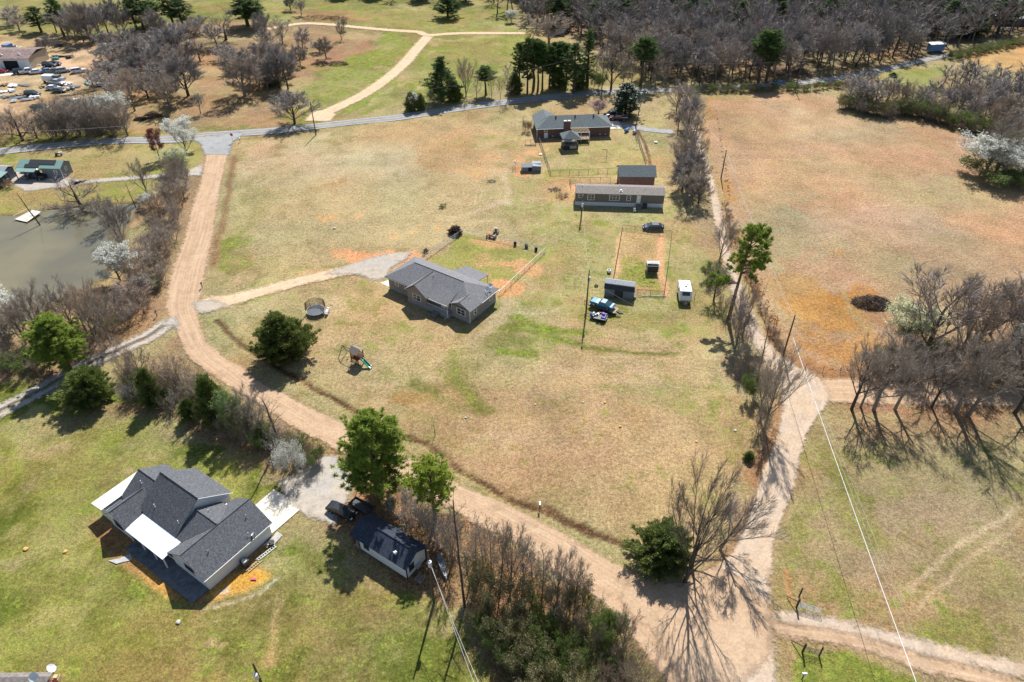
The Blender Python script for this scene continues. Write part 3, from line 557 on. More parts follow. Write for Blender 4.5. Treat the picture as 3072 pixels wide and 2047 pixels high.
HC=[(-120,361),(0,348.5),(53,342.5),(150,333),(260,324.5),(400,320),(470,311.5),(633,300.5),(784,284),(850,277),(917,270),(1031,253),(1151,236.5),(1317,218),(1417,210),(1484,208),(1551,207.5),(1619,203),(1736,197.5),(1802,195),(1902,182.5),(2019,162.5),(2136,135.5),(2186,126),(2346,89.5)]
stripe("highway_centre_line",HC,.35,'line_yellow')
stripe("highway_edge_line",[(x,y+5.6) for x,y in HC if x<1500],.16,'line_white'); stripe("highway_edge_line",[(x,y-5.2) for x,y in HC if x<1500],.16,'line_white')
ML=[(472,354),(463,409),(441,477),(424,546),(398,614),(383,683),(385,717),(404,751),(415,785),(435,822),(470,848),(520,883),(600,932),(680,986),(741,1016),(784,1040),(880,1085),(1033,1167),(1103,1209),(1186,1246),(1269,1312),(1360,1366),(1409,1410),(1455,1466),(1501,1523),(1535,1570),(1600,1680)]
MR=[(525,354),(511,409),(499,477),(489,546),(475,614),(460,683),(455,717),(462,751),(478,785),(515,822),(562,848),(600,880),(650,905),(716,940),(784,972),(850,1004),(954,1060),(1062,1118),(1140,1150),(1220,1187),(1310,1235),(1400,1290),(1470,1325),(1560,1400),(1640,1460),(1740,1570),(1760,1680)]
ribbon("dirt_road",ML,MR,ZR+.012,'dirt_road',.3,10)
ribbon("lane",[(1548,205),(1568,240),(1582,280),(1598,330),(1612,380),(1626,430),(1640,500),(1655,570),(1672,640),(1690,700),(1712,750),(1738,800),(1770,850),(1790,884),(1798,935),(1783,1011),(1752,1088),(1726,1165),(1691,1257),(1650,1298),(1580,1340),(1560,1400),(1600,1500),(1640,1680)],
       [(1566,205),(1582,235),(1598,275),(1614,325),(1628,375),(1645,430),(1660,500),(1677,570),(1698,640),(1722,700),(1746,750),(1775,800),(1818,837),(1880,866),(1905,915),(1862,981),(1839,1047),(1819,1134),(1783,1226),(1770,1310),(1768,1380),(1772,1440),(1780,1500),(1785,1680)],ZR+.024,'dirt_junction',.35,8)
patch("road_junction",[(1455,1318),(1560,1345),(1640,1300),(1700,1330),(1765,1400),(1770,1500),(1700,1570),(1560,1570),(1500,1450),(1420,1380)],ZR+.032,'dirt_road',.5)
ribbon("farm_lane",[(1862,905),(1900,925),(1940,925),(2020,930),(2150,932),(2353,937),(2600,960)],[(1862,868),(1900,872),(1940,872),(2020,878),(2150,884),(2353,898),(2600,915)],ZR+.02,'dirt_road',.3)
patch("asphalt_apron",[(436,318),(550,304),(560,309),(535,326),(526,356),(471,356),(462,332),(448,324)],ZR+.028,'asphalt_apron',.1)
center_ribbon("sand_track",[(728,280),(745,262),(790,240),(840,215),(890,180),(930,145),(960,110),(985,83)],lambda t:4.6 if t>.08 else 8,ZR,'sand_track',.5,6)
center_ribbon("sand_track",[(1210,77),(1060,77),(985,81),(960,74),(900,70),(830,64),(760,57),(690,55),(600,70)],3.4,ZR+.01,'sand_track',.5,4)
center_ribbon("driveway",[(455,700),(500,697),(560,683),(640,660),(720,640),(800,622),(855,612)],lambda t:5.5-2.2*min(1,t*4),ZR+.04,'sand_track',.6,6)
patch("gravel_pad",[(745,632),(800,610),(850,594),(900,582),(945,580),(935,595),(900,615),(885,640),(860,645),(820,630)],ZR+.048,'gravel_drive',.5)
patch("gravel_mouth",[(440,697),(490,690),(520,700),(500,712),(462,722)],ZR+.052,'gravel_drive',.3)
for o_ in (-.95,.95): center_ribbon("wheel_track",[(400,738),(380,748),(340,775),(250,815),(170,855),(80,905),(0,945),(-80,985)],1.55,ZR+.04,'gravel_drive',.5,4,True,o_)
patch("gravel_mouth",[(372,748),(385,735),(404,728),(412,760),(398,748)],ZR+.056,'gravel_drive',.3)
patch("gravel_drive",[(752,1048),(790,1056),(806,1110),(800,1150),(765,1205),(700,1182),(655,1140),(645,1105),(700,1075)],ZR+.04,'gravel_drive',.5)
patch("gravel_mouth",[(430,394),(466,378),(462,404),(436,404)],ZR+.04,'gravel_drive',.3)
center_ribbon("cabin_track",[(440,399),(380,404),(300,410),(220,416),(160,424)],2.2,ZR,'gravel_drive',.5,3)
patch("cabin_yard",[(-60,395),(60,392),(120,405),(200,415),(170,428),(110,434),(60,440),(30,425),(-60,430)],ZR,'gravel_drive',.4)
center_ribbon("wheel_track",[(1768,1416),(1800,1419),(1870,1431),(1967,1451),(2095,1482),(2223,1513),(2353,1543),(2500,1580)],2.0,ZR+.02,'dirt_junction',.6,4)
center_ribbon("wheel_track",[(1765,1448),(1790,1446),(1839,1454),(1941,1469),(2044,1497),(2146,1533),(2250,1556),(2400,1600)],1.9,ZR+.028,'dirt_road',.6,4)
ribbon("asphalt_drive",[(1421,292),(1470,300),(1500,304),(1545,308)],[(1428,282),(1470,290),(1500,295),(1550,299)],ZR,'asphalt_apron',.1)
patch("parking_pad",[(1385,283),(1420,278),(1432,296),(1395,297)],ZR+.008,'concrete',.1)
# pond
wm=bpy.data.materials.new("pond_water"); wm.use_nodes=True; n=wm.node_tree; L=n.links.new; b=n.nodes["Principled BSDF"]
b.inputs["Base Color"].default_value=(.17,.16,.105,1); b.inputs["Roughness"].default_value=.07; b.inputs["IOR"].default_value=1.33
tc=nd("ShaderNodeTexCoord"); zz=nd("ShaderNodeTexNoise"); zz.inputs["Scale"].default_value=.06; zz.inputs["Detail"].default_value=5; L(tc.outputs["Object"],zz.inputs["Vector"]); L(mix(mr(zz.outputs[0],.4,.6,0,1),(.14,.13,.088),(.20,.175,.105)),b.inputs["Base Color"]); z_=nd("ShaderNodeTexNoise"); z_.inputs["Scale"].default_value=.9; z_.inputs["Detail"].default_value=5; L(tc.outputs["Object"],z_.inputs["Vector"]); bp=nd("ShaderNodeBump"); bp.inputs["Strength"].default_value=.15; bp.inputs["Distance"].default_value=.04; L(z_.outputs[0],bp.inputs["Height"]); L(bp.outputs[0],b.inputs["Normal"])
M['pond_water']=wm
patch("pond_water",[(-140,480),(51,486),(103,474),(171,466),(212,461),(308,458),(340,460),(322,486),(304,518),(298,553),(268,604),(254,640),(215,662),(147,698),(78,748),(44,775),(-140,815)],-.16,'pond_water',0)
# ---------------- vegetation prototypes (10 m nominal height) ----------------
def rv(r, s=1.0): return Vector((r.uniform(-1,1),r.uniform(-1,1),r.uniform(-1,1)))*s
def perp(d, r):
    q=d.cross(rv(r)); 
    return q.normalized() if q.length>1e-4 else Vector((1,0,0))
class TreeGen:
    """trunk and limbs as tapered tubes, twigs as slivers"""
    def __init__(s, seed, levels, up=.12, gnarl=.22, twig=.7, tw=.022, ntw=7, maxtw=9000):
        s.r=random.Random(seed); s.wood=MB(); s.tw=MB(); s.tips=[]; s.levels=levels; s.up=up; s.gn=gnarl; s.twl=twig; s.tww=tw; s.ntw=ntw
    def limb(s, p, d, Ln, rad, lv):
        r=s.r; n=(7,5,4,3,3)[min(lv,4)]; ns=(6,5,4,3,2)[min(lv,4)]; P=[p.copy()]; D=d.normalized(); ds=[D]
        for i in range(ns):
            D=(D+rv(r,s.gn*(.35 if lv==0 else 1))+Vector((0,0,s.up*(1 if lv else .4)))).normalized(); p=p+D*(Ln/ns); P.append(p.copy()); ds.append(D)
        endr = .35 if lv==0 else .22
        s.wood.tube(P,[rad*(1-(1-endr)*i/ns) for i in range(ns+1)],n=(7,5,4,3,3)[min(lv,4)],cap=False)
        if lv>=len(s.levels):
            for k in range(s.ntw):
                t=r.uniform(.1,1)*ns; i=min(int(t),ns-1); q=P[i].lerp(P[i+1],t-i)
                dd=(ds[i]+rv(r,.5)+Vector((0,0,.18))).normalized(); l=s.twl*r.uniform(.5,1.2); w=perp(dd,r)*s.tww; e=q+dd*l
                s.tw.add([q-w,q+w,e],[(0,1,2)]); s.tips.append(e)
                if r.random()<.8:
                    m_=q.lerp(e,.5); d2=(dd+rv(r,.55)).normalized(); e2=m_+d2*l*.6; w=perp(d2,r)*s.tww*.7; s.tw.add([m_-w,m_+w,e2],[(0,1,2)]); s.tips.append(e2)
            s.tips.append(P[-1]); return
        cnt,t0,ang,lr,rr=s.levels[lv]; a0=r.uniform(0,6.28)
        for k in range(cnt):
            t=(t0+(1-t0)*((k+r.random()*.7)/cnt))*ns; i=min(int(t),ns-1); q=P[i].lerp(P[i+1],min(1,t-i)); D=ds[i+1]
            x=perp(D,r) if lv else None
            a=a0+k*2.4
            if lv==0:
                x=Vector((math.cos(a),math.sin(a),0))
            th=ang*r.uniform(.75,1.2)*(1.0 if k<cnt-1 else .4); dd=(D*math.cos(th)+x*math.sin(th)).normalized()
            fr=t/ns; ll=Ln*lr*r.uniform(.75,1.2)*(1.15-.45*fr if lv==0 else 1.1-.4*fr)
            s.limb(q,dd,ll,max(.009,rad*(1-.6*fr)*rr),lv+1)
PR={}
def proto_tree(key, gens, wood_m, twig_m, extra=None, extra_m=None, extra_name='crown'):
    tr=gens.wood.mesh(key+"_trunk",M[wood_m]); cr=gens.tw.mesh(key+"_crown",M[twig_m])
    parts=[('trunk',tr),('crown',cr)]
    if extra: parts.append((extra_name,extra.mesh(key+"_x",M[extra_m])))
    # measured size so that trees can be scaled to a wanted height
    z=max(v.co.z for v in cr.vertices) if cr.vertices else 10
    w=np.array([abs(c) for v in cr.vertices for c in (v.co.x,v.co.y)]); PR[key]=(parts,z,float(np.percentile(w,96))*1.15 if len(w) else 2)
def faces_cloud(pts, r, size, n, spread, upbias=.3, elong=1.0):
    mb=MB()
    for p in pts:
        for k in range(n):
            q=p+rv(r,spread); a=rv(r).normalized(); a.z=abs(a.z)*upbias+a.z*(1-upbias); u=perp(a,r)*size*r.uniform(.6,1.3); v=a.cross(u).normalized()*size*r.uniform(.5,1)*elong
            mb.add([q-u*.5,q+u*.5,q+v],[(0,1,2)])
    return mb
def mk_bare(key, seed, kind, wood='bark_grey', twig='twig_grey', blossom=None):
    K=dict(
     oak=([(11,.14,.66,.82,.46),(7,.22,.46,.46,.5),(5,.2,.5,.46,.5)],.11,.12,.7,.013,9,5.2,.18),
     open=([(9,.30,.64,.70,.5),(6,.28,.5,.46,.48),(5,.25,.55,.46,.5)],.09,.16,.65,.011,9,6.2,.20),
     oakfar=([(12,.18,.72,.80,.46),(7,.25,.5,.46,.5),(5,.2,.55,.5,.5)],.11,.13,.9,.024,11,5.2,.19),
     big=([(12,.10,.66,.95,.42),(6,.25,.42,.46,.45),(5,.2,.5,.42,.5),(4,.2,.5,.5,.6)],.08,.10,.5,.008,4,5.0,.19),
     spread=([(8,.15,1.15,.9,.6),(6,.25,.7,.5,.5),(5,.25,.7,.42,.5)],.07,.2,.7,.014,8,4.0,.26),
     vase=([(11,.1,.5,.82,.5),(6,.3,.45,.42,.45),(4,.2,.5,.45,.5)],.13,.11,.7,.014,9,5.4,.14),
     slim=([(13,.22,.7,.34,.4),(5,.25,.6,.5,.5),(4,.2,.6,.5,.6)],.14,.14,.5,.013,7,8.6,.12),
     forest=([(13,.32,.7,.40,.42),(7,.25,.6,.5,.5)],.16,.15,1.0,.030,17,8.2,.14),
     dead=([(14,.35,1.1,.22,.35),(4,.3,.8,.4,.5)],.02,.3,.35,.02,2,9.6,.17),
     snag=([(5,.4,1.0,.2,.3)],.02,.2,.3,.02,2,9.6,.2))[kind]
    t=TreeGen(seed,K[0],K[1],K[2],K[3],K[4],K[5]); t.limb(Vector((0,0,-.2)),Vector((.02,.03,1)),K[6],K[7],0)
    ex=None
    if blossom:
        pts=t.r.sample(t.tips,min(len(t.tips),1500)); ex=faces_cloud(pts,t.r,.17,5,.22)
    proto_tree(key,t,wood,twig,ex,blossom,'blossom')
for i in range(4): mk_bare(f'oak{i}',10+i,'oak','bark_grey' if i%2 else 'bark_dark','twig_grey')
for i in range(3): mk_bare(f'oakfar{i}',15+i,'oakfar','bark_dark' if i%2 else 'bark_grey',('twig_grey','twig_wood','twig_wood')[i])
for i in range(2): mk_bare(f'spread{i}',20+i,'spread','bark_dark','twig_purple')
for i in range(3): mk_bare(f'vase{i}',30+i,'vase','bark_grey',('twig_grey','twig_brown','twig_purple')[i])
for i in range(3): mk_bare(f'open{i}',140+i,'open','bark_dark' if i%2 else 'bark_grey','twig_grey')
for i in range(3): mk_bare(f'slim{i}',40+i,'slim','bark_grey',('twig_grey','twig_brown','twig_light')[i])
for i in range(6): mk_bare(f'wood{i}',50+i,'forest','bark_grey' if i%3 else 'bark_dark',('twig_wood','twig_wood','twig_grey','twig_wood','twig_purple','twig_wood')[i])
mk_bare('bigoak',19,'big','bark_dark','twig_dark')
mk_bare('dead0',60,'dead','bark_dark','bark_dark'); mk_bare('dead1',61,'dead','bark_dark','twig_grey'); mk_bare('snag0',62,'snag','bark_dark','bark_dark')
mk_bare('pear0',70,'vase','bark_grey','twig_light','blossom'); mk_bare('pear1',71,'vase','bark_grey','twig_light','blossom'); mk_bare('pearlime',72,'vase','bark_grey','twig_light','blossom_lime')
mk_bare('pinkbloom',73,'vase','bark_grey','twig_brown','blossom_pink'); mk_bare('redbud',74,'slim','bark_grey','twig_brown','bud_red'); mk_bare('lighttree',75,'slim','bark_grey','twig_light','leaf_light')
def mk_bush(key, seed, wood, twig, leaf=None, nst=16, leafn=3, lsz=.2, up=.1):
    t=TreeGen(seed,[(6,.2,.6,.5,.5),(5,.2,.7,.5,.5)],up,.2,1.2,.024,8)
    for k in range(nst):
        a=t.r.uniform(0,6.28); q=Vector((math.cos(a),math.sin(a),0)); t.limb(q*t.r.uniform(.2,2.6)+Vector((0,0,-.2)),(Vector((0,0,1))+q*t.r.uniform(.1,.75)),t.r.uniform(4.5,8),.06,1 if k%2 else 0)
    ex=None
    if leaf: pts=t.r.sample(t.tips,min(len(t.tips),2200)); ex=faces_cloud(pts,t.r,lsz*1.6,leafn,.45)
    proto_tree(key,t,wood,twig,ex,leaf,'foliage')
mk_bush('bushgrey',80,'bark_grey','twig_grey'); mk_bush('bushbrown',81,'bark_grey','twig_brown'); mk_bush('bushpurple',82,'bark_grey','twig_purple'); mk_bush('bushlight',83,'bark_grey','twig_light')
mk_bush('bushgreen',84,'bark_grey','twig_grey','leaf_green',10,3); mk_bush('busholive',85,'bark_grey','twig_brown','leaf_olive',12,2); mk_bush('bushbright',86,'bark_grey','twig_grey','leaf_light',10,3); mk_bush('bushwhite',87,'bark_grey','twig_light','blossom',12,2,.15); mk_bush('bushdeadleaf',88,'bark_grey','twig_brown','leaf_dead',12,1)
def needle_clump(mb, c, r, rad, n, fl=.6):
    for k in range(n):
        d=rv(r); d.z=d.z*.6+.35; d.normalize(); b=c+rv(r,rad*.45)*fl; u=perp(d,r)*rad*.13; mb.add([b-u,b+u,b+d*rad*r.uniform(.7,1.35)],[(0,1,2)])
def mk_pine(key, seed, prof, leafm, wood='bark_pine', nb=70, clump=.75, trunkr=.22, lean=0, ncl=5, nf=16, h0=.3):
    """prof(t) gives the reach of the branches at height fraction t of the crown"""
    r=random.Random(seed); w=MB(); f=MB(); H=10; P=[]
    for i in range(9): t=i/8; P.append(Vector((lean*t*t+r.uniform(-.06,.06),r.uniform(-.06,.06),-.2+t*(H*.97+.2))))
    w.tube(P,[trunkr*(1-.86*i/8) for i in range(9)],8,False)
    def at(z): t=max(0,min(.999,(z+.2)/(H*.97+.2)))*8; i=int(t); return P[i].lerp(P[i+1],t-i)
    for k in range(nb):
        t=(k+r.random())/nb; z=H*(h0+(1-h0)*t*.97); a=k*2.4+r.uniform(-.5,.5); L_=prof(t)*r.uniform(.65,1.15)
        if L_<.15: L_=.15
        p=at(z); d=Vector((math.cos(a),math.sin(a),.25+.5*t)); Q=[p]; q=p.copy()
        for j in range(4): d=(d+rv(r,.18)+Vector((0,0,.05))).normalized(); q=q+d*L_/4; Q.append(q.copy())
        w.tube(Q,[.07*(1-j*.2)*(1.2-t) for j in range(5)],4,False)
        m_=max(2,int(ncl*L_/2.1))
        for j in range(m_):
            u=(.42+.58*(j+r.random())/m_)*4; i=min(3,int(u)); c=Q[i].lerp(Q[i+1],min(1,u-i))+rv(r,.28)*L_*.6; needle_clump(f,c,r,clump*r.uniform(.7,1.2)*.8,nf)
    tr=w.mesh(key+"_trunk",M[wood]); cr=f.mesh(key+"_crown",M[leafm]); ww=np.array([abs(v.co.x) for v in cr.vertices]); PR[key]=([('trunk',tr),('crown',cr)],max(v.co.z for v in cr.vertices),float(np.percentile(ww,97)))
mk_pine('pinebig',90,lambda t:2.9*math.sin(math.pi*min(1,.18+.8*t))**.7*(1-.25*t),'needle_bright',nb=130,clump=.34,nf=38,h0=.2,ncl=12)
mk_pine('pineround',91,lambda t:3.0*math.sin(math.pi*min(1,.2+.78*t))**.6,'needle_lime',nb=70,clump=.34,nf=38,h0=.42,ncl=12)
for i in range(3): mk_pine(f'pinetall{i}',92+i,lambda t:1.55*math.sin(math.pi*min(1,.22+.74*t))**.8,('needle_pine','needle_dark','needle_pine')[i],nb=60,clump=.55,nf=20,h0=(.35,.25,.5)[i],trunkr=.17)
mk_pine('pinecone',96,lambda t:2.9*(1-t)**.75+.3,'needle_dark',nb=90,clump=.65,nf=14,h0=.12,ncl=6)
mk_pine('pinecol',97,lambda t:1.0*(1-.4*t),'needle_pine',nb=70,clump=.5,nf=12,h0=.12)
mk_pine('magnolia',98,lambda t:3.0*math.sin(math.pi*min(1,.28+.7*t))**.7,'magnolia',nb=110,clump=.55,nf=18,h0=.05,ncl=7)
def mk_cedar(key, seed, prof, leafm, n=150, cl=.42, nf=18, lumps=9):
    """dense evergreen of many rising plumes of uneven length"""
    r=random.Random(seed); w=MB(); f=MB(); w.tube([(0,0,-.2),(.1,0,5),(0,.1,9.2)],[.3,.2,.05],7,False)
    L_=[(r.uniform(0,6.28),r.uniform(.05,.8),r.uniform(-.3,.35)) for _ in range(lumps)]
    for k in range(n):
        t=((k+r.random())/n)**.95*.97; a=k*2.4+r.uniform(-.6,.6); R_=max(.25,prof(t)*(1+sum(h*math.exp(-((math.sin((a-b)/2))**2*10+(t-c)**2*30)) for b,c,h in L_))*r.uniform(.72,1.15))
        z=.3+t*8.9; d=Vector((math.cos(a),math.sin(a),.30+.9*t)); p=Vector((0,0,max(0,z-.35*R_))); Q=[p]; q=p.copy(); S_=4
        for j in range(S_): d=(d+rv(r,.12)+Vector((0,0,.10))).normalized(); q=q+d*R_/S_*1.05; Q.append(q.copy())
        w.tube(Q,[.06*(1-j*.22) for j in range(S_+1)],4,False)
        for j in range(max(3,int(R_*3.4))):
            u=(.22+.78*r.random()**.7)*S_; i=min(S_-1,int(u)); c=Q[i].lerp(Q[i+1],min(1,u-i))+rv(r,.30); dd0=(Q[i+1]-Q[i]).normalized()
            for m_ in range(nf):
                dd=(dd0+Vector((0,0,.35))+rv(r,.6)).normalized(); b_=c+rv(r,.2); u_=perp(dd,r)*cl*.14; f.add([b_-u_,b_+u_,b_+dd*cl*r.uniform(.6,1.4)],[(0,1,2)])
    tr=w.mesh(key+"_trunk",M['bark_pine']); cr=f.mesh(key+"_crown",M[leafm]); ww=np.array([abs(v.co.x) for v in cr.vertices]); PR[key]=([('trunk',tr),('crown',cr)],max(v.co.z for v in cr.vertices),float(np.percentile(ww,98)))
mk_cedar('cedarwide',110,lambda t:4.2*math.sin(math.pi*(.2+.78*t))**.7*(1-.42*t)+.15,'cedar',210,.42,17,14)
mk_cedar('cedarround',111,lambda t:4.4*math.sin(math.pi*(.22+.76*t))**.7*(1-.2*t),'cedar',200,.42,17,14)
mk_cedar('cedarslim',112,lambda t:2.2*(1-t)**.6*(.7+.6*min(1,t*4))+.1,'cedar',150,.45,15,12)
mk_cedar('cedardark',113,lambda t:3.6*math.sin(math.pi*(.2+.78*t))**.7,'needle_dark',170)
mk_cedar('bushball',114,lambda t:4.6*math.sin(math.pi*(.2+.75*t))**.5,'bush_brown',150,.6)
VEG={}
def plant(key, x, y, top=None, h=None, w=None, name='bare_tree', label=None, cat='tree', group=None, rz=None, lean=(0,0)):
    """plant at print point (x,y); height from the print's treetop row or in metres; w = crown width in metres"""
    p=g(x,y); H=h if h else hgt(x,y,top); parts,zh,rw=PR[key]; s=H/zh; sx=(w/(2*rw)) if w else s
    t=thing(name,label,cat,(p.x,p.y,-.05),rnd.uniform(0,6.28) if rz is None else rz,group); t.scale=(sx,sx,s)
    if lean!=(0,0): t.rotation_euler=(lean[0],lean[1],rnd.uniform(-.3,.3) if rz is None else rz)
    for nm,me in parts: o=bpy.data.objects.new(nm,me); C.objects.link(o); o.parent=t
    return t
ORD=['first','second','third','fourth','fifth','sixth','seventh','eighth','ninth','tenth','eleventh','twelfth','thirteenth','fourteenth','fifteenth','sixteenth','seventeenth','eighteenth','nineteenth','twentieth']
def ordn(i): return ORD[i] if i<20 else f'{i+1}th'
# ----- named single trees -----
plant('pinebig',872,1140,950,w=8.2,name='pine_tree',label='large bright green pine leaning over the gravel drive above the small navy roofed cabin')
plant('pineround',1000,1200,1055,w=5.4,name='pine_tree',label='smaller yellow green pine with bare lower trunk beside the dirt road above the small cabin')
plant('cedarwide',657,818,h=9.6,w=9.0,name='cedar_tree',label='lone dense dark green cedar on the lawn between trampoline and swing set',rz=1.0)
plant('cedarround',1522,1286,h=6.2,w=7.4,name='cedar_tree',label='dark green cedar at the road corner under the big bare oak')
plant('bigoak',1574,1338,1048,w=9.2,name='bare_tree',label='big bare oak casting a fan of branch shadows on the road fork',rz=5.0)
plant('spread0',1590,1300,1170,w=7,name='bare_tree',label='low pale bare tree in front of the big oak at the road fork')
plant('oak3',1655,1262,1110,w=8,name='bare_tree',label='small bare tree leaning over the lane edge right of the big oak',lean=(0,.25))
plant('pinecone',1017,232,126,name='pine_tree',w=10.5,label='broad dark pine standing alone left of the pine group north of the highway')
plant('magnolia',1436,265,189,name='evergreen_tree',w=8.0,label='dense dark green broadleaf evergreen behind the parked pickups at the brick house')
plant('pinkbloom',1374,264,229,name='flowering_tree',w=5,label='small pale pink flowering tree behind the brick house roof')
plant('dead1',1458,303,216,name='bare_tree',label='thin leaning bare tree at the fence corner right of the brick house',lean=(0,.12))
plant('pear0',428,353,270,name='flowering_tree',w=8.2,label='white flowering pear by the road junction below the highway')
plant('pearlime',414,390,336,name='flowering_tree',w=6.2,label='pale lime blossoming tree just below the white pear at the junction')
plant('redbud',367,367,292,name='budding_tree',w=4.0,label='slender tree with red buds left of the white pear below the highway')
plant('pear1',265,284,216,name='flowering_tree',w=9.5,label='white flowering pear in the thicket north of the highway near the junk yard')
plant('pear0',348,142,102,name='flowering_tree',w=5,label='small white flowering tree in the bare trees right of the junk yard')
plant('pear0',277,645,562,name='flowering_tree',w=7.5,label='white blossoming tree leaning over the right bank of the pond')
plant('pear1',12,760,680,name='flowering_tree',w=8,label='white blossoming tree at the left edge below the pond')
plant('pear1',1175,51,22,name='flowering_tree',w=5,label='small white flowering tree at the wood edge beyond the sandy track')
plant('pear0',345,475,445,name='flowering_tree',w=4,label='little white blossoming tree in the thicket at the top of the pond')
plant('pear1',2262,402,316,name='flowering_tree',w=13,label='white flowering tree at the left end of the clump on the right field edge')
plant('pear0',2335,425,345,name='flowering_tree',w=10,label='white flowering tree in the clump at the right picture edge beside the field')
plant('pearlime',2078,792,704,name='flowering_tree',w=9,label='pale green blossoming tree beside the orange grass of the right field')
plant('pear1',2345,850,760,name='flowering_tree',w=7,label='white blossoming tree at the right edge above the farm lane')
plant('oak2',2290,395,270,name='bare_tree',w=14,label='large bare tree rising behind the white flowering clump at the right edge')
plant('bushgreen',2285,410,h=5.5,w=17,name='shrub',cat='shrub',label='broad green shrub at the foot of the white flowering clump in the right field')
plant('bushgreen',2350,420,h=4.5,w=12,name='shrub',cat='shrub',label='green shrub at the right picture edge under the flowering clump')
plant('oakfar1',677,284,200,name='bare_tree',w=13,label='round crowned bare tree beside the highway left of the sandy track mouth')
plant('oakfar0',562,220,110,name='bare_tree',w=17,label='tall bare oak on the leafy slope with a long dark trunk')
plant('oakfar1',433,220,115,name='bare_tree',w=16,label='large bare tree left of the tall oak on the leafy slope')
plant('oakfar0',392,250,158,name='bare_tree',w=11,label='bare tree with a dark brushy foot on the slope above the highway')
plant('vase1',310,255,150,name='bare_tree',w=11,label='many stemmed bare tree right of the white pear in the thicket')
plant('spread1',520,92,18,name='bare_tree',w=19,label='wide spreading bare oak on the slope below the pines at the top')
plant('oak1',1261,101,28,name='bare_tree',w=18,label='wide bare oak at the end of the sandy track by the wood')
plant('oak2',1404,205,95,name='bare_tree',w=13,label='big bare oak between the pines and the highway behind the brick house')
plant('spread1',53,323,232,name='bare_tree',w=14,label='wide bare tree at the left edge north of the highway')
plant('spread0',190,478,398,name='bare_tree',w=15,label='low spreading bare tree standing in the top of the pond')
plant('snag0',311,475,422,name='dead_tree',label='dead leaning trunk at the upper right bank of the pond',lean=(0,-.12))
plant('snag0',91,516,440,name='dead_tree',label='thin dead trunk standing in the pond beside the pale dock',lean=(0,-.3))
plant('vase0',339,448,357,name='bare_tree',w=5.5,label='upright forked bare tree between pond and road thicket')
plant('vase2',284,556,452,name='bare_tree',w=6,label='bare tree on the right bank of the pond above the white blossom')
plant('dead0',639,1022,885,name='dead_tree',w=5.6,label='dark dead tree with short crooked branches at the right end of the hedge')
plant('dead0',1068,1395,1118,name='dead_tree',w=4.4,label='tall dead pine trunk between the small cabin and the dirt road')
plant('lighttree',546,992,888,name='young_tree',w=4.2,label='slender tree with fresh light green leaves in the hedge')
plant('bushwhite',672,1082,995,name='shrub',w=4.8,cat='shrub',label='pale flowering shrub at the end of the hedge by the gravel drive')
plant('pinebig',163,852,722,name='pine_tree',w=7.6,label='big green pine beside the gravel lane below the pond')
plant('cedarround',214,922,h=7,name='cedar_tree',w=7.4,label='wide dark cedar on the lawn edge below the big pine')
plant('cedarslim',357,930,845,name='cedar_tree',w=3.6,label='small green cedar in the hedge right of the wide cedar')
plant('cedarslim',501,972,858,name='cedar_tree',w=4.8,label='upright cedar with rusty yellow top in the middle of the hedge')
plant('cedarslim',440,962,915,name='cedar_tree',w=2.8,label='low cedar left of the upright rusty cedar in the hedge')
plant('cedarslim',610,1020,975,name='cedar_tree',w=3,label='small dark green cedar between the light green tree and the dead tree')
plant('bushlight',302,922,870,name='shrub',cat='shrub',w=3.4,label='hazy grey shrub on the lawn edge right of the wide cedar')
plant('bushball',1048,537,h=1.9,w=2.6,name='shrub',cat='shrub',label='round dark brown clipped shrub at the top corner of the yard fence')
plant('bushdeadleaf',1211,302,h=4,w=3.2,name='shrub',cat='shrub',label='round brown shrub at the left end of the brick house')
plant('bushgreen',1018,476,h=.7,w=2,name='shrub',cat='shrub',label='low green shrub alone in the middle of the tan field')
plant('bushdeadleaf',1291,452,h=1.0,w=3,name='shrub',cat='shrub',label='low brown shrub left of the long mobile home')
plant('cedarslim',1719,1056,h=1.8,w=1.6,name='young_tree',cat='tree',label='tiny green cedar at the lane edge above the road fork')
plant('snag0',1000,1000,h=3,w=.8,name='dead_tree',label='lone thin sapling in the field above the large pine')
plant('bushdeadleaf',975,585,h=1.3,w=.8,name='shrub',cat='shrub',label='thin brown shrub at the left line of the yard fence')
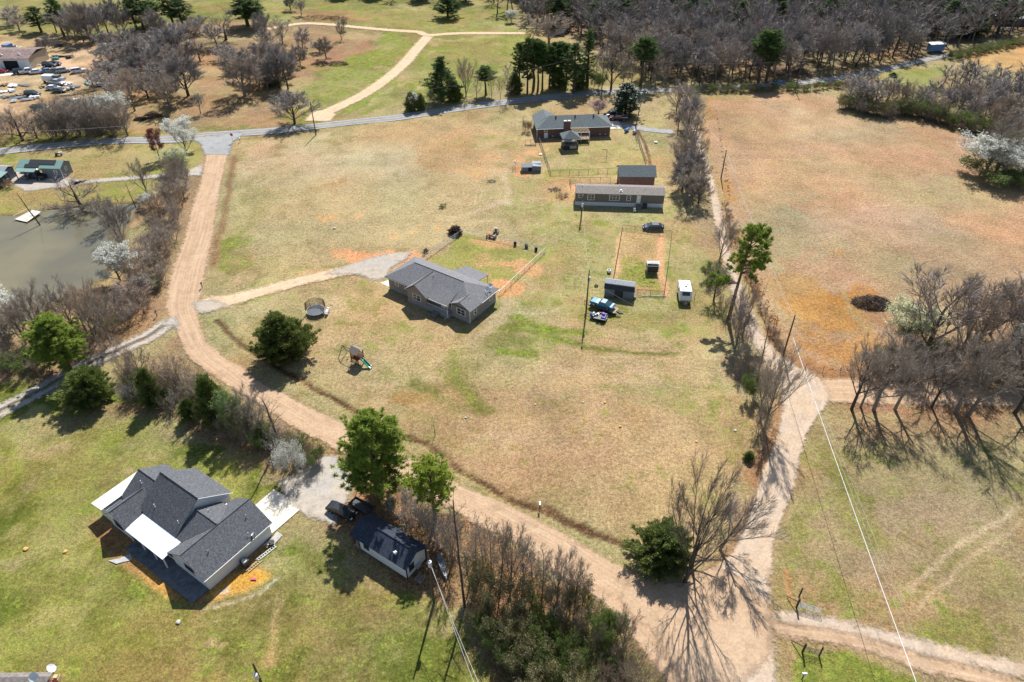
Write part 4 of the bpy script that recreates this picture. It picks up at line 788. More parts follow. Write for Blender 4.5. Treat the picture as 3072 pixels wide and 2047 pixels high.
# big pine at the lane: custom mesh, crown thrown to the right with one low limb to the left
def lane_pine():
    r=random.Random(5); p=g(1674,735); t=thing('pine_tree','tall pine with long bare trunk and layered crown over the lane','tree',(p.x,p.y,0)); w=MB(); f=MB()
    H=hgt(1674,735,520); P=[Vector((.15*i/8+(.9*(i/8)**2),0,H*.95*i/8-.1)) for i in range(9)]; w.tube(P,[.42*(1-.8*i/8) for i in range(9)],8,False)
    cl=[]
    for k in range(46):
        z=(.52+.46*(k/46))*H; q=P[0].lerp(P[8],0); i=min(7,int(z/H/.95*8)); base=P[i].lerp(P[i+1],max(0,min(1,z/H/.95*8-i)))
        a=k*2.4+r.uniform(-.4,.4); fr=k/46; L_=(3.9*math.sin(math.pi*(.3+.6*fr))**.8)*r.uniform(.7,1.1); L_*=1.25 if math.cos(a)>0 else .7
        cl.append((base,Vector((math.cos(a),math.sin(a),.35+.4*fr)),L_))
    for dz,a,L_ in ((.44,3.1,5.2),(.42,3.5,4.6),(.46,2.7,4.2),(.40,3.0,5.6),(.48,.2,3.4),(.36,3.3,4.4)): 
        i=int(dz/.95*8); cl.append((P[i].lerp(P[i+1],.5),Vector((math.cos(a),math.sin(a),.12)),L_))
    for b_,d,L_ in cl:
        Q=[b_]; q=b_.copy(); d=d.normalized()
        for j in range(5): d=(d+rv(r,.2)).normalized(); q=q+d*L_/5; Q.append(q.copy())
        w.tube(Q,[.11*(1-j*.16) for j in range(6)],5,False)
        for j in range(int(2+L_*1.35)):
            u=(.5+.5*r.random())*5; i=min(4,int(u)); c=Q[i].lerp(Q[i+1],min(1,u-i))+rv(r,.35)
            for s_ in range(2): needle_clump(f,c+rv(r,.3),r,.5,30)
    w.build('trunk',M['bark_pine'],t); f.build('crown',M['needle_bright'],t)
lane_pine()
for i,(x,y,tp) in enumerate([(1194,208,96),(1212,214,84),(1226,205,86),(1246,206,94),(1271,198,94),(1286,198,93),(1300,203,98),(1318,214,96),(1236,210,90),(1262,204,102)]):
    plant(f'pinetall{i%3}',x,y,tp,w=5.6 if i not in(2,7) else 7.5,name='pine_tree',label=f'{ordn(i)} tall dark pine from the left in the pine group beside the highway',group='pines in the group north of the highway')
for i,(k,x,y,tp,w,lb) in enumerate([('pinecol',1348,198,64,4.6,'narrow column of a pine right of the pine group by the highway'),('pinetall2',1472,198,82,8,'pine with a round top at the edge of the wood above the highway'),('pinetall2',1742,188,66,7.5,'tall pine with bare trunk above the parked car on the highway'),('pinetall0',1760,186,66,7.5,'right hand pine of the tall pair above the highway'),
   ('pinetall0',1697,74,33,8,'pine deep in the bare wood above the tall pair'),('pinetall1',1660,80,38,8,'green pine left of the lone pine deep in the wood'),('pinetall2',1640,78,40,8,'left pine of the small cluster deep in the wood'),('pinetall1',1579,60,-5,12,'dark pine mass at the left of the wood near the top'),('pinetall0',1560,50,-15,11,'pine behind the dark pine near the top of the wood'),('pinetall1',1598,45,-20,11,'dark pine right of the mass at the top of the wood'),
   ('cedardark',2214,80,14,14,'large dark evergreen beside the far hipped roof house at top right'),('cedardark',2052,26,-20,13,'dark evergreen at the left of the bright lawn at the top right'),('pinetall0',2017,56,32,7,'yellow green pine in the wood below the dark evergreen'),('pinecone',1029,40,-25,12,'dark evergreen standing out from the wood edge at the top'),
   ('pinetall1',95,74,14,9,'dark round topped pine at the top left'),('pinetall0',148,84,-5,8,'slender pine right of the dark round topped pine'),('pinetall1',317,74,-8,9,'leftmost pine of the row at the top left'),('pinetall0',330,66,-12,9,'second pine of the row at the top left'),('pinetall2',355,56,0,9,'middle pine of the row at the top left'),('pinetall0',400,60,-14,10,'fourth pine of the row at the top left'),('pinetall1',423,66,-10,10,'rightmost pine of the row at the top left'),
   ('pinetall1',570,60,-14,13,'dark pine at the top left of the long field'),('pinetall0',585,66,-4,11,'green pine beside the dark pine at the top of the slope'),
   ('pinetall2',1116,218,150,6,'thin pine between the orange bare tree and the pine group'),('cedarslim',945,254,210,4,'small dark cedar at the left end of the highway trees'),('pear1',951,252,212,4,'small white flowering tree between two little cedars by the highway'),('cedarslim',967,252,213,3.6,'little cedar right of the small white flowering tree'),('cedarslim',1183,214,165,5,'dark cedar at the foot of the pine group'),('cedarslim',1283,200,152,6,'bushy cedar in the middle of the pine group foot'),('cedarslim',1045,232,185,5,'green cedar at the right foot of the broad dark pine'),('bushgreen',1005,236,205,6,'green undergrowth tree at the left foot of the broad dark pine'),
   ('cedarslim',1330,205,150,5,'dark cedar at the right end of the pine group'),('bushgreen',1372,205,160,6,'dark evergreen bush by the utility pole on the highway'),('pinecone',2052,176,166,3,'tiny dark evergreen at the roadside in the gap of the trees'),('cedarslim',625,198,172,5,'dark cedar among bare trees on the slope')]):
    plant(k,x,y,tp,w=w,name='flowering_tree' if 'pear' in k else 'pine_tree' if 'pine' in k else 'cedar_tree' if 'cedar' in k else 'evergreen_tree',label=lb)
for i,(k,x,y,tp,w) in enumerate([('vase1',1071,222,130,8),('slim0',1167,232,138,4.5),('slim1',1130,226,160,3),('slim0',1095,228,165,4),('slim2',1020,238,195,3),('slim0',985,246,205,4),('slim1',1150,228,175,3),('slim0',1365,200,120,4),('slim0',1430,198,120,5),('slim1',1450,198,128,5),('slim0',1505,200,120,5),('slim0',1525,202,128,5)]):
    plant(k,x,y,tp,w=w,label=f'{ordn(i)} slender bare tree in the row behind the highway and brick house',group='bare trees north of the highway behind the brick house')
nm_=[(193,98,-5,8),(207,94,0,7),(233,88,5,8),(273,74,-10,8),(333,155,75,9),(290,142,90,9),(310,150,95,8),(393,145,60,10),(417,132,45,11),(380,120,60,10),(340,120,70,9),(360,165,90,8),(597,202,138,7),(643,202,100,11),(662,206,120,9),(610,98,22,7),(650,99,36,9),(697,124,58,6),(750,135,82,7),(668,24,-12,6),(693,35,-4,5),(460,76,34,8),(38,38,8,6),(20,60,20,9),(45,70,30,9),(107,120,80,7),(462,262,212,3.5),(250,110,70,8),(215,100,40,8),(160,92,20,7),(178,95,25,8),(520,140,100,8),(545,165,110,8),(600,150,95,8),(630,150,80,9),(575,190,130,7),(420,170,95,9),(280,180,140,9),(255,190,140,8),(240,170,135,7),(215,200,150,7),(300,130,60,9),(440,110,40,9),(370,90,20,8),(790,70,40,4),(735,120,92,6),(785,92,45,4),(615,205,165,6),(655,190,100,8),(325,180,115,9),(405,110,50,9),(260,150,95,9),(350,190,120,9),(370,210,140,8),(300,215,150,8),(340,225,165,8),(275,235,175,8),(430,150,95,8),(460,140,85,9),(500,110,50,8),(285,165,105,8),(320,150,85,9),(245,215,160,8),(385,165,100,9),(575,165,115,8),(590,190,130,8),(635,185,130,8),(665,170,110,8),(620,120,60,8),(690,150,100,6),(160,72,10,8),(180,78,12,8),(200,80,8,8),(225,76,5,8),(250,80,0,8),(290,82,10,8),(350,75,15,8),(130,75,15,7)]
for i,(x,y,tp,w) in enumerate(nm_):
    plant(('oakfar0','oakfar1','wood0','oakfar2','vase2','wood1')[i%6],x,y,tp,w=w*1.15,label='bare grey tree among the loose trees on the leafy slope by the junk yard',group='bare trees on the slope by the junk yard')
for i,x in enumerate(range(118,300,11)):
    plant(('bushgrey','vase0','bushpurple','vase2','bushbrown')[i%5],x,316+rnd.uniform(-6,5)-i*.4,(225,215,235,228,245)[i%5]+rnd.uniform(-8,8),w=rnd.uniform(7,10),name='bare_tree',label='bare brushy tree in the dense thicket on the north verge of the highway',group='thicket trees on the north verge of the highway')
for i,(x,y,tp) in enumerate([(130,285,225),(165,290,230),(200,280,220),(235,285,215),(180,262,215),(150,262,222),(22,310,240),(85,316,265)]):
    plant(('bushpurple','vase2','bushgrey')[i%3],x,y,tp,w=9,name='bare_tree',label='bare brushy tree in the dense thicket on the north verge of the highway',group='thicket trees on the north verge of the highway')
# lane row
for i,(x,y,h,w) in enumerate([(1570,232,7,8),(1578,262,9,9),(1588,292,10,9),(1584,322,10,9),(1594,348,10,9),(1584,374,10,9.5),(1596,398,10,9),(1588,425,10,9.5),(1598,450,10,9),(1585,470,9,8.5),(1566,300,9,8),(1570,400,9,8),(1612,468,8,6),(1610,425,8,6),(1600,272,7,6),(1606,312,8,6),(1562,255,8,8),(1575,440,9,9)]):
    plant(('open0','oak2','oakfar1','open1','open2')[i%5],x-8,y,h=h*1.05,w=w*.9,label=f'{ordn(i)} bare tree over the narrow lane, counted from the highway',group='bare trees lining the lane')
for i,(k,x,y,tp,w) in enumerate([('vase0',1652,602,492,5.5),('oak0',1640,690,615,6),('bushgrey',1700,760,640,5),('bushbrown',1712,720,640,5),('vase2',1690,800,690,5.5),('bushgrey',1722,855,770,5),('oak3',1757,985,778,7),('vase0',1745,945,800,5),('bushgrey',1710,870,790,5),('bushgreen',1730,915,850,4),('bushbrown',1765,930,870,3),('dead1',1740,860,730,3),('bushgrey',1660,720,660,4),('bushpurple',1746,1000,930,3),('bushbrown',1640,660,610,5),('bushgreen',1632,640,600,4)]):
    plant(k,x,y,tp,w=w,name='bare_tree' if 'bush' not in k else 'shrub',cat='tree' if 'bush' not in k else 'shrub',label=f'{ordn(i)} {"bare tree" if "bush" not in k else "brushy shrub"} on the field side of the lane, counted downhill',group='growth along the field side of the lane')
for i in range(26):
    t=i/25; x=np.interp(t,[0,.5,.8,1],[1664,1722,1772,1800])+rnd.uniform(-2,7); y=np.interp(t,[0,.5,.8,1],[478,640,770,815])
    plant(('bushbrown','bushgrey','bushdeadleaf')[i%3],x,y,h=rnd.uniform(1.0,2.2),w=rnd.uniform(1.8,3),name='shrub',cat='shrub',label='low brown scrub along the fence on the field side of the lane',group='low scrub between the lane and the right field')
# right cluster along the farm lane, trunks leaning right as in the print
for i,(k,x,y,h,w,ln) in enumerate([('open1',1957,940,15,8.5,.22),('open2',2008,942,14,8,.18),('open0',2056,942,15.5,10,.3),('open1',2141,937,12,7,.2),('open2',2197,948,16,9.5,.2),('open0',2224,956,17,12,.3),('open1',2332,950,15,10,.3),('open2',1978,934,10,5,.05)]):
    plant(k,x,y,h=h,w=w,rz=rnd.uniform(0,6),label=f'{ordn(i)} bare tree on the lower side of the farm lane, counted from the fork',group='bare trees along the farm lane')
for i,(k,x,y,tp,w) in enumerate([('vase2',2125,812,592,15),('vase1',2195,835,660,11),('vase2',2240,800,615,12),('oak0',2310,820,650,13),('vase0',2060,850,760,7),('bushgrey',2020,862,800,8),('bushgrey',2085,868,800,9),('bushpurple',2150,870,790,10),('bushgrey',2215,872,790,10),('bushbrown',2280,875,780,11),('bushgrey',2345,880,790,11),('bushgreen',2120,825,760,8),('bushbrown',2180,850,760,9),('busholive',2260,850,780,9),('vase2',2350,760,640,12),('bushgreen',2030,838,800,5),('vase0',1995,865,800,6),('bushbrown',2320,850,760,9),('oak3',2390,860,680,14),('bushgrey',2055,845,785,7),('vase1',2275,770,650,9)]):
    plant(k,x,y,tp,w=w,name='bare_tree' if 'bush' not in k else 'shrub',cat='tree' if 'bush' not in k else 'shrub',label=f'{ordn(i)} {"bare tree" if "bush" not in k else "tangled shrub"} from the left in the thicket above the farm lane',group='thicket between the right field and the farm lane')
# hedge along the lower left and the pond thicket
for i,(k,x,y,tp,w) in enumerate([('bushbrown',290,850,790,4),('vase1',330,880,800,5),('bushbrown',375,880,825,5),('bushbrown',400,905,840,5),('vase1',420,900,815,5),('bushgrey',450,920,865,5),('vase1',470,945,850,4.5),('bushbrown',475,960,900,4),('bushgrey',330,915,865,4),('busholive',350,905,850,5),('vase0',575,1000,885,4.5),('bushgrey',590,1020,940,4.5),('busholive',560,1010,945,4),('bushbrown',525,985,925,4),('vase0',600,1005,900,4),('bushgrey',640,1040,970,4),('bushgreen',600,1030,985,3),('bushbrown',300,870,820,4),('busholive',540,995,935,4),('bushbrown',430,935,890,4),('bushgrey',390,940,885,5),('bushbrown',700,1060,1015,4),('bushgrey',655,1060,1005,3.5)]):
    plant(k,x,y,tp,w=w,name='bare_tree' if 'bush' not in k else 'shrub',cat='tree' if 'bush' not in k else 'shrub',label=f'{ordn(i)} {"bare sapling" if "bush" not in k else "brushy shrub"} in the hedge above the white house lawn',group='hedge below the dirt road bend')
for i in range(40):
    t=i/39; x=np.interp(t,[0,.3,.6,1],[285,420,540,715])+rnd.uniform(-28,28); y=np.interp(t,[0,.3,.6,1],[885,915,985,1060])+rnd.uniform(-22,14)
    plant(('bushgrey','bushbrown','bushgreen','busholive','bushbrown','bushlight','bushgrey')[i%7],x,y,h=rnd.uniform(2.2,4.6),w=rnd.uniform(3,5),name='shrub',cat='shrub',label='leafless brown brush filling the hedge below the dirt road bend',group='brush filling the hedge below the bend')
pt=[]
for x,y in [(432,402),(425,425),(420,450),(412,475),(405,500),(398,525),(390,550),(384,575),(376,600),(366,622),(355,645),(345,670),(330,690),(318,712),(300,735),(280,755),(395,440),(385,470),(372,500),(362,535),(350,565),(335,590),(330,625),(310,650),(300,680),(285,705),(262,730),(240,752),(410,415),(398,408)]: pt.append((x+rnd.uniform(-6,6),y+rnd.uniform(-4,4)))
for i,(x,y) in enumerate(pt):
    k=('bushgrey','bushpurple','vase0','bushbrown','bushgrey')[i%5]
    plant(k,x,y,h=rnd.uniform(4.5,7.5),w=rnd.uniform(5,7.5),name='bare_tree' if 'bush' not in k else 'shrub',cat='tree' if 'bush' not in k else 'shrub',label='leafless brush in the thicket between the pond and the dirt road',group='thicket between pond and dirt road')
for i,(k,x,y,tp,w) in enumerate([('oak0',96,782,648,8),('vase1',60,790,690,7),('vase1',130,770,680,6),('vase2',165,750,640,6),('vase1',200,765,660,6),('vase1',225,790,650,7),('oak3',255,790,640,7),('vase1',20,800,720,7),('bushbrown',40,830,790,7),('bushgreen',60,850,800,6),('bushbrown',100,850,800,6),('bushbrown',15,850,800,6),('bushbrown',215,810,770,6),('bushbrown',260,800,760,6),('busholive',250,760,725,4),('bushbrown',180,800,760,5),('bushgreen',90,840,800,4),('vase1',185,730,670,5),('vase1',230,740,660,6),('bushgreen',365,660,630,3)]):
    plant(k,x,y,tp,w=w,name='bare_tree' if 'bush' not in k else 'shrub',cat='tree' if 'bush' not in k else 'shrub',label=f'{ordn(i)} {"bare tree" if "bush" not in k else "brown shrub"} below the pond, near the gravel lane and the big pine',group='growth on the lower bank of the pond')
for i,(k,x,y,tp,w) in enumerate([('bushgrey',150,488,455,6),('bushgrey',215,485,450,6),('bushgrey',180,492,468,7),('vase0',250,520,440,5),('vase0',270,545,470,5),('bushpurple',260,500,455,5),('bushgrey',295,500,465,4),('vase1',290,590,520,4)]):
    plant(k,x,y,tp,w=w,name='bare_tree' if 'bush' not in k else 'shrub',cat='tree' if 'bush' not in k else 'shrub',label=f'{ordn(i)} {"bare tree" if "bush" not in k else "grey shrub"} rooted in the shallow water of the pond',group='growth in the shallow water of the pond')
# shady strip by the small cabin
for i,(k,x,y,tp,w) in enumerate([('bushlight',925,1180,1115,6),('bushlight',960,1200,1125,6),('bushgrey',985,1215,1140,5.5),('bushlight',1010,1255,1180,6),('vase0',1040,1290,1170,4),('bushgrey',1040,1265,1190,4),('slim0',1095,1330,1175,3),('slim1',1130,1345,1190,3.5),('slim0',1150,1350,1200,3.5),('vase1',1175,1350,1195,4.5),('slim2',1200,1365,1230,3),('slim0',1225,1370,1240,3.5),('slim1',1110,1300,1200,3),('busholive',1090,1370,1290,4),('busholive',1120,1400,1320,5),('busholive',1180,1420,1340,5),('busholive',1240,1400,1330,4.5),('bushgreen',1250,1440,1380,4),('bushbrown',1300,1440,1350,5),('busholive',1330,1410,1330,4.5),('bushgrey',1290,1400,1330,4.5),('busholive',1150,1470,1410,5),('busholive',1200,1490,1430,5),('bushgreen',1260,1500,1440,4),('bushbrown',1350,1490,1400,5),('bushgreen',1390,1480,1400,4),('bushgreen',1370,1440,1385,3.5),('busholive',1180,1530,1470,5),('busholive',1240,1550,1490,5),('bushgreen',1310,1540,1480,4),('bushbrown',1400,1550,1480,5),('bushbrown',1450,1570,1500,5),('bushbrown',1440,1530,1475,4),('busholive',1330,1590,1520,5),('bushbrown',1480,1610,1540,5),('busholive',1250,1600,1540,5),('bushgreen',890,1165,1135,3),('bushdeadleaf',860,1150,1125,3),('vase0',1280,1385,1250,4),('vase1',1320,1400,1280,4),('vase1',1430,1500,1410,3.5),('bushbrown',1395,1590,1530,4),('busholive',1100,1430,1385,3.5),('slim1',1245,1385,1250,3),('slim0',1080,1350,1230,3),('bushgreen',1150,1500,1455,4),('bushgreen',1210,1530,1480,4.5),('bushbright',1175,1455,1415,3),('bushgreen',1290,1565,1515,4),('bushbright',1400,1440,1395,3.5),('bushgreen',1370,1540,1490,4),('bushbright',1340,1480,1440,3),('bushgreen',1110,1455,1415,3),('bushgreen',1230,1455,1410,3.5)]):
    bz='bush' in k; plant(k,x,y,tp,w=w,name='shrub' if bz else 'bare_tree',cat='shrub' if bz else 'tree',label=f'{ordn(i)} {"tangled shrub" if bz else "thin bare tree"} in the overgrown strip from the small cabin down the road',group='overgrown strip by the small cabin')
# woods: the largest ones singly, the rest as one mass
def inpoly(x,y,P):
    c=False
    for i in range(len(P)):
        x1,y1=P[i];x2,y2=P[(i+1)%len(P)]
        if (y1>y)!=(y2>y) and x<(x2-x1)*(y-y1)/(y2-y1)+x1: c=not c
    return c
def scatter(P, dist, seed, excl=()):
    Pw=[W(p) for p in P]; r=random.Random(seed); out=[]; x0=min(p[0] for p in Pw);x1=max(p[0] for p in Pw);y0=min(p[1] for p in Pw);y1=max(p[1] for p in Pw); E_=[[W(p) for p in e] for e in excl]
    cells={}
    for k in range(int((x1-x0)*(y1-y0)/dist/dist*6)):
        x=r.uniform(x0,x1);y=r.uniform(y0,y1)
        if not inpoly(x,y,Pw) or any(inpoly(x,y,e) for e in E_): continue
        c=(int(x//dist),int(y//dist))
        if any((q[0]-x)**2+(q[1]-y)**2<dist*dist for a in(-1,0,1) for b in(-1,0,1) for q in cells.get((c[0]+a,c[1]+b),[])): continue
        cells.setdefault(c,[]).append((x,y)); out.append((x,y))
    return out
def put(key,x,y,h,w,name,label,cat,group):
    parts,zh,rw=PR[key]; t=thing(name,label,cat,(x,y,-.05),rnd.uniform(0,6.28),group); t.scale=(w/2/rw,w/2/rw,h/zh)
    for nm,me in parts: o=bpy.data.objects.new(nm,me); C.objects.link(o); o.parent=t
    return t
WOOD=[(1195,-120),(1205,30),(1215,62),(1245,72),(1300,70),(1330,78),(1380,120),(1450,160),(1500,190),(1560,196),(1700,186),(1800,180),(1900,168),(2015,148),(2130,122),(2340,78),(2480,50),(2600,-120)]
EX=[[(2075,-60),(2200,-60),(2205,30),(2130,40),(2080,25)],[(2140,20),(2200,18),(2205,48),(2140,50)],[(2260,30),(2353,25),(2353,55),(2255,60)]]
ws=scatter(WOOD,4.4,3,EX); ws.sort(key=lambda p:p[1]); near=ws[:74]; far=ws[74:]
for i,(x,y) in enumerate(near): put(f'wood{i%6}',x,y,rnd.uniform(12,17),rnd.uniform(7,10),'bare_tree','leafless tree in the front of the big wood north of the highway','tree','leafless trees in the front of the big wood')
WOOD2=[(1930,225),(1945,238),(1985,254),(2030,266),(2060,256),(2160,278),(2240,298),(2300,316),(2450,335),(2600,230),(2353,192),(2260,188),(2200,190),(2160,200),(2150,235),(2060,245),(2030,225),(1950,212)]
EX2=[[(2045,175),(2125,168),(2130,215),(2095,240),(2060,235)]]
w2=scatter(WOOD2,4.2,8,EX2)
w2.sort(key=lambda p:p[1])
for i,(x,y) in enumerate(w2[:60]): put(f'wood{(i*5)%6}' if i%4 else 'vase1',x,y,rnd.uniform(7,10),rnd.uniform(6,8.5),'bare_tree','leafless tree in the wooded draw between the right field and the highway','tree','leafless trees in the wooded draw on the right')
for i in range(46):
    t=i/45; x=1935+t*430; y=np.interp(x,[1935,2030,2060,2160,2240,2300,2353],[248,270,260,284,304,325,345])+rnd.uniform(-7,2)
    k=('busholive','bushgrey','bushpurple','bushgreen')[i%4]; plant(k,x,y,h=rnd.uniform(4,6.5),w=rnd.uniform(5,8),name='shrub',cat='shrub',label='green tinged undergrowth shrub on the field edge of the wooded draw',group='undergrowth on the field edge of the wooded draw')
for i in range(34):
    x=1600+i*12; k=('bushgreen','bushgrey','busholive')[i%3]; y=np.interp(x,[1600,1700,1850,1930,2000],[212,210,206,200,186]); plant(k,x,y+rnd.uniform(-1,3),h=rnd.uniform(1.8,3.4),w=rnd.uniform(2.5,4.5),name='shrub',cat='shrub',label='roadside shrub in the fence row between the highway and the right field',group='shrubs in the fence row along the highway')
for i in range(16):
    x=2190+i*11; plant(('bushgreen','busholive')[i%2],x,np.interp(x,[2190,2353],[136,100]),h=3,w=5,name='shrub',cat='shrub',label='dark hedge shrub between the far highway and the orange field corner',group='hedge shrubs at the far right of the highway')
def merged(name, items, label, cat, m):
    """one object out of many placed copies"""
    VV=[];FF=[];MI=[];mats=[];off=0
    for key,x,y,h,w,a in items:
        parts,zh,rw=PR[key]
        for nm,me in parts:
            if key not in CA or nm not in CA[key]:
                v=np.empty(len(me.vertices)*3,np.float32); me.vertices.foreach_get("co",v); tri=[]
                me.calc_loop_triangles(); tt=np.empty(len(me.loop_triangles)*3,np.int32); me.loop_triangles.foreach_get("vertices",tt)
                CA.setdefault(key,{})[nm]=(v.reshape(-1,3),tt.reshape(-1,3))
            v,tt=CA[key][nm]; s=w/2/rw; c,sn=math.cos(a)*s,math.sin(a)*s
            q=np.empty_like(v); q[:,0]=v[:,0]*c-v[:,1]*sn+x; q[:,1]=v[:,0]*sn+v[:,1]*c+y; q[:,2]=v[:,2]*h/zh
            mm=me.materials[0]
            if mm not in mats: mats.append(mm)
            VV.append(q);FF.append(tt+off);off+=len(v);MI.append(np.full(len(tt),mats.index(mm),np.int32))
    v=np.concatenate(VV);f_=np.concatenate(FF);mi=np.concatenate(MI); me=bpy.data.meshes.new(name); me.vertices.add(len(v)); me.vertices.foreach_set("co",v.ravel()); me.loops.add(f_.size); me.loops.foreach_set("vertex_index",f_.ravel().astype(np.int32)); me.polygons.add(len(f_)); me.polygons.foreach_set("loop_start",np.arange(0,f_.size,3,dtype=np.int32)); me.polygons.foreach_set("loop_total",np.full(len(f_),3,np.int32)); 
    for mm in mats: me.materials.append(mm)
    me.polygons.foreach_set("material_index",mi); me.update(calc_edges=True); o=bpy.data.objects.new(name,me); C.objects.link(o); return tag(o,label,cat,kind='stuff')
CA={}
def mk_far(key,seed,tw):
    t=TreeGen(seed,[(8,.4,.8,.38,.5)],.16,.2,1.9,.06,24); t.limb(Vector((0,0,-.2)),Vector((0,0,1)),8.6,.15,0); proto_tree(key,t,'bark_grey',tw)
mk_far('far0',201,'twig_wood'); mk_far('far1',202,'twig_wood'); mk_far('far2',203,'twig_purple')
r_=random.Random(4)
items=[(f'far{r_.randrange(3)}' if r_.random()>.12 else 'pinetall1',x,y,r_.uniform(12,17),r_.uniform(8,11),r_.uniform(0,6.28)) for x,y in far]
items=[it for it in items if not (it[0]=='pinetall1' and it[2]<300)]
items+=[(f'far{r_.randrange(3)}',x,y,r_.uniform(7,10),r_.uniform(7,9),r_.uniform(0,6.28)) for x,y in w2[60:]]
print('near',len(near),'far',len(items),'w2',len(w2))
merged('wood_mass',items,'far mass of leafless trees filling the big wood behind the front rows','wood',None)
top=scatter([(620,-20),(760,-10),(900,5),(960,8),(1010,12),(1100,28),(1200,40),(1210,-160),(560,-160)],6,12); top=[('pinetall1' if r_.random()<.4 else 'far0',x,y,14,10,r_.uniform(0,6)) for x,y in top][:200]
tl=scatter([(-100,-60),(420,-50),(560,-30),(560,-160),(-300,-160)],11,13); top+=[('far1',x,y,13,10,1.) for x,y in tl][:60]
merged('wood_mass',top,'distant wooded edge along the top of the far fields','wood',None)
# low growth that cannot be counted: leaf litter and tufts
def tufts(name, zones, dens, key_m, size, label, cat='ground cover', hgt_=.35):
    r=random.Random(len(name)+len(zones)); mb=MB()
    for Z_ in zones:
        Pw=[W(p) for p in Z_]; x0=min(p[0] for p in Pw);x1=max(p[0] for p in Pw);y0=min(p[1] for p in Pw);y1=max(p[1] for p in Pw)
        for k in range(int((x1-x0)*(y1-y0)*dens)):
            x=r.uniform(x0,x1);y=r.uniform(y0,y1)
            if not inpoly(x,y,Pw): continue
            for j in range(5):
                a=r.uniform(0,6.28);b=Vector((x+r.uniform(-.25,.25),y+r.uniform(-.25,.25),-.05)); u=Vector((math.cos(a),math.sin(a),0))*size*.5; mb.add([b-u,b+u,b+Vector((r.uniform(-.2,.2),r.uniform(-.2,.2),hgt_*r.uniform(.5,1.3)))],[(0,1,2)])
    o=mb.build(name,M[key_m]); tag(o,label,cat,kind='stuff')
mat('straw_orange',(.42,.22,.08),col2=(.58,.34,.13),scale=.5); mat('weeds',(.12,.17,.035),col2=(.22,.25,.07),scale=.6); mat('straw_dull',(.30,.22,.13),col2=(.42,.31,.18),scale=.5)
tufts('tall_grass',[[(1690,490),(1720,560),(1750,640),(1800,760),(1770,740),(1725,620)],[(1645,240),(1680,460),(1668,440)]],1.6,'straw_orange',.22,'patches of tall orange dry grass beside the lane in the right field','dry grass',.22)
tufts('weeds',[[(1810,1485),(1900,1495),(2060,1535),(2180,1600),(1830,1600)],[(1110,1420),(1300,1400),(1440,1480),(1520,1590),(1150,1600)],[(1465,600),(1500,610),(1510,660),(1440,660),(1430,620)]],1.5,'weeds',.2,'leafy green weeds growing through the rough grass','weeds',.1)
tufts('brown_stalks',[[(780,1140),(900,1130),(1100,1170),(1240,1270),(1390,1370),(1300,1400),(1060,1380),(960,1350)],[(300,870),(420,820),(470,900),(700,1010),(730,1050),(640,1060),(470,960)],[(350,480),(430,420),(400,560),(340,720),(250,760),(330,620)],[(1900,850),(2100,800),(2353,780),(2353,890),(1960,860)],[(1700,820),(1770,900),(1760,1000),(1720,940)]],1.3,'straw_dull',.12,'dead brown stalks and leaf litter under the bare brush','undergrowth',.3)
# brush piles
def brush(x,y,w,h,label,m='bark_dark',n=240):
    p=g(x,y); r=random.Random(int(x*7+y)); mb=MB()
    for k in range(n):
        a=r.uniform(0,6.28); q=r.random()**.5; c=Vector((math.cos(a)*q*w/2,math.sin(a)*q*w/3,h*(1-q*q)*r.random())); d=rv(r); d.z*=.35; d.normalize(); l=r.uniform(.5,1.6); mb.tube([c-d*l/2,c+rv(r,.1),c+d*l/2],[.05,.04,.015],3,False)
    o=mb.build('brush_pile',M[m]); o.location=p; tag(o,label,'brush pile')
brush(2003,698,7.5,1.6,'dark round pile of cut branches in the orange grass of the right field',n=700)
brush(477,116,9,1.4,'long dark brush pile in the clearing below the spreading oak')
brush(500,262,9,1.2,'brush heap on the verge under the tall bare oak')
brush(350,268,6,1.5,'brush heap left of the heap under the tall oak')
brush(322,275,4,1,'small brush heap close to the white pear by the highway')
brush(730,42,14,1.6,'long brush row at the left end of the far field')
brush(770,44,12,1.4,'second brush row right of the long one at the far field')
brush(775,148,8,1.2,'pile of logs and brush at the green edge of the slope')
brush(1275,437,3.2,.5,'low pile of boards and sticks left of the mobile home','wood_grey',60)
brush(1130,417,2.2,.3,'flat scatter of sticks in the field left of the mobile home','wood_grey',30)
# ---------------- buildings ----------------
def P4(px,py,h=0): return g(px/KD,py/KD,h)       # full size photo pixels
def gable(mb, x0,x1,y0,y1,e,r,ax='x',t=.12,xr=None):
    """two roof planes; ridge along ax"""
    if ax=='x': m=(y0+y1)/2 if xr is None else xr; mb.slab([(x0,y0,e),(x1,y0,e),(x1,m,r),(x0,m,r)],t); mb.slab([(x0,m,r),(x1,m,r),(x1,y1,e),(x0,y1,e)],t)
    else: m=(x0+x1)/2 if xr is None else xr; mb.slab([(x0,y1,e),(x0,y0,e),(m,y0,r),(m,y1,r)],t); mb.slab([(m,y1,r),(m,y0,r),(x1,y0,e),(x1,y1,e)],t)
def hip(mb,x0,x1,y0,y1,e,r,i0,i1,t=.12):
    m=(y0+y1)/2; a,b=(x0+i0,m,r),(x1-i1,m,r)
    mb.slab([(x0,y0,e),(x1,y0,e),b,a],t); mb.slab([(x1,y1,e),(x0,y1,e),a,b],t); mb.slab([(x0,y1,e),(x0,y0,e),a],t); mb.slab([(x1,y0,e),(x1,y1,e),b],t)
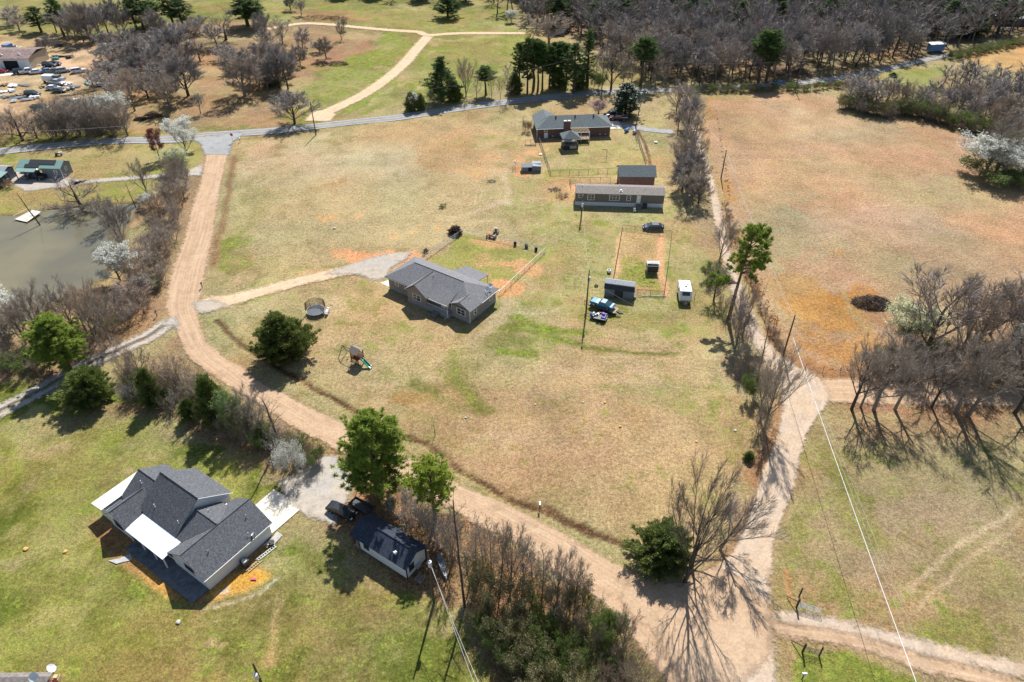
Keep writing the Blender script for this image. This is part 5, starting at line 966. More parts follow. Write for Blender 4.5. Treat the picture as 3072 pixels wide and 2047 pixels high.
def wall(mb,x0,x1,y0,y1,z0,e,r=None,ax='x',xr=None):
    """walls up to the eave with gable ends closed as one solid"""
    if r is None: return mb.box(x0,x1,y0,y1,z0,e)
    if ax=='x': m=(y0+y1)/2 if xr is None else xr; P=[(y0,z0),(y1,z0),(y1,e),(m,r),(y0,e)]; A=[(x0,a,b) for a,b in P]+[(x1,a,b) for a,b in P]
    else: m=(x0+x1)/2 if xr is None else xr; P=[(x1,z0),(x0,z0),(x0,e),(m,r),(x1,e)]; A=[(a,y0,b) for a,b in P]+[(a,y1,b) for a,b in P]
    n_=5; return mb.add(A,[tuple(range(n_))[::-1],tuple(range(n_,2*n_))]+[(i,(i+1)%n_,(i+1)%n_+n_,i+n_) for i in range(n_)])
def window(par, f, c, z, w, h, k=1, frame='trim_white', rows=1, name='window'):
    """f: wall face '-y','+y','-x','+x'; c=(along, wall coordinate)"""
    fr=MB(); pn=MB(); al,wc=c; s=-1 if f[0]=='-' else 1
    def B(mb,a0,a1,z0,z1,d0,d1):
        lo,hi=sorted((wc+s*d0,wc+s*d1))
        if f[1]=='y': mb.box(a0,a1,lo,hi,z0,z1)
        else: mb.box(lo,hi,a0,a1,z0,z1)
    t=.09; a0,a1=al-w/2,al+w/2
    B(fr,a0-t,a1+t,z+h,z+h+t,.0,.06); B(fr,a0-t,a1+t,z-t,z,.0,.07)
    for i in range(k+1): q=a0+w*i/k; B(fr,q-t/2-(t/2 if i==0 else 0),q+t/2+(t/2 if i==k else 0),z,z+h,.0,.058)
    for i in range(k):
        B(fr,a0+w*i/k+t/2,a0+w*(i+1)/k-t/2,z+h*.5-.03,z+h*.5+.03,.0,.05); B(pn,a0+w*i/k+.04,a0+w*(i+1)/k-.04,z+.01,z+h-.01,.005,.03)
    o=fr.build(name,M[frame],par); pn.build('pane',M['glass'],o); return o
def door(par,f,c,z,w,h,m='trim_white'):
    al,wc=c; s=-1 if f[0]=='-' else 1; lo,hi=sorted((wc+s*.002,wc+s*.07)); mb=MB(); kn=MB()
    if f[1]=='y': mb.box(al-w/2,al+w/2,lo,hi,z,z+h); kn.box(al+w*.33,al+w*.4,wc+s*.07 if s>0 else wc-.12,wc+.12 if s>0 else wc-.07,z+.95,z+1.05)
    else: mb.box(lo,hi,al-w/2,al+w/2,z,z+h); kn.box(*sorted((wc+s*.07,wc+s*.12)),al+w*.33,al+w*.4,z+.95,z+1.05)
    o=mb.build('door',M[m],par); kn.build('handle',M['metal_grey'],o); return o
def pipe(par,x,y,z,h=.45,r=.07,m='metal_grey'):
    mb=MB(); mb.tube([(x,y,z-.3),(x,y,z+h)],r,8); mb.tube([(x,y,z-.05),(x,y,z+.03)],[r*2.2,r*1.3],8); return mb.build('roof_vent',M[m],par)
def ridge_line(mb,a,b): mb.tube([a,b],.07,5)
# --- tan house in the middle ---
H=thing('tan_house','long tan sided house with grey hip roof and two front gables beside the fenced yard','house',(-25.06,119.85,0),R(-34.44))
w=MB(); w.box(.35,20.7,0,8.45,.75,3.0); wall(w,6.5,11.3,-1.35,2,.75,2.98,4.75,'y'); wall(w,16.7,21.0,-.25,2,.75,2.97,4.05,'y'); w.build('wall',M['siding_tan'],H)
w=MB(); w.box(.33,20.72,-.02,8.47,-.1,.75); w.box(6.48,11.32,-1.37,0,-.1,.75); w.box(11.32,16.68,-1.3,0,-.1,.72); w.box(16.68,21.02,-.27,0,-.1,.75); w.build('foundation',M['stone_skirt'],H)
w=MB(); hip(w,-.15,21.25,-.45,8.95,2.98,5.25,4.1,5.0); gable(w,6.0,11.8,-1.8,4.2,2.95,5.1,'y'); gable(w,16.3,21.4,-.62,3.1,2.96,4.25,'y'); w.slab([(11.7,-1.25,2.85),(16.5,-1.25,2.85),(16.5,1.8,4.12),(11.7,1.8,4.12)],.1); 
w.slab([(9.6,8.8,2.95),(16.2,8.8,2.95),(16.4,12.2,2.7),(10.6,12.2,2.7)][::1],.12); rf=w.build('roof',M['shingle_grey'],H)
w=MB(); ridge_line(w,(3.9,4.25,5.26),(16.3,4.25,5.26)); ridge_line(w,(8.9,-1.8,5.12),(8.9,3.9,5.12)); ridge_line(w,(18.85,-.6,4.27),(18.85,2.6,4.27)); w.build('ridge_cap',M['shingle_slate'],rf)
w=MB()
for x,y in ((10.8,12),(13.5,12),(16.2,12)): w=MB(); w.box(x-.07,x+.07,y-.07,y+.07,0,2.62); w.build('post',M['trim_white'],H)
w=MB(); w.box(-.15,6,-.5,-.42,2.78,2.9); w.box(11.7,16.5,-1.36,-1.26,2.64,2.78); w.tube([(16.45,-1.34,2.7),(16.45,-1.38,.3),(16.1,-1.9,.05)],.06,6); w.tube([(21.06,-.4,2.8),(21.06,-.4,.1)],.05,6); w.box(21.3,21.37,-.4,8.9,2.8,2.9); w.build('gutter',M['trim_white'],H)
window(H,'-y',(2.6,0),1.55,.8,1.0); window(H,'-y',(5.2,0),1.55,1.0,1.0); window(H,'-y',(8.9,-1.35),1.25,1.9,1.3,2); window(H,'-y',(18.9,-.25),1.2,1.9,1.25,2); window(H,'+x',(1.3,21.0) if False else (1.4,21.0),1.3,.8,1.2); window(H,'+x',(6.8,20.7),1.3,.8,1.2); window(H,'-y',(12.6,0),1.5,.7,1.0); window(H,'-y',(16.1,0),1.5,.6,1.0)
door(H,'-y',(14.4,0),.78,1.0,2.05); w=MB(); w.box(11.4,16.6,-1.28,-1.22,1.55,1.62); 
for i in range(14): w.box(11.5+i*.38,11.55+i*.38,-1.27,-1.23,.75,1.55)
w.build('railing',M['trim_white'],H)
w=MB()
for i in range(4): w.box(13.0,14.4,-1.7-i*.33,-1.4-i*.33,.02 ,.62-i*.17)
w.build('steps',M['wood_grey'],H)
for x,y in ((9.6,3.2),(19.3,1.9),(14,5.6)): pipe(H,x,y,4.9 if x<12 else (4.1 if x>18 else 4.65),.35,.05,'trim_white')
patch('concrete_pad',None,.03,'concrete',0,[H.location+Matrix.Rotation(R(-34.44),3,'Z')@Vector(p) for p in [(-2.6,.5,0),(.3,.3,0),(.3,2.6,0),(-1.6,3.2,0)]])
def dish(x,y,z,rz,label,post=.9,s=.42,par_rot=0,loc=None):
    t=thing('satellite_dish',label,'satellite dish',(x,y,z),rz); a=MB(); a.tube([(0,0,0),(0,0,post)],.035,6); a.build('post',M['metal_dark'],t)
    d=MB(); n_=14; vs=[(0,0,0)]; 
    for rr,zz in ((.5,.03),(1,.12)):
        for i in range(n_): b=2*math.pi*i/n_; vs.append((math.cos(b)*s*rr,math.sin(b)*s*1.15*rr,zz))
    fs=[(0,1+i,1+(i+1)%n_) for i in range(n_)]+[(1+i,1+n_+i,1+n_+(i+1)%n_,1+(i+1)%n_) for i in range(n_)]
    m=Matrix.Translation((0,-.12,post))@Matrix.Rotation(R(48),4,'X'); d.add([m@Vector(v) for v in vs]+[m@(Vector(v)-Vector((0,0,.03))) for v in vs],fs+[tuple(len(vs)+i for i in q)[::-1] for q in fs]); d.build('reflector',M['tarp_white'],t)
    e=MB(); e.tube([m@Vector((0,-s,.05)),m@Vector((0,-s*.9,.62))],.02,5); q=m@Vector((0,-s*.8,.66)); e.box(q.x-.07,q.x+.07,q.y-.05,q.y+.05,q.z-.05,q.z+.05); e.build('arm',M['metal_grey'],t); return t
def wp(H,x,y,z=0): return H.location+Matrix.Rotation(H.rotation_euler.z,3,'Z')@Vector((x,y,z))
q=wp(H,20.2,7.4); dish(q.x,q.y,3.5,R(20),'dark satellite dish at the back right corner of the tan house roof',.7)
q=wp(H,20.4,6.3); dish(q.x,q.y,3.4,R(-30),'lower satellite dish at the right eave of the tan house roof',.6)
# --- white house with charcoal roof ---
H=thing('white_house','white house with charcoal shingle roof and white metal porch roofs on the green lawn','house',(-43.35,54.5,0),R(-34.1))
w=MB(); wall(w,-.85,6.1,.25,10.35,0,2.5,4.6,'y',2.6); w.box(-14.0,-.6,2.1,8.6,0,2.55); w.box(-9.7,-2.2,6,10.6,0,2.9); wall(w,-9.6,-2.1,2.8,10.5,2.4,2.9,6.1,'x',6.3); wall(w,-13.9,-2.,2.2,8.7,2.3,2.5,4.75,'x',5.45); wall(w,-13.3,-9.3,-.75,2.5,0,2.5,4.15,'y'); w.box(-16.2,-14,-.6,6.3,0,2.35); w.build('wall',M['siding_white'],H)
w=MB(); gable(w,-1.15,6.42,-.1,10.7,2.5,4.8,'y',.12,2.6); rf=w.build('roof',M['shingle_charcoal'],H,); w=MB(); ridge_line(w,(2.6,-.1,4.82),(2.6,10.7,4.82)); w.build('ridge_cap',M['shingle_charcoal'],rf)
w=MB(); gable(w,-9.9,-1.8,1.9,10.9,2.95,6.35,'x',.12,6.3); w.slab([(-1.8,1.9,2.9),(2.5,1.9,2.9),(2.5,5.5,5.0),(-1.8,5.5,5.0)][::1],.1); w.slab([(-1.8,5.5,5.0),(2.5,5.5,5.0),(2.5,9,2.95),(-1.8,9,2.95)],.1); w.slab([(-14.3,1.9,2.6),(-9.8,1.9,2.6),(-9.8,5.45,4.95),(-14.3,5.45,4.95)],.12); w.slab([(-14.3,5.45,4.95),(-9.8,5.45,4.95),(-9.8,9.1,2.7),(-14.3,9.1,2.7)],.12); gable(w,-13.7,-8.9,-1.05,4.1,2.5,4.4,'y'); rf=w.build('roof',M['shingle_charcoal'],H)
w=MB(); ridge_line(w,(-9.9,6.3,6.37),(-1.8,6.3,6.37)); ridge_line(w,(-14.3,5.45,4.97),(-9.9,5.45,4.97)); ridge_line(w,(-11.3,-1.05,4.42),(-11.3,3.9,4.42)); ridge_line(w,(-1.8,5.5,5.02),(2.5,5.5,5.02)); w.build('ridge_cap',M['shingle_charcoal'],rf)
w=MB(); w.slab([(-8.95,-.95,2.42),(-.75,-.95,2.42),(-.75,2.15,2.85),(-8.95,2.15,2.85)],.06); w.build('porch_roof',M['metal_white'],H)
w=MB(); w.slab([(-16.9,-1.0,2.35),(-14.2,-1.0,2.75),(-14.2,6.5,2.85),(-16.9,6.5,2.35)],.06); w.build('porch_roof',M['metal_cream'],H)
w=MB(); w.slab([(-1.75,7.2,2.5),(-.1,7.2,2.5),(-.1,9.4,2.5),(-1.75,9.4,2.5)],.05); w.build('porch_roof',M['tarp_white'],H)
w=MB()
for x in (-8.6,-6.0,-3.4,-1.2): w=MB(); w.box(x-.08,x+.08,-.85,-.7,0,2.35); w.build('post',M['trim_white'],H)
w=MB(); w.box(-1.9,-1.75,2.6,10,2.9,3.0); w.tube([(-1.78,10.9,2.9),(-1.78,6.3,6.25)],.05,4); w.box(-1.2,6.45,-.18,-.12,2.36,2.46); w.box(-8.95,-.75,-1.02,-.96,2.3,2.4); w.box(6.42,6.5,-.1,10.7,2.38,2.48); w.build('trim',M['trim_white'],H)
window(H,'-y',(2.7,.25),1.0,1.6,1.2,2,'trim_dark'); window(H,'-y',(-11.3,-.75),.9,1.5,1.2,2,'trim_dark'); window(H,'-y',(-5,2.1),.6,2.2,1.6,2,'trim_dark')
for x,y,z in ((4.3,2.6,3.7),(4.0,8.8,3.9),(-7.6,3.1,3.9),(-2.6,3.2,3.95),(-.4,6.4,4.4),(-12.4,4.4,4.3)): pipe(H,x,y,z,.5,.06,'trim_white' if x<0 else 'metal_grey')
def wpoly(H,pts): return [wp(H,x,y) for x,y in pts]
patch('concrete_driveway',None,.07,'concrete',0,wpoly(H,[(.2,10.3),(5.9,10.3),(6.0,16.0),(.1,15.8)]))
patch('concrete_patio',None,.05,'concrete_dark',.05,wpoly(H,[(-8.4,-2.3),(5.9,-2.2),(5.9,.3),(-8.4,.3)]))
patch('stone_path',None,.05,'concrete_grey',.2,wpoly(H,[(-8.6,-4.6),(-7.2,-4.4),(-5.9,-2.6),(-7.2,-2.4)]))
patch('stone_bed',None,.05,'gravel',.2,wpoly(H,[(6.4,8.3),(7.5,9.2),(7.3,10.9),(6.3,11.2)]))
patch('stone_bed',None,.05,'gravel',.2,wpoly(H,[(-2.6,10.9),(-.4,10.8),(0,12.2),(-1.6,12.6)]))
q=wp(H,7.2,9.3); t=thing('fire_bowl','dark round bowl on the pale stones at the right end of the white house','fire bowl',q); w=MB(); w.tube([(0,0,.05),(0,0,.45)],[.25,.42],12); w.build('bowl',M['metal_dark'],t)
q=wp(H,6.9,5.2); t=thing('air_conditioner','grey air conditioning unit against the right wall of the white house','air conditioner',q,H.rotation_euler.z); w=MB(); w.box(-.45,.45,-.45,.45,.05,.95); w.build('case',M['metal_dark'],t,bev=.03); w=MB(); w.tube([(0,0,.95),(0,0,1.0)],.36,14); w.build('fan_grille',M['galv'],t)
def ladder(q,rz,Ln,label,m):
    t=thing('ladder',label,'ladder',q,rz)
    for x in (-.2,.2): w=MB(); w.box(x-.03,x+.03,0,Ln,.05,.13); w.build('rail',M[m],t)
    for i in range(int(Ln/.33)): w=MB(); w.box(-.18,.18,.2+i*.33,.25+i*.33,.07,.11); w.build('rung',M[m],t)
ladder(wp(H,7.9,4.6),H.rotation_euler.z+R(-3),2.3,'wooden ladder lying on the grass below the white ladder','wood_new'); ladder(wp(H,7.6,6.4),H.rotation_euler.z+R(-5),3.0,'white ladder lying on the grass at the right side of the white house','trim_white')
q=wp(H,6.35,7.9); dish(q.x,q.y,2.3,R(-90),'small satellite dish bracketed at the right eave of the white house',.8,.3)
q=wp(H,6.1,-6.6)
t=thing('plastic_toy','small pink plastic sheet lying on the orange dirt by the white house','toy',g(583,1331)); w=MB(); w.box(-.35,.35,-.18,.18,.0,.06); w.box(-.35,.35,-.18,-.1,.06,.16); w.build('tray',M['pink_plastic'],t,bev=.02)
for i,(x,y,s_) in enumerate([(400,1255,.5),(413,1262,.45),(375,1235,.3)]):
    t=thing('patio_box',f'{ordn(i)} small pale box standing in the shade behind the white metal porch roof','box',g(x,y),.6,'pale boxes in the shade of the white house'); w=MB(); w.box(-s_/2,s_/2,-s_/2,s_/2,0,s_); w.box(-s_/2-.03,s_/2+.03,-s_/2-.03,s_/2+.03,s_,s_+.05); w.build('case',M['tarp_white'],t)
# --- small cabin with navy roof ---
H=thing('small_cabin','small white cabin with dark navy roof and a window in its gable end','cabin',(-13.34,52.72,0),R(145.99))
w=MB(); wall(w,0,8.15,-3.65,0,.25,2.75,3.85,'x'); w.build('wall',M['siding_white'],H)
w=MB(); gable(w,-.3,9.45,-4.0,.3,2.62,3.92,'x'); rf=w.build('roof',M['shingle_navy'],H); w=MB(); ridge_line(w,(-.3,-1.85,3.95),(9.45,-1.85,3.95)); w.build('ridge_cap',M['shingle_navy'],rf)
w=MB(); w.box(8.15,9.4,-3.7,.0,.1,.28); w.build('porch_floor',M['wood_plank'],H)
for y in (-3.6,-.1): w=MB(); w.box(9.25,9.37,y-.06,y+.06,.28,2.6); w.build('post',M['wood_dark'],H)
for x,y in ((-.02,.02),(-.02,-3.67),(8.17,.02)): w=MB(); w.box(x-.06,x+.06,y-.06,y+.06,.2,2.7); w.build('corner_trim',M['trim_dark'],H)
w=MB(); w.box(.1,8,-3.5,-.1,-.05,.25); w.build('foundation',M['void_dark'],H)
window(H,'+y',(6.9,0),1.2,.75,1.1,1,'trim_dark'); window(H,'-x',(-.95,0),1.15,.75,1.1,1,'trim_dark')
w=MB(); w.box(-.5,0,-2.25,-1.55,.8,1.25); w.build('window_unit',M['metal_grey'],H)
w=MB()
for i in range(3): w.box(-1.1-i*.35,-.8-i*.35,-1.5,-.4,.02,.5-i*.16)
w.build('steps',M['wood_grey'],H); w=MB(); w.box(2.0,2.35,-.8,-.45,3.2,3.5); w.tube([(2.4,-.5,3.1),(2.4,-.5,3.55)],.06,6); w.build('roof_vent',M['tarp_white'],H)
# --- long mobile home ---
H=thing('mobile_home','long taupe mobile home with brown roof, white skirting and white door','mobile home',(15.32,156.04,0),R(-3.6))
w=MB(); wall(w,0,21.15,0,4.9,.95,3.3,3.95,'x'); w.build('wall',M['siding_taupe'],H)
w=MB(); gable(w,-.1,21.3,-.25,5.15,3.25,4.0,'x',.1); w.build('roof',M['shingle_brown'],H); w=MB(); w.box(.03,21.12,.03,4.87,-.05,.95); w.build('skirting',M['siding_white'],H)
window(H,'-y',(1.25,0),2.1,.95,.9); window(H,'-y',(3.7,0),1.55,1.5,1.35,2); window(H,'-y',(9.3,0),1.55,2.3,1.35,3); window(H,'-y',(12.7,0),1.6,.85,1.3)
door(H,'-y',(15.1,0),1.0,.95,2.05); w=MB()
for i in range(4): w.box(14.6,15.8,-.42-i*.3,-.1-i*.3,.02,.85-i*.2)
w.build('steps',M['wood_grey'],H)
w=MB(); w.box(16.2,17.2,-.9,-.15,.1,1.0); w.tube([(16.3,-.9,.1),(16.2,-1.2,1.2)],.05,6); w.build('grill',M['metal_dark'],H)
for x,y,z in ((1.6,2.3,3.95),(10.8,1.0,3.6),(10.6,3.2,3.9)): pipe(H,x,y,z,.35,.1 if x!=10.8 else .22,'tarp_white')
q=wp(H,14.1,-2.7); t=thing('yard_bench','small white garden chair on the grass in front of the mobile home','chair',q); w=MB(); w.box(-.25,.25,-.25,.25,.35,.42); w.build('seat',M['trim_white'],t); w=MB(); w.box(-.25,.25,.2,.26,.42,.9); w.build('backrest',M['trim_white'],t)
for sx,sy in ((-1,-1),(1,-1),(-1,1),(1,1)): w=MB(); w.box(sx*.22-.02,sx*.22+.02,sy*.22-.02,sy*.22+.02,0,.35); w.build('leg',M['trim_white'],t)
t.name='garden_chair'
# --- red barn ---
H=thing('red_shed','tall red board shed with slate gable roof behind the mobile home','shed',(27.6,165.2,0),R(-1.0))
w=MB(); wall(w,-.5,8.15,0,5.4,0,3.35,4.95,'x'); w.build('wall',M['board_red'],H); w=MB(); gable(w,-.95,8.55,-.4,5.8,3.25,5.0,'x'); w.build('roof',M['shingle_slate'],H)
w=MB(); w.box(2.4,5.6,-.06,-.003,.1,2.6); o=w.build('door',M['board_red'],H); w=MB(); w.box(3.95,4.05,-.1,-.06,1.1,1.4); w.build('handle',M['metal_grey'],o); w=MB(); w.box(-.52,8.17,-.12,0,.0,.2); w.build('sill_board',M['wood_grey'],H)
for x in (-.5,8.1): w=MB(); w.box(x-.06,x+.06,-.08,-.003,.2,3.3); w.build('corner_trim',M['siding_tan'],H)
# --- brick house ---
H=thing('brick_house','long low brick house with slate hip roof and a brick chimney','house',(7.4,197.3,0),R(5.5))
w=MB(); w.box(0,21.1,0,7.6,-.1,3.0); w.box(0,5.8,7.6,9.9,-.1,3.0); w.build('wall',M['brick_red'],H)
w=MB(); hip(w,-.55,21.7,-.55,8.1,2.95,5.2,4.4,4.4); w.slab([(-.5,3.5,2.96),(-.5,10.4,2.96),(2.8,10.4,4.75),(2.8,3.5,4.75)][::-1],.12); w.slab([(2.8,3.5,4.75),(2.8,10.4,4.75),(6.3,10.4,2.96),(6.3,3.5,2.96)][::-1],.12); w.build('roof',M['shingle_slate'],H)
w=MB(); w.box(7.4,9.3,-.75,-.02,0,5.0); ch=w.build('chimney',M['brick_red'],H); w=MB(); w.box(7.35,8.2,-.8,.05,5.0,5.15); w.box(8.5,9.35,-.8,.05,5.0,5.15); w.build('cap',M['concrete'],ch)
for x in (5.6,11.2,16.6): pipe(H,x,3.2,4.95,.5,.16,'metal_dark')
window(H,'-y',(2.3,0),2.0,.8,.8); door(H,'-y',(2.4,0),.05,1.1,1.6,'tarp_white'); 
for x in (4.4,6.6,18.2,19.8): w=MB(); w.box(x-.18,x+.18,-.03,-.002,.5,.7); w.build('foundation_vent',M['trim_white'],H)
w=MB(); w.box(-.35,-.25,-.55,-.45,0,2.95); w.box(-.5,21.6,-.62,-.56,2.85,2.95); w.build('gutter',M['trim_white'],H); window(H,'-x',(3,0),1.4,1.2,1.1,2); window(H,'-x',(7,0),1.4,1.2,1.1,2)
q=wp(H,0,0); 
T=thing('pergola_deck','raised deck with open rafter pergola against the brick house','pergola',wp(H,9.4,-.85),H.rotation_euler.z)
w=MB(); w.box(0,5.0,-3.6,0,.95,1.1); w.build('deck_floor',M['wood_plank'],T)
for i in range(13): w=MB(); w.box(.1+i*.39,.17+i*.39,-3.2,.6,2.95,3.08) ; w.build('rafter',M['wood_new'],T)
for x in (.1,2.5,4.9): w=MB(); w.box(x-.07,x+.07,-3.1,-2.96,0,2.85); w.build('post',M['trim_white'],T)
w=MB(); w.box(0,5.0,-3.12,-3.0,2.85,2.95); w.build('beam',M['trim_white'],T); w=MB(); w.box(0,5,-3.6,-3.54,1.85,1.93); w.box(4.94,5,-3.6,0,1.85,1.93); w.box(0,5,-3.6,-3.54,1.4,1.45)
for i in range(6): w.box(i*.98,i*.98+.06,-3.6,-3.54,0,1.9)
w.build('railing',M['wood_grey'],T)
G_=thing('gazebo','square gazebo with slate pyramid roof on a raised dark skirted deck around a hot tub','gazebo',(14.45,189.1,0),R(8))
w=MB(); w.box(0,4.1,0,3.6,0,1.25); w.build('deck_skirt',M['trim_dark'],G_); w=MB(); w.box(-.05,4.15,-.05,3.65,1.25,1.33); w.build('deck_floor',M['wood_grey'],G_)
for x in (.1,4.0):
    for y in (.1,3.5): w=MB(); w.box(x-.07,x+.07,y-.07,y+.07,1.33,3.3); w.build('post',M['wood_grey'],G_)
w=MB(); A=(2.05,1.8,4.9)
for a_,b_ in (((-.5,-.5),(4.6,-.5)),((4.6,-.5),(4.6,4.1)),((4.6,4.1),(-.5,4.1)),((-.5,4.1),(-.5,-.5))): w.slab([(*a_,3.3),(*b_,3.3),A],.1)
w.build('roof',M['shingle_slate'],G_); w=MB(); w.box(1.7,3.6,-.07,-.003,.25,1.1); w.build('skirt_panel',M['siding_beige'],G_); w=MB(); w.box(0,4.1,-.03,.03,2.1,2.16); w.box(4.08,4.14,0,3.6,2.1,2.16); w.box(-.03,.03,0,3.6,2.1,2.16); w.build('railing',M['trim_dark'],G_)
t=thing('hot_tub','pale hot tub under the gazebo roof','hot tub',wp(G_,1.6,1.7,1.33),R(8)); w=MB(); w.tube([(0,0,0),(0,0,.6)],[.95,1.0],16); w.build('shell',M['wood_dark'],t); w=MB(); w.tube([(0,0,.6),(0,0,.66)],[1.02,.95],16); w.build('cover',M['tarp_white'],t)
w=MB(); 
T=thing('garden_swing','rusty garden swing stand by the back corner of the brick house','garden swing',wp(H,-1.2,-4.5),H.rotation_euler.z-.1); w=MB(); w.tube([(-2.9,0,1.5),(.1,0,1.5)],.04,6); w.build('top_bar',M['metal_dark'],T)
for x in (-2.9,-1.3,.1): w=MB(); w.tube([(x,-.6,0),(x,0,1.5),(x,.6,0)],.04,5); w.build('leg',M['metal_dark'],T)
w=MB(); w.box(-2.9,.1,-.65,-.5,.1,.3); w.build('seat',M['metal_dark'],T)
T=thing('clothes_post','bent dark goal shaped post in the back lawn of the brick house','post',g(1390,365)); w=MB(); w.tube([(.4,0,0),(.4,0,2.6),(-1.0,0,2.7)],.06,6); w.build('frame',M['metal_dark'],T)
# --- coop, shed, canopy, camper ---
H=thing('animal_coop','low dark metal coop with pen beside the tan field','coop',(2.67,174.63,0),R(5)); w=MB(); wall(w,0,5.0,0,2.0,0,1.45,1.9,'x'); w.build('wall',M['siding_steel'],H); w=MB(); gable(w,-.15,2.9,-.2,2.2,1.4,1.95,'x',.05); w.slab([(2.75,-.2,1.7),(5.15,-.2,1.5),(5.15,2.2,1.9),(2.75,2.2,2.1)],.05); w.build('roof',M['metal_mid'],H); w=MB(); w.box(1.6,2.6,-.04,-.002,.2,1.2); w.build('opening',M['void_dark'],H)
def wire_fence(name,label,pts,h,cat='fence',post='wood_dark',sp=2.6,rail=None,pr=.05,wires=4,wm='wire_dark',wr=.012,cross=False):
    P=densify_lin([g(*p) for p in pts],sp); o=P[0]; t=thing(name,label,cat,(o.x,o.y,0))
    for p in P: w=MB(); w.tube([(p.x-o.x,p.y-o.y,-.1),(p.x-o.x,p.y-o.y,h+.06)],pr,6); w.build('post',M[post],t)
    w=MB()
    for i in range(len(P)-1):
        a=P[i]-o;b=P[i+1]-o
        for k in range(wires): z=h*(k+.6)/wires; w.tube([(a.x,a.y,z),(b.x,b.y,z)],wr,3,False)
        if cross:
            n_=max(1,int((b-a).length/.3))
            for j in range(n_): q=a.lerp(b,j/n_); w.tube([(q.x,q.y,.05),(q.x,q.y,h)],wr*.8,3,False)
    w.build('wire_mesh',M[wm],t)
    if rail:
        w=MB()
        for i in range(len(P)-1): a=P[i]-o;b=P[i+1]-o; w.tube([(a.x,a.y,h),(b.x,b.y,h)],.035,5)
        w.build('rail',M[rail],t)
    return t
def densify_lin(P,st):
    out=[]
    for i in range(len(P)-1):
        k=max(1,round((P[i+1]-P[i]).length/st))
        for j in range(k): out.append(P[i].lerp(P[i+1],j/k))
    out.append(P[-1]); return out
wire_fence('pen_fence','thin wire pen on bare red dirt left of the dark coop',[(1190,395),(1178,391),(1185,383),(1199,383)],1.0,post='metal_dark',sp=1.2,pr=.03)
wire_fence('yard_fence','chain link fence round the back yard of the tan house',[(971,600),(1010,573),(1063,538),(1120,548),(1180,560),(1253,580),(1205,625),(1147,680)],1.15,post='galv',rail='wire',pr=.035,wires=6,wm='wire',cross=True,wr=.009)
wire_fence('lawn_fence','wooden post fence round the lawn of the brick house',[(1238,322),(1252,362),(1265,402),(1330,400),(1418,396)],1.2,post='wood_grey',rail='wood_grey',pr=.06,cross=True)
wire_fence('border_fence','dark fence running from the leaning tree down to the red shed',[(1461,300),(1470,335),(1484,376)],1.1,post='wood_dark',rail='wood_red',pr=.06,cross=True)
wire_fence('garden_fence','wire fence with dark posts round the dirt garden plot',[(1405,668),(1418,595),(1430,527),(1487,534),(1543,541),(1535,610),(1525,680),(1463,676)],1.1,post='wood_dark',rail='wood_dark',pr=.035,cross=True)
wire_fence('bed_fence','low dark fence round the vegetable bed behind the mobile home',[(1312,434),(1309,418),(1356,417),(1403,417),(1402,430)],1.1,post='wood_dark',rail='wood_dark',pr=.04)
wire_fence('field_fence','post and wire fence along the right field beside the lane',[(1664,470),(1690,560),(1725,650),(1757,740),(1795,812),(1850,848),(1890,856),(1930,858),(2000,858)],1.3,post='wood_grey',pr=.05,sp=4.5)
H=thing('garden_shed','dark barn shaped shed with bright metal roof top beside the trailers','shed',(18.35,117.0,0),R(-14))
w=MB(); P_=[(0,0),(2.7,0),(2.7,1.9),(2.25,2.75),(1.35,3.2),(.45,2.75),(0,1.9)]; A=[(0,a,b) for a,b in P_]+[(5.7,a,b) for a,b in P_]; w.add(A,[tuple(range(7))[::-1],tuple(range(7,14))]+[(i,(i+1)%7,(i+1)%7+7,i+7) for i in range(7)]); w.build('wall',M['siding_steel'],H)
w=MB(); w.slab([(-.15,-.12,1.85),(5.85,-.12,1.85),(5.85,.42,2.85),(-.15,.42,2.85)],.06); w.slab([(5.85,2.82,1.85),(-.15,2.82,1.85),(-.15,2.28,2.85),(5.85,2.28,2.85)],.06); w.build('lower_roof',M['metal_dark'],H); w=MB(); w.slab([(-.15,.36,2.8),(5.85,.36,2.8),(5.85,1.35,3.3),(-.15,1.35,3.3)],.06); w.slab([(-.15,1.35,3.3),(5.85,1.35,3.3),(5.85,2.34,2.8),(-.15,2.34,2.8)],.06); w.build('roof',M['metal_grey'],H)
w=MB(); w.box(2.0,3.7,-.05,-.002,.1,1.75); o=w.build('door',M['metal_dark'],H)
q=wp(H,5.75,.6); t=thing('leaning_pallet','pale slatted panel leaning against the right end of the dark shed','pallet',q,H.rotation_euler.z); w=MB()
for i in range(6): w.rbox(.25+i*.0,.1+i*.18,.9,.05,.1,1.9,0,0,-.35)
w.rbox(.12,.55,1.3,.04,1.1,.1,0,0,-.35); w.rbox(.42,.55,.4,.04,1.1,.1,0,0,-.35); w.build('slats',M['trim_white'],t)
for i,(x,y) in enumerate([(1363,687),(1370,658)]):
    t=thing('tire',('old tire lying on the dirt left of the blue car trailer','dark tire lying on the grass by the left wall of the shed')[i],'tire',g(x,y)); w=MB(); tor=[]; 
    for a in range(14):
        A_=2*math.pi*a/14
        for b in range(6): B_=2*math.pi*b/6; tor.append(((.3+.11*math.cos(B_))*math.cos(A_),(.3+.11*math.cos(B_))*math.sin(A_),.12+.11*math.sin(B_)))
    w.add(tor,[(a*6+b,((a+1)%14)*6+b,((a+1)%14)*6+(b+1)%6,a*6+(b+1)%6) for a in range(14) for b in range(6)]); w.build('rubber_ring',M['rubber'],t)
H=thing('canopy_shelter','white hooded shelter over a dark coop in the garden plot','shelter',(27.9,124.6,0),R(-3)); w=MB(); n_=8
arc=[(1.25-1.35*math.cos(math.pi*i/n_),1.35+.95*math.sin(math.pi*i/n_)) for i in range(n_+1)]
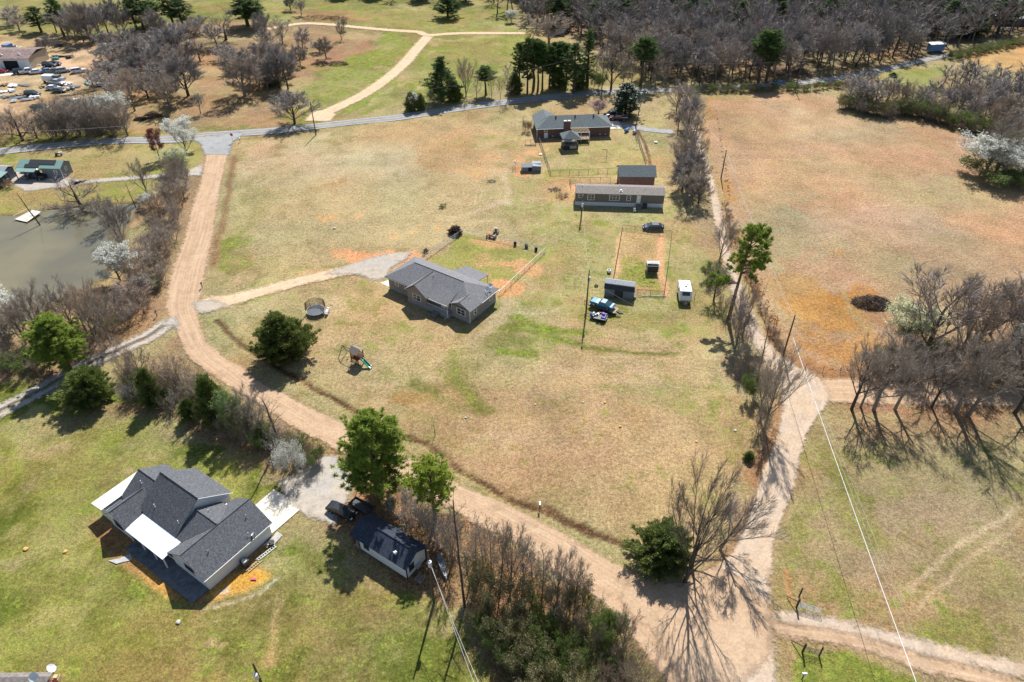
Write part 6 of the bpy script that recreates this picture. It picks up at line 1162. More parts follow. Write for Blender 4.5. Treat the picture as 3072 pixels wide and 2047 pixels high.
A=[(.05,.2+y*1.0,z) for y,z in arc]+[(2.55,.2+y*1.0,z) for y,z in arc]; w.add(A,[(i,i+1,i+1+n_+1,i+n_+1) for i in range(3,n_)]+[(i,i+n_+1,i+n_+2,i+1)[::-1] for i in range(3,n_)]); 
w.build('cover',M['tarp_white'],H); w=MB(); w.box(.15,2.45,.5,2.5,.5,1.9); w.build('hutch',M['metal_dark'],H)
for x in (.05,2.55):
    for y in (0,2.7): w=MB(); w.tube([(x,y,0),(x,y,1.4)],.04,5); w.build('leg',M['metal_grey'],H)
for x in (.05,2.55): w=MB(); w.tube([(x,.2+y,z) for y,z in arc],.035,5,False); w.build('hoop',M['trim_white'],H)
t=thing('chest','pale open box at the left fence of the garden plot','box',g(1399,626)); w=MB(); w.box(-.35,.35,-.45,.45,0,.08); w.box(-.35,-.28,-.45,.45,0,.6); w.box(.28,.35,-.45,.45,0,.6); w.box(-.35,.35,-.45,-.38,0,.6); w.box(-.35,.35,.38,.45,0,.6); w.build('case',M['tarp_white'],t)
t=thing('culvert_pipe','long pale pipe lying below the garden plot','pipe',g(1500,681)); w=MB(); w.tube([(-2.2,.05,.1),(0,0,.1),(2.6,-.1,.1)],.09,7); w.build('pipe_run',M['paint_teal'],t)
H=thing('camper_trailer','white travel trailer with roof vents parked on the lawn','camper',(32.75,114.2,0),R(-5))
w=MB(); P_=[(.15,.55),(4.75,.55),(4.75,2.55),(.75,2.6),(-.05,1.75),(-.05,.9)]; A=[(0,a,b) for a,b in P_]+[(2.3,a,b) for a,b in P_]; w.add(A,[tuple(range(6))[::-1],tuple(range(6,12))]+[(i,(i+1)%6,(i+1)%6+6,i+6) for i in range(6)]); w.build('body',M['paint_white'],H,bev=.05)
w=MB(); m_=Matrix.Translation((1.15,.28,2.2))@Matrix.Rotation(R(46.7),4,'X'); w.rbox(1.15,.33,2.22,1.5,.75,.04,0,R(46.7)); w.build('front_window',M['glass'],H)
w=MB(); w.box(.02,2.28,-.08,-.06,.7,.95); w.build('stripe',M['metal_grey'],H)
for x,y,s_ in ((.6,1.4,.35),(1.3,2.4,.4),(1.7,3.3,.3),(.9,3.8,.35),(1.8,1.6,.2)): w=MB(); w.box(x-s_/2,x+s_/2,y-s_/2,y+s_/2,2.5,2.72); w.build('roof_vent',M['metal_grey' if s_<.4 else 'metal_dark'],H,bev=.03)
for x in (-.02,2.32): w=MB(); w.tube([(x-.08,2.6,.35),(x+.08,2.6,.35)],.35,14); w.build('wheel',M['rubber'],H)
w=MB(); w.tube([(.5,.1,.5),(1.15,-1.1,.45),(1.8,.1,.5)],.05,5); w.box(1.0,1.3,-.7,-.35,.5,.85); w.build('tongue',M['metal_grey'],H); window(H,'+x',(2.2,2.3),1.3,.9,.6,1,'metal_grey'); window(H,'-x',(3.2,0),1.3,.9,.6,1,'metal_grey')
q=wp(H,3.0,.5); t=thing('awning_arm','thin bent pole standing beside the right side of the camper','pole',q); w=MB(); w.tube([(0,0,0),(-.05,.2,.9),(.25,.9,2.2)],.04,5); w.build('rod',M['wood_dark'],t)
# --- play set, trampoline ---
H=thing('trampoline','round trampoline with dark mat and a net on poles','trampoline',g(727,720)); rT=1.85
w=MB(); w.tube([(0,0,.78),(0,0,.8)],rT-.18,28); w.build('mat',M['paint_grey'],H)
w=MB(); ring=[(rT*math.cos(2*math.pi*i/28),rT*math.sin(2*math.pi*i/28),.82) for i in range(29)]; w.tube(ring,.055,6,False); w.build('frame_ring',M['metal_grey'],H)
for i in range(6):
    a=i*math.pi/3+.3; c,s_=math.cos(a),math.sin(a); w=MB(); w.tube([(c*rT,s_*rT,0),(c*rT,s_*rT,.8),(c*(rT+.12),s_*(rT+.12),2.5 if i in (0,1,2,3,5) else 1.4)],.03,5); w.build('pole',M['metal_dark'],H)
w=MB()
for i in range(70):
    a0=math.pi*.02+math.pi*1.05*i/70
    w.tube([(math.cos(a0)*rT,math.sin(a0)*rT,.85),(math.cos(a0)*rT,math.sin(a0)*rT,2.4)],.018,3,False)
for k in range(9): w.tube([(math.cos(math.pi*.02+math.pi*1.05*i/14)*rT,math.sin(math.pi*.02+math.pi*1.05*i/14)*rT,.9+k*.17) for i in range(15)],.014,3,False)
w.build('net',M['net_dark'],H)
w=MB()
for i in range(7): w.rbox(rT+.35+rnd.uniform(-.2,.2),-.9+i*.28,.35+rnd.uniform(-.1,.3),.5,.22,.3,rnd.uniform(-.6,.6),rnd.uniform(-.5,.5))
w.build('loose_cover',M['tarp_white'],H)
H=thing('swing_set','wooden swing set with grey roofed tower, green slide and lopsided beam frame','swing set',g(822,832),R(-34))
for x in (-.7,.9):
    for y in (-.7,.7): w=MB(); w.box(x-.06,x+.06,y-.06,y+.06,0,2.7); w.build('post',M['wood_red'],H)
w=MB(); w.box(-.8,1.0,-.8,.8,1.2,1.3); w.build('platform',M['wood_red'],H)
w=MB(); gable(w,-.95,1.15,-1.0,1.0,2.6,3.3,'x',.06); w.build('roof',M['wood_grey'],H)
w=MB()
for y in (-.75,.72):
    for i in range(7): w.box(-.7+i*.24,-.62+i*.24,y,y+.04,1.3,2.0)
    w.box(-.8,1.0,y-.02,y+.05,2.0,2.08)
for i in range(5): w.box(-.75,.85,-.78,-.74,.15+i*.22,.22+i*.22)
w.build('railing',M['wood_red'],H)
w=MB(); w.tube([(-.7,0,2.25),(-3.4,0,2.25)],.06,6); w.build('swing_beam',M['wood_dark'],H)
for s_ in (-1,1): w=MB(); w.tube([(-3.3,0,2.25),(-3.6,s_*1.1,0)],.055,6); w.build('leg',M['wood_dark'],H)
w=MB(); w.tube([(-3.48,-.55,1.1),(-3.48,.55,1.1)],.045,5); w.build('cross_brace',M['wood_dark'],H)
for x in (-1.4,-2.3): w=MB(); w.tube([(x,-.2,2.2),(x,-.2,.5)],.012,3); w.tube([(x,.2,2.2),(x,.2,.5)],.012,3); w.box(x-.1,x+.1,-.22,.22,.45,.5); w.build('swing',M['paint_yellow'],H)
w=MB(); SL=[(1.0,1.25),(1.5,1.1),(2.2,.6),(2.8,.25),(3.2,.15)]
for i in range(4):
    (a,b),(c_,d_)=SL[i],SL[i+1]; A=[(a,-.28,b),(a,.28,b),(c_,.28,d_),(c_,-.28,d_)]; w.slab([A[0],A[3],A[2],A[1]],.05)
    for y in (-.28,.25): w.slab([(a,y,b+.2),(c_,y,d_+.2),(c_,y+.05,d_+.2),(a,y+.05,b+.2)],.22)
w.build('slide',M['paint_green'],H)
# ---------------- vehicles ----------------
def wheels(t, xs, hw, r=.34, wd=.22):
    for x in xs:
        for s_ in (-1,1):
            y=s_*(hw-wd/2+.02); w=MB(); w.tube([(x,y-wd/2,r),(x,y+wd/2,r)],r,16); o=w.build('wheel',M['rubber'],t); w=MB(); yy=y+s_*(wd/2+.005); w.tube([(x,yy-.01,r),(x,yy+.01,r)],r*.62,12); w.build('rim',M['rim'],o)
def loft(sec, name, m, t, smooth=False, bev=.05):
    """sec: list of (x, [(y,z)...]) closed loops of equal size, symmetrical"""
    w=MB(); n_=len(sec[0][1]); vs=[]
    for x,lp in sec: vs+=[(x,y,z) for y,z in lp]
    fs=[tuple(range(n_))[::-1],tuple(range(len(vs)-n_,len(vs)))]
    for i in range(len(sec)-1):
        for j in range(n_): fs.append((i*n_+j,i*n_+(j+1)%n_,(i+1)*n_+(j+1)%n_,(i+1)*n_+j))
    w.add(vs,fs); return w.build(name,M[m],t,bev=bev)
def car(kind, p, rz, paint, label, group=None, name='parked_car', cat='car'):
    """nose towards local +x"""
    t=thing(name,label,cat,(p.x,p.y,0),rz,group); paint='paint_'+paint
    if kind=='sedan': L_,hw,bz,rz_=4.75,.9,.92,1.43; body=[(-L_/2,.60,.85),(-L_/2+.3,.32,.98),(-1.5,.28,.98),(0,.26,.95),(1.2,.28,.93),(L_/2-.35,.3,.80),(L_/2,.42,.62)]; cab=[(-2.0,-1.1),(1.45,.4)]
    elif kind=='classic': L_,hw,bz,rz_=4.8,.92,.85,1.30; body=[(-L_/2,.45,.80),(-L_/2+.2,.32,.88),(-1.2,.28,.88),(0,.26,.86),(1.2,.28,.88),(L_/2-.15,.3,.84),(L_/2,.45,.75)]; cab=[(-1.9,-.75),(.7,.15)]
    elif kind=='suv': L_,hw,bz,rz_=4.8,.95,1.05,1.75; body=[(-L_/2,.5,1.05),(-L_/2+.15,.34,1.1),(-1.2,.3,1.1),(0,.3,1.08),(1.2,.32,1.06),(L_/2-.3,.35,.98),(L_/2,.5,.75)]; cab=[(-2.3,-2.1),(1.15,.55)]
    else: L_,hw,bz,rz_=5.6,.98,1.08,1.82; body=[(-L_/2,.5,1.1),(-L_/2+.1,.4,1.12),(-.9,.36,1.12),(.2,.35,1.1),(1.4,.36,1.1),(L_/2-.25,.4,1.02),(L_/2,.55,.85)]; cab=[(-.95,-.75),(1.45,.75)]
    sec=[(x,[(-hw*.93,z0),(-hw,(z0+z1)/2),(-hw*.94,z1),(hw*.94,z1),(hw,(z0+z1)/2),(hw*.93,z0)]) for x,z0,z1 in body]
    loft(sec,'body',paint,t,bev=.09)
    (b0,b1),(f0,f1)=cab; zb=bz; w=MB(); vs=[(b0,-hw*.88,zb),(f0,-hw*.88,zb),(f0,hw*.88,zb),(b0,hw*.88,zb),(b1,-hw*.72,rz_-.06),(f1,-hw*.72,rz_-.06),(f1,hw*.72,rz_-.06),(b1,hw*.72,rz_-.06)]
    w.add(vs,[(0,3,2,1),(4,5,6,7),(0,1,5,4),(1,2,6,5),(2,3,7,6),(3,0,4,7)]); w.build('window_glass',M['glass'],t)
    w=MB(); w.slab([(b1-.05,-hw*.74,rz_),(f1+.02,-hw*.74,rz_),(f1+.02,hw*.74,rz_),(b1-.05,hw*.74,rz_)],.07); w.build('roof',M[paint],t,bev=.02)
    w=MB()
    for a,b_ in (((b0,zb),(b1,rz_-.05)),((f0,zb),(f1,rz_-.05))):
        for s_ in (-1,1): w.tube([(a[0],s_*hw*.88,a[1]),(b_[0],s_*hw*.73,b_[1])],.045,5)
    xm=(b1+f1)/2
    for s_ in (-1,1): w.tube([(xm,s_*hw*.88,zb),(xm,s_*hw*.73,rz_-.04)],.04,5)
    w.build('pillars',M[paint],t)
    if kind=='pickup':
        w=MB(); w.box(-L_/2+.15,-1.05,-hw*.78,hw*.78,1.125,1.13); w.build('bed_liner',M['void_dark'],t); w=MB()
        for s_ in (-1,1): w.box(-L_/2+.02,-1.0,s_*hw*.86-.06,s_*hw*.86+.06,1.1,1.25)
        w.box(-L_/2+.02,-L_/2+.12,-hw*.86,hw*.86,1.1,1.25); w.box(-1.1,-1.0,-hw*.86,hw*.86,1.1,1.25); w.build('bed_rail',M['tarp_white' if paint=='paint_maroon' else paint],t)
    for s_ in (-1,1):
        w=MB(); w.box(L_/2-.12,L_/2+.01,s_*hw*.7-.17,s_*hw*.7+.17,.6,.74); w.build('headlight',M['lamp_clear'],t); w=MB(); w.box(-L_/2-.01,-L_/2+.06,s_*hw*.72-.14,s_*hw*.72+.14,.66,.84); w.build('taillight',M['tail_red'],t)
        w=MB(); w.box(f0-.25,f0-.08,s_*(hw+.08)-.08,s_*(hw+.08)+.08,zb,zb+.12); w.build('mirror',M[paint],t)
    w=MB(); w.box(L_/2-.05,L_/2+.04,-hw*.85,hw*.85,.36,.5); w.build('bumper',M['metal_grey' if kind in('pickup','classic') else 'metal_dark'],t)
    wheels(t,(-L_*.30,L_*.31),hw,.38 if kind in('pickup','suv') else .33); return t
def head(p,q): d=q-p; return math.atan2(d.y,d.x)
p=P4(1026,1540); car('sedan',p,head(P4(983,1521),P4(1071,1560)),'black','glossy black sedan parked where the gravel drive meets the small cabin').scale=(.93,.93,.93)
car('sedan',P4(1024+2095/2.24,300+868/2.24),R(176),'navy','dark navy sedan parked above the garden plot by the mobile home')
car('suv',g(1405,268),R(195),'navy','dark pickup sized car half under the evergreen beside the brick house')
car('pickup',g(1421,276),R(172),'maroon','maroon and white pickup parked in front of the dark one at the brick house',name='parked_truck',cat='pickup truck')
car('sedan',g(1788,195.5),R(158),'skyblue','blue car driving on the highway right of the lane mouth',name='moving_car')
def trailer(p,rz,Ln,wd,label,deck='wood_plank',ramps=True,z=.62):
    t=thing('flat_trailer',label,'trailer',(p.x,p.y,0),rz); w=MB(); w.box(-Ln/2,Ln/2,-wd/2,wd/2,z-.06,z); w.build('deck',M[deck],t)
    w=MB(); w.box(-Ln/2,Ln/2,-wd/2-.05,-wd/2,z-.16,z+.04); w.box(-Ln/2,Ln/2,wd/2,wd/2+.05,z-.16,z+.04); w.tube([(-Ln/2,-wd/2,z-.1),(-Ln/2-1.3,0,z-.12)],.05,5); w.tube([(-Ln/2,wd/2,z-.1),(-Ln/2-1.3,0,z-.12)],.05,5); w.tube([(-Ln/2-1.3,0,z-.1),(-Ln/2-1.3,0,0)],.04,5); w.build('frame',M['metal_dark'],t)
    for s_ in (-1,1):
        for x in (-.1,.75): w=MB(); w.tube([(x+.2,s_*(wd/2+.18)-.1,.33),(x+.2,s_*(wd/2+.18)+.1,.33)],.33,14); w.build('wheel',M['rubber'],t)
        w=MB(); w.box(-.3,1.35,s_*(wd/2+.18)-.13,s_*(wd/2+.18)+.13,.7,.74); w.build('fender',M['metal_dark'],t)
        if ramps: w=MB(); w.slab([(Ln/2,s_*.65-.22,z),(Ln/2+1.1,s_*.65-.22,.08),(Ln/2+1.1,s_*.65+.22,.08),(Ln/2,s_*.65+.22,z)],.06); w.build('ramp',M['wood_grey'],t)
    return t
a_=P4(1740+190/6.27,780+790/6.27,.6); b_=P4(1740+700/6.27,780+960/6.27,.6); pm=(a_+b_)/2; hd=head(a_,b_)
trailer(pm,hd,5.6,2.1,'long wooden deck trailer carrying the blue classic car below the shed')
t=car('classic',pm,hd+math.pi,'blue','bright blue classic fastback strapped on the wooden trailer',name='classic_car'); t.location=(pm.x-.25*math.cos(hd),pm.y-.25*math.sin(hd),.63)
a2=P4(1740+190/6.27,780+1030/6.27,.5); b2=P4(1740+520/6.27,780+1100/6.27,.5); pm2=(a2+b2)/2; h2=head(a2,b2)
t=trailer(pm2,h2,3.1,1.7,'short trailer heaped with blue and purple scrap in front of the blue classic car','metal_dark',False,.5)
for i,(dx,dy,sx,sy,sz,m_,lb) in enumerate([(.95,-.1,1.0,1.5,.5,'paint_royal','royal blue car body section on the front half of the scrap trailer'),(-.7,.1,1.2,1.3,.35,'paint_silver','heap of silver engine parts on the rear half of the scrap trailer'),(.75,.25,.6,.7,.35,'paint_purple','purple plastic piece on top of the blue part on the scrap trailer'),(-1.35,-.3,.4,.7,.5,'paint_royal','small blue piece at the rear edge of the scrap trailer')]):
    q=pm2+Matrix.Rotation(h2,3,'Z')@Vector((dx,dy,0)); z0=.5 if i!=2 else 1.02
    tt=thing('scrap_part',lb,'scrap',(q.x,q.y,z0),h2+i*.3); w=MB(); r=random.Random(i)
    if m_=='paint_silver':
        for k in range(16): w.rbox(r.uniform(-.55,.55),r.uniform(-.5,.5),r.uniform(.08,.35),r.uniform(.15,.45),r.uniform(.1,.3),r.uniform(.08,.3),r.uniform(0,3),r.uniform(-.6,.6))
    else: w.add([(-sx/2,-sy/2,0),(sx/2,-sy/2,0),(sx/2,sy/2,0),(-sx/2,sy/2,0),(-sx*.3,-sy*.4,sz),(sx*.4,-sy*.4,sz*.8),(sx*.4,sy*.4,sz*.8),(-sx*.3,sy*.4,sz)],[(0,3,2,1),(4,5,6,7),(0,1,5,4),(1,2,6,5),(2,3,7,6),(3,0,4,7)])
    w.build('panel',M[m_],tt)
# small tractor, mower and drums along the yard fence
def mower(p,rz,paint,label,name='riding_mower'):
    t=thing(name,label,'riding mower',p,rz); w=MB(); w.box(.1,1.0,-.28,.28,.35,.85); w.build('hood',M[paint],t,bev=.05); w=MB(); w.box(-.75,.1,-.42,.42,.35,.55); w.build('deck',M['metal_dark'],t,bev=.03); w=MB(); w.box(-.6,-.15,-.22,.22,.6,.7); w.box(-.68,-.6,-.22,.22,.7,1.05); w.build('seat',M['paint_yellow' if paint=='paint_red' else 'metal_dark'],t,bev=.02)
    w=MB(); w.tube([(.1,0,.8),(-.02,0,1.0)],.02,5); w.tube([(-.03,0,1.0),(-.06,0,1.02)],.17,10); w.build('steering_wheel',M['metal_dark'],t)
    for x,r_w,yy in ((-.5,.27,.5),(.75,.2,.42)):
        for s_ in (-1,1): w=MB(); w.tube([(x,s_*yy-.1,r_w),(x,s_*yy+.1,r_w)],r_w,12); w.build('wheel',M['rubber'],t)
    return t
mower(P4(1330+945/6.36,640+470/6.36),R(160),'paint_red','red riding mower with yellow seat standing at the yard fence')
mower(P4(1330+1005/6.36,640+370/6.36),R(90),'paint_silver','grey riding mower parked just outside the yard fence behind the red one')
for i,(x,y,lb) in enumerate([(1370,605,'first black barrel from the left along the yard fence of the tan house'),(1770,712,'black barrel nearest the right corner of the yard fence')]):
    t=thing('barrel',lb,'barrel',P4(1330+x/6.36,640+y/6.36),0); w=MB(); w.tube([(0,0,0),(0,0,.3),(0,0,.6),(0,0,.9)],[.28,.31,.31,.28],14); w.build('drum',M['paint_grey' if i==2 else 'rubber'],t); w=MB(); w.tube([(0,0,.9),(0,0,.93)],.29,14); w.build('lid',M['metal_dark'],t)
t=thing('cart','dark overturned cart between the two barrels at the yard fence','cart',P4(1330+1588/6.36,640+655/6.36),.4); w=MB(); w.rbox(0,0,.4,.5,.8,.5,0,.5); w.build('tub',M['metal_dark'],t); w=MB(); w.tube([(-.3,-.1,.3),(-.36,-.1,.3)],.25,10); w.build('wheel',M['rubber'],t)
t=thing('flower_urn','dark urn with a stalk left of the red mower at the yard fence','urn',P4(1330+833/6.36,640+465/6.36)); w=MB(); w.tube([(0,0,0),(0,0,.3),(0,0,.6)],[.16,.25,.2],10); w.tube([(0,0,.6),(0,0,1.2)],[.08,.03],5); w.build('pot',M['metal_dark'],t)
t=thing('wheelbarrow','dark wheelbarrow leaning at the left line of the yard fence','wheelbarrow',g(980,580),1.0); w=MB(); w.rbox(0,0,.5,.6,.9,.35,0,.7); w.build('tray',M['metal_dark'],t); w=MB(); w.tube([(-.05,.55,.2),(.05,.55,.2)],.2,10); w.build('wheel',M['rubber'],t); w=MB(); w.tube([(-.2,.3,.3),(-.25,-.9,.8)],.03,5); w.tube([(.2,.3,.3),(.25,-.9,.8)],.03,5); w.build('handle',M['wood_grey'],t)
def canoe(p,rz,Ln,label,m='paint_silver'):
    t=thing('boat',label,'boat',p,rz); w=MB(); n_=10; vs=[]
    for i in range(n_+1):
        x=-Ln/2+Ln*i/n_; b=.42*math.sin(math.pi*min(1,max(0,.03+.94*i/n_)))**.6; vs+=[(x,-b,.42+.1*abs(2*i/n_-1)**2),(x,-b*.55,.08),(x,b*.55,.08),(x,b,.42+.1*abs(2*i/n_-1)**2)]
    fs=[]
    for i in range(n_):
        for j in range(3): fs.append((i*4+j,(i+1)*4+j,(i+1)*4+j+1,i*4+j+1))
    w.add(vs,fs); w.add([(x*.98,y*.93,z+.02) for x,y,z in vs],[q[::-1] for q in fs]); w.build('hull',M[m],t)
    for x in (-.8,.6): w=MB(); w.box(x-.1,x+.1,-.36,.36,.36,.4); w.build('seat',M['wood_grey'],t)
canoe(P4(1327,1700),R(-70),4.2,'pale blue canoe lying under the brush right of the small cabin','paint_silver')
t=thing('utility_trailer','low mesh trailer lying in leaves behind the black sedan','trailer',P4(1085,1524),head(P4(1055,1512),P4(1112,1545))); w=MB(); w.box(-1.7,1.7,-.75,.75,.35,.42); w.box(-1.7,1.7,-.78,-.72,.42,.7); w.box(-1.7,1.7,.72,.78,.42,.7); w.box(-1.7,-1.64,-.75,.75,.42,.7); w.build('bed',M['metal_dark'],t); w=MB(); w.tube([(1.7,0,.38),(2.8,0,.35)],.05,5); w.build('tongue',M['metal_dark'],t)
for s_ in (-1,1): w=MB(); w.tube([(0,s_*.9-.08,.28),(0,s_*.9+.08,.28)],.28,12); w.build('wheel',M['rubber'],t)
# ---------------- poles and wires ----------------
def pole(bx,by,ty,label,h=None,arm=0,armz=1.2,can=True,rz=0,low=False,lean=0):
    p=P4(bx,by); H=h or hgt(bx/KD,by/KD,ty/KD); t=thing('utility_pole',label,'utility pole',(p.x,p.y,0),rz); w=MB(); w.tube([(0,0,-.2),(lean*.5,0,H/2),(lean,0,H)],[.17,.14,.10],9); w.build('shaft',M['pole_wood'],t)
    if arm:
        w=MB(); w.box(-arm/2,arm/2,-.06,.06,H-armz-.06,H-armz+.06); a=w.build('crossarm',M['wood_grey'],t)
        for x in (-arm*.46,0,arm*.46): w=MB(); w.tube([(x,0,H-armz+.06),(x,0,H-armz+.22)],.05,6); w.build('insulator',M['insul'],a)
    if can: w=MB(); w.tube([(.02,-.38,H-2.6),(.02,-.38,H-1.7)],.24,12); w.tube([(.02,-.38,H-1.7),(.02,-.38,H-1.55)],[.12,.04],8); w.build('transformer',M['insul'],t)
    return Vector((p.x,p.y,H))
A1=pole(1302,1808,1651,'utility pole with a light grey transformer at the corner of the small cabin',arm=0,rz=.3)
A2=pole(1757.5,944,811,'utility pole with a transformer left of the trailers and the dark shed',rz=2.8)
A3=pole(1743,660,588,'utility pole standing in front of the left end of the mobile home',can=True)
A4=pole(2349,1067,946,'tall utility pole with side bracket at the bend of the lane by the orange grass',arm=0,can=False)
A5=pole(948,405,306,'bare utility pole on the field edge beside the sandy track mouth',can=False)
A6=pole(1803,300,140,'tall utility pole with crossarm on the highway behind the brick house',arm=3.0,armz=3.2,can=True)
A7=pole(2385,272,172,'utility pole with crossarm beside the blue car on the highway',arm=2.2,can=False)
A8=pole(2163,535,450,'utility pole between the lane and the right field',can=False)
A9=pole(783,2047,1980,'short dark pole at the bottom edge of the lawn',h=4.2,can=True)
pole(2227,1008,948,'short bare post at the lane below the tall pine',can=False)
pole(2070,275,150,'tall utility pole at the mouth of the lane on the highway',arm=2.4)
pole(2745,185,128,'utility pole on the far part of the highway near the blue sign',can=False)
def wire(a,b,r,label,m='wire',sag=.8,name='power_line'):
    w=MB(); P=[a.lerp(b,i/16)-Vector((0,0,sag*4*(i/16)*(1-i/16))) for i in range(17)]; w.tube(P,r,5,False); o=w.build(name,M[m]); return tag(o,label,'power line')
zf=A4.z-1.6
q=g(1822,776,zf); q0=Vector((A4.x,A4.y,zf))
far_end=g(2110,1568,8.6); d_=(far_end-q)
wire(q,q+d_*1.35,.036,'thick white cable running from the lane pole down to the lower right edge','tarp_white',.5)
for dx,z_,lb in ((22,8.0,'thin wire just right of the thick white cable'),(40,7.2,'outer thin wire right of the thick white cable')):
    a=g(1822+dx*.25,790,z_); b_=g(2110+dx,1568,z_); wire(a,a+(b_-a)*1.3,.012,lb,'wire',.5)
wire(Vector((A8.x,A8.y,A8.z-.3)),Vector((A4.x,A4.y,A4.z-.6)),.018,'upper wire between the field pole and the lane pole'); wire(Vector((A8.x+.4,A8.y,A8.z-1.2)),Vector((A4.x+.3,A4.y,A4.z-1.6)),.014,'lower wire between the field pole and the lane pole')
wire(Vector((A8.x,A8.y,A8.z-.2)),g(1560,190,10),.014,'wire from the field pole up to the highway')
e=g(1100,1600,8.0)
wire(Vector((A1.x,A1.y,A1.z-2.2)),g(1095,1568,6.5)+Vector((3,-6,0)),.02,'left pale wire from the cabin pole to the bottom edge','wire'); wire(Vector((A1.x+.15,A1.y,A1.z-2.6)),g(1088,1568,5.5)+Vector((2.6,-6,0)),.02,'right pale wire from the cabin pole to the bottom edge','wire')
wire(Vector((A2.x,A2.y,A2.z-1.2)),Vector((A3.x,A3.y,A3.z-.8)),.012,'long wire from the shed pole to the mobile home pole','wire')
wire(Vector((A5.x,A5.y,A5.z-.3)),Vector((A6.x,A6.y,A6.z-.8)),.02,'wire strung along the highway behind the brick house','wire',2.5); wire(Vector((A5.x,A5.y,A5.z-.3)),g(0,305,9),.02,'wire along the highway from the track mouth to the left edge','wire',1.5); wire(Vector((A6.x,A6.y,A6.z-3)),Vector((A7.x,A7.y,A7.z-1)),.02,'wire along the highway from the brick house to the blue car','wire',1.5)
wire(Vector((A2.x,A2.y,A2.z-2)),g(1535,740,3),.012,'service wire passing over the dark shed','wire',.4)
# ---------------- signs, mailboxes, gates, small things ----------------
t=thing('stop_sign','small red octagonal STOP sign at the junction with the highway','sign',g(536,328),R(180)); w=MB(); w.tube([(0,0,0),(0,0,2.3)],.035,6); w.build('post',M['metal_grey'],t)
mat('sign_red',(.45,.02,.02),rough=.4,var=.03)
w=MB(); oc=[(.42*math.cos(math.pi/8+i*math.pi/4),.42*math.sin(math.pi/8+i*math.pi/4)) for i in range(8)]; A=[(x,-.06,2.3+z) for x,z in oc]+[(x,-.035,2.3+z) for x,z in oc]; w.add(A,[tuple(range(8)),tuple(range(15,7,-1))]+[(i,i+8,(i+1)%8+8,(i+1)%8) for i in range(8)]); pl=w.build('plate',M['sign_red'],t)
tx=bpy.data.curves.new('lettering','FONT'); tx.body='STOP'; tx.size=.3; tx.align_x='CENTER'; tx.align_y='CENTER'; tx.extrude=.004; to=bpy.data.objects.new('lettering',tx); C.objects.link(to); to.parent=pl; to.location=(0,-.066,2.3); to.rotation_euler=(R(90),0,0); tx.materials.append(M['trim_white']); bpy.context.view_layer.update(); lm=bpy.data.meshes.new_from_object(to); to2=bpy.data.objects.new('lettering',lm); C.objects.link(to2); to2.parent=pl; to2.location=(0,-.066,2.3); to2.rotation_euler=(R(90),0,0); bpy.data.objects.remove(to)
def mailbox(x,y,label,rz=0,m='metal_dark',post='wood_dark'):
    t=thing('mailbox',label,'mailbox',g(x,y),rz); w=MB(); w.box(-.05,.05,-.05,.05,0,1.05); w.build('post',M[post],t); w=MB(); P_=[(-.13,1.05),(.13,1.05),(.13,1.2),(.07,1.3),(-.07,1.3),(-.13,1.2)]; A=[(a,-.28,b) for a,b in P_]+[(a,.28,b) for a,b in P_]; w.add(A,[tuple(range(6)),tuple(range(11,5,-1))]+[(i,i+6,(i+1)%6+6,(i+1)%6) for i in range(6)]); w.build('box',M[m],t)
mailbox(361,727,'black mailbox on the pond side of the dirt road'); mailbox(465,662,'mailbox on the right road edge at the driveway of the tan house'); mailbox(1240,1170,'lone mailbox on the ditch side of the dirt road',m='metal_grey'); mailbox(1843,1560,'silver mailbox at the bottom edge beside the wheel tracks',rz=1.5,m='tarp_white'); mailbox(552,327,'white mailbox beside the stop sign',m='tarp_white'); mailbox(421,480,'dark box on a post at the left edge of the dirt road')
def tube_gate(x,y,x2,y2,label,m='galv',fallen=0.0):
    a=g(x,y);b=g(x2,y2); d=b-a; t=thing('farm_gate',label,'gate',a,math.atan2(d.y,d.x)); Ln=d.length; w=MB()
    for i in range(6): w.tube([(0,0,.25+i*.2),(Ln,0,.25+i*.2)],.025,5)
    for k in range(4): w.tube([(Ln*k/3,0,.25),(Ln*k/3,0,1.25)],.025,5)
    w.build('gate_frame',M[m],t); w=MB(); w.box(-.22,-.02,-.1,.1,0,1.9); w.build('post',M['wood_dark'],t); w=MB(); w.tube([(-.1,0,1.2),(-1.3,1.2,.1)],.06,5); w.build('brace',M['wood_dark'],t)
tube_gate(1832,1397,1884,1412,'long galvanised pipe gate standing beside the wheel tracks')
tube_gate(1846,1500,1882,1508,'short dark gate with wooden posts below the wheel tracks','metal_dark')
for i,(x,y,lb) in enumerate([(1882,1508,'leaning wooden brace post at the right end of the short dark gate'),(1836,1372,'dark fence post above the galvanised gate')]):
    t=thing('brace_post',lb,'post',g(x,y)); w=MB(); w.tube([(0,0,0),(.1,.15,1.7)],.1,7); w.build('timber',M['wood_dark'],t)
# pale dock at the pond
t=thing('dock','pale plank dock with railings at the top of the pond','dock',g(70,497),R(-20)); w=MB(); w.slab([(-2.0,-2.6,.15),(1.9,-2.6,.15),(1.4,2.0,.45),(-1.4,2.0,.45)],.12); w.build('deck',M['concrete'],t)
for s_ in (-1,1): w=MB(); w.tube([(s_*1.9,-2.6,1.0),(s_*1.4,2.0,1.3)],.05,5); w.tube([(s_*1.9,-2.5,-1),(s_*1.9,-2.5,1.0)],.05,5); w.tube([(s_*1.4,1.9,0),(s_*1.4,1.9,1.3)],.05,5); w.build('railing',M['trim_white'],t)
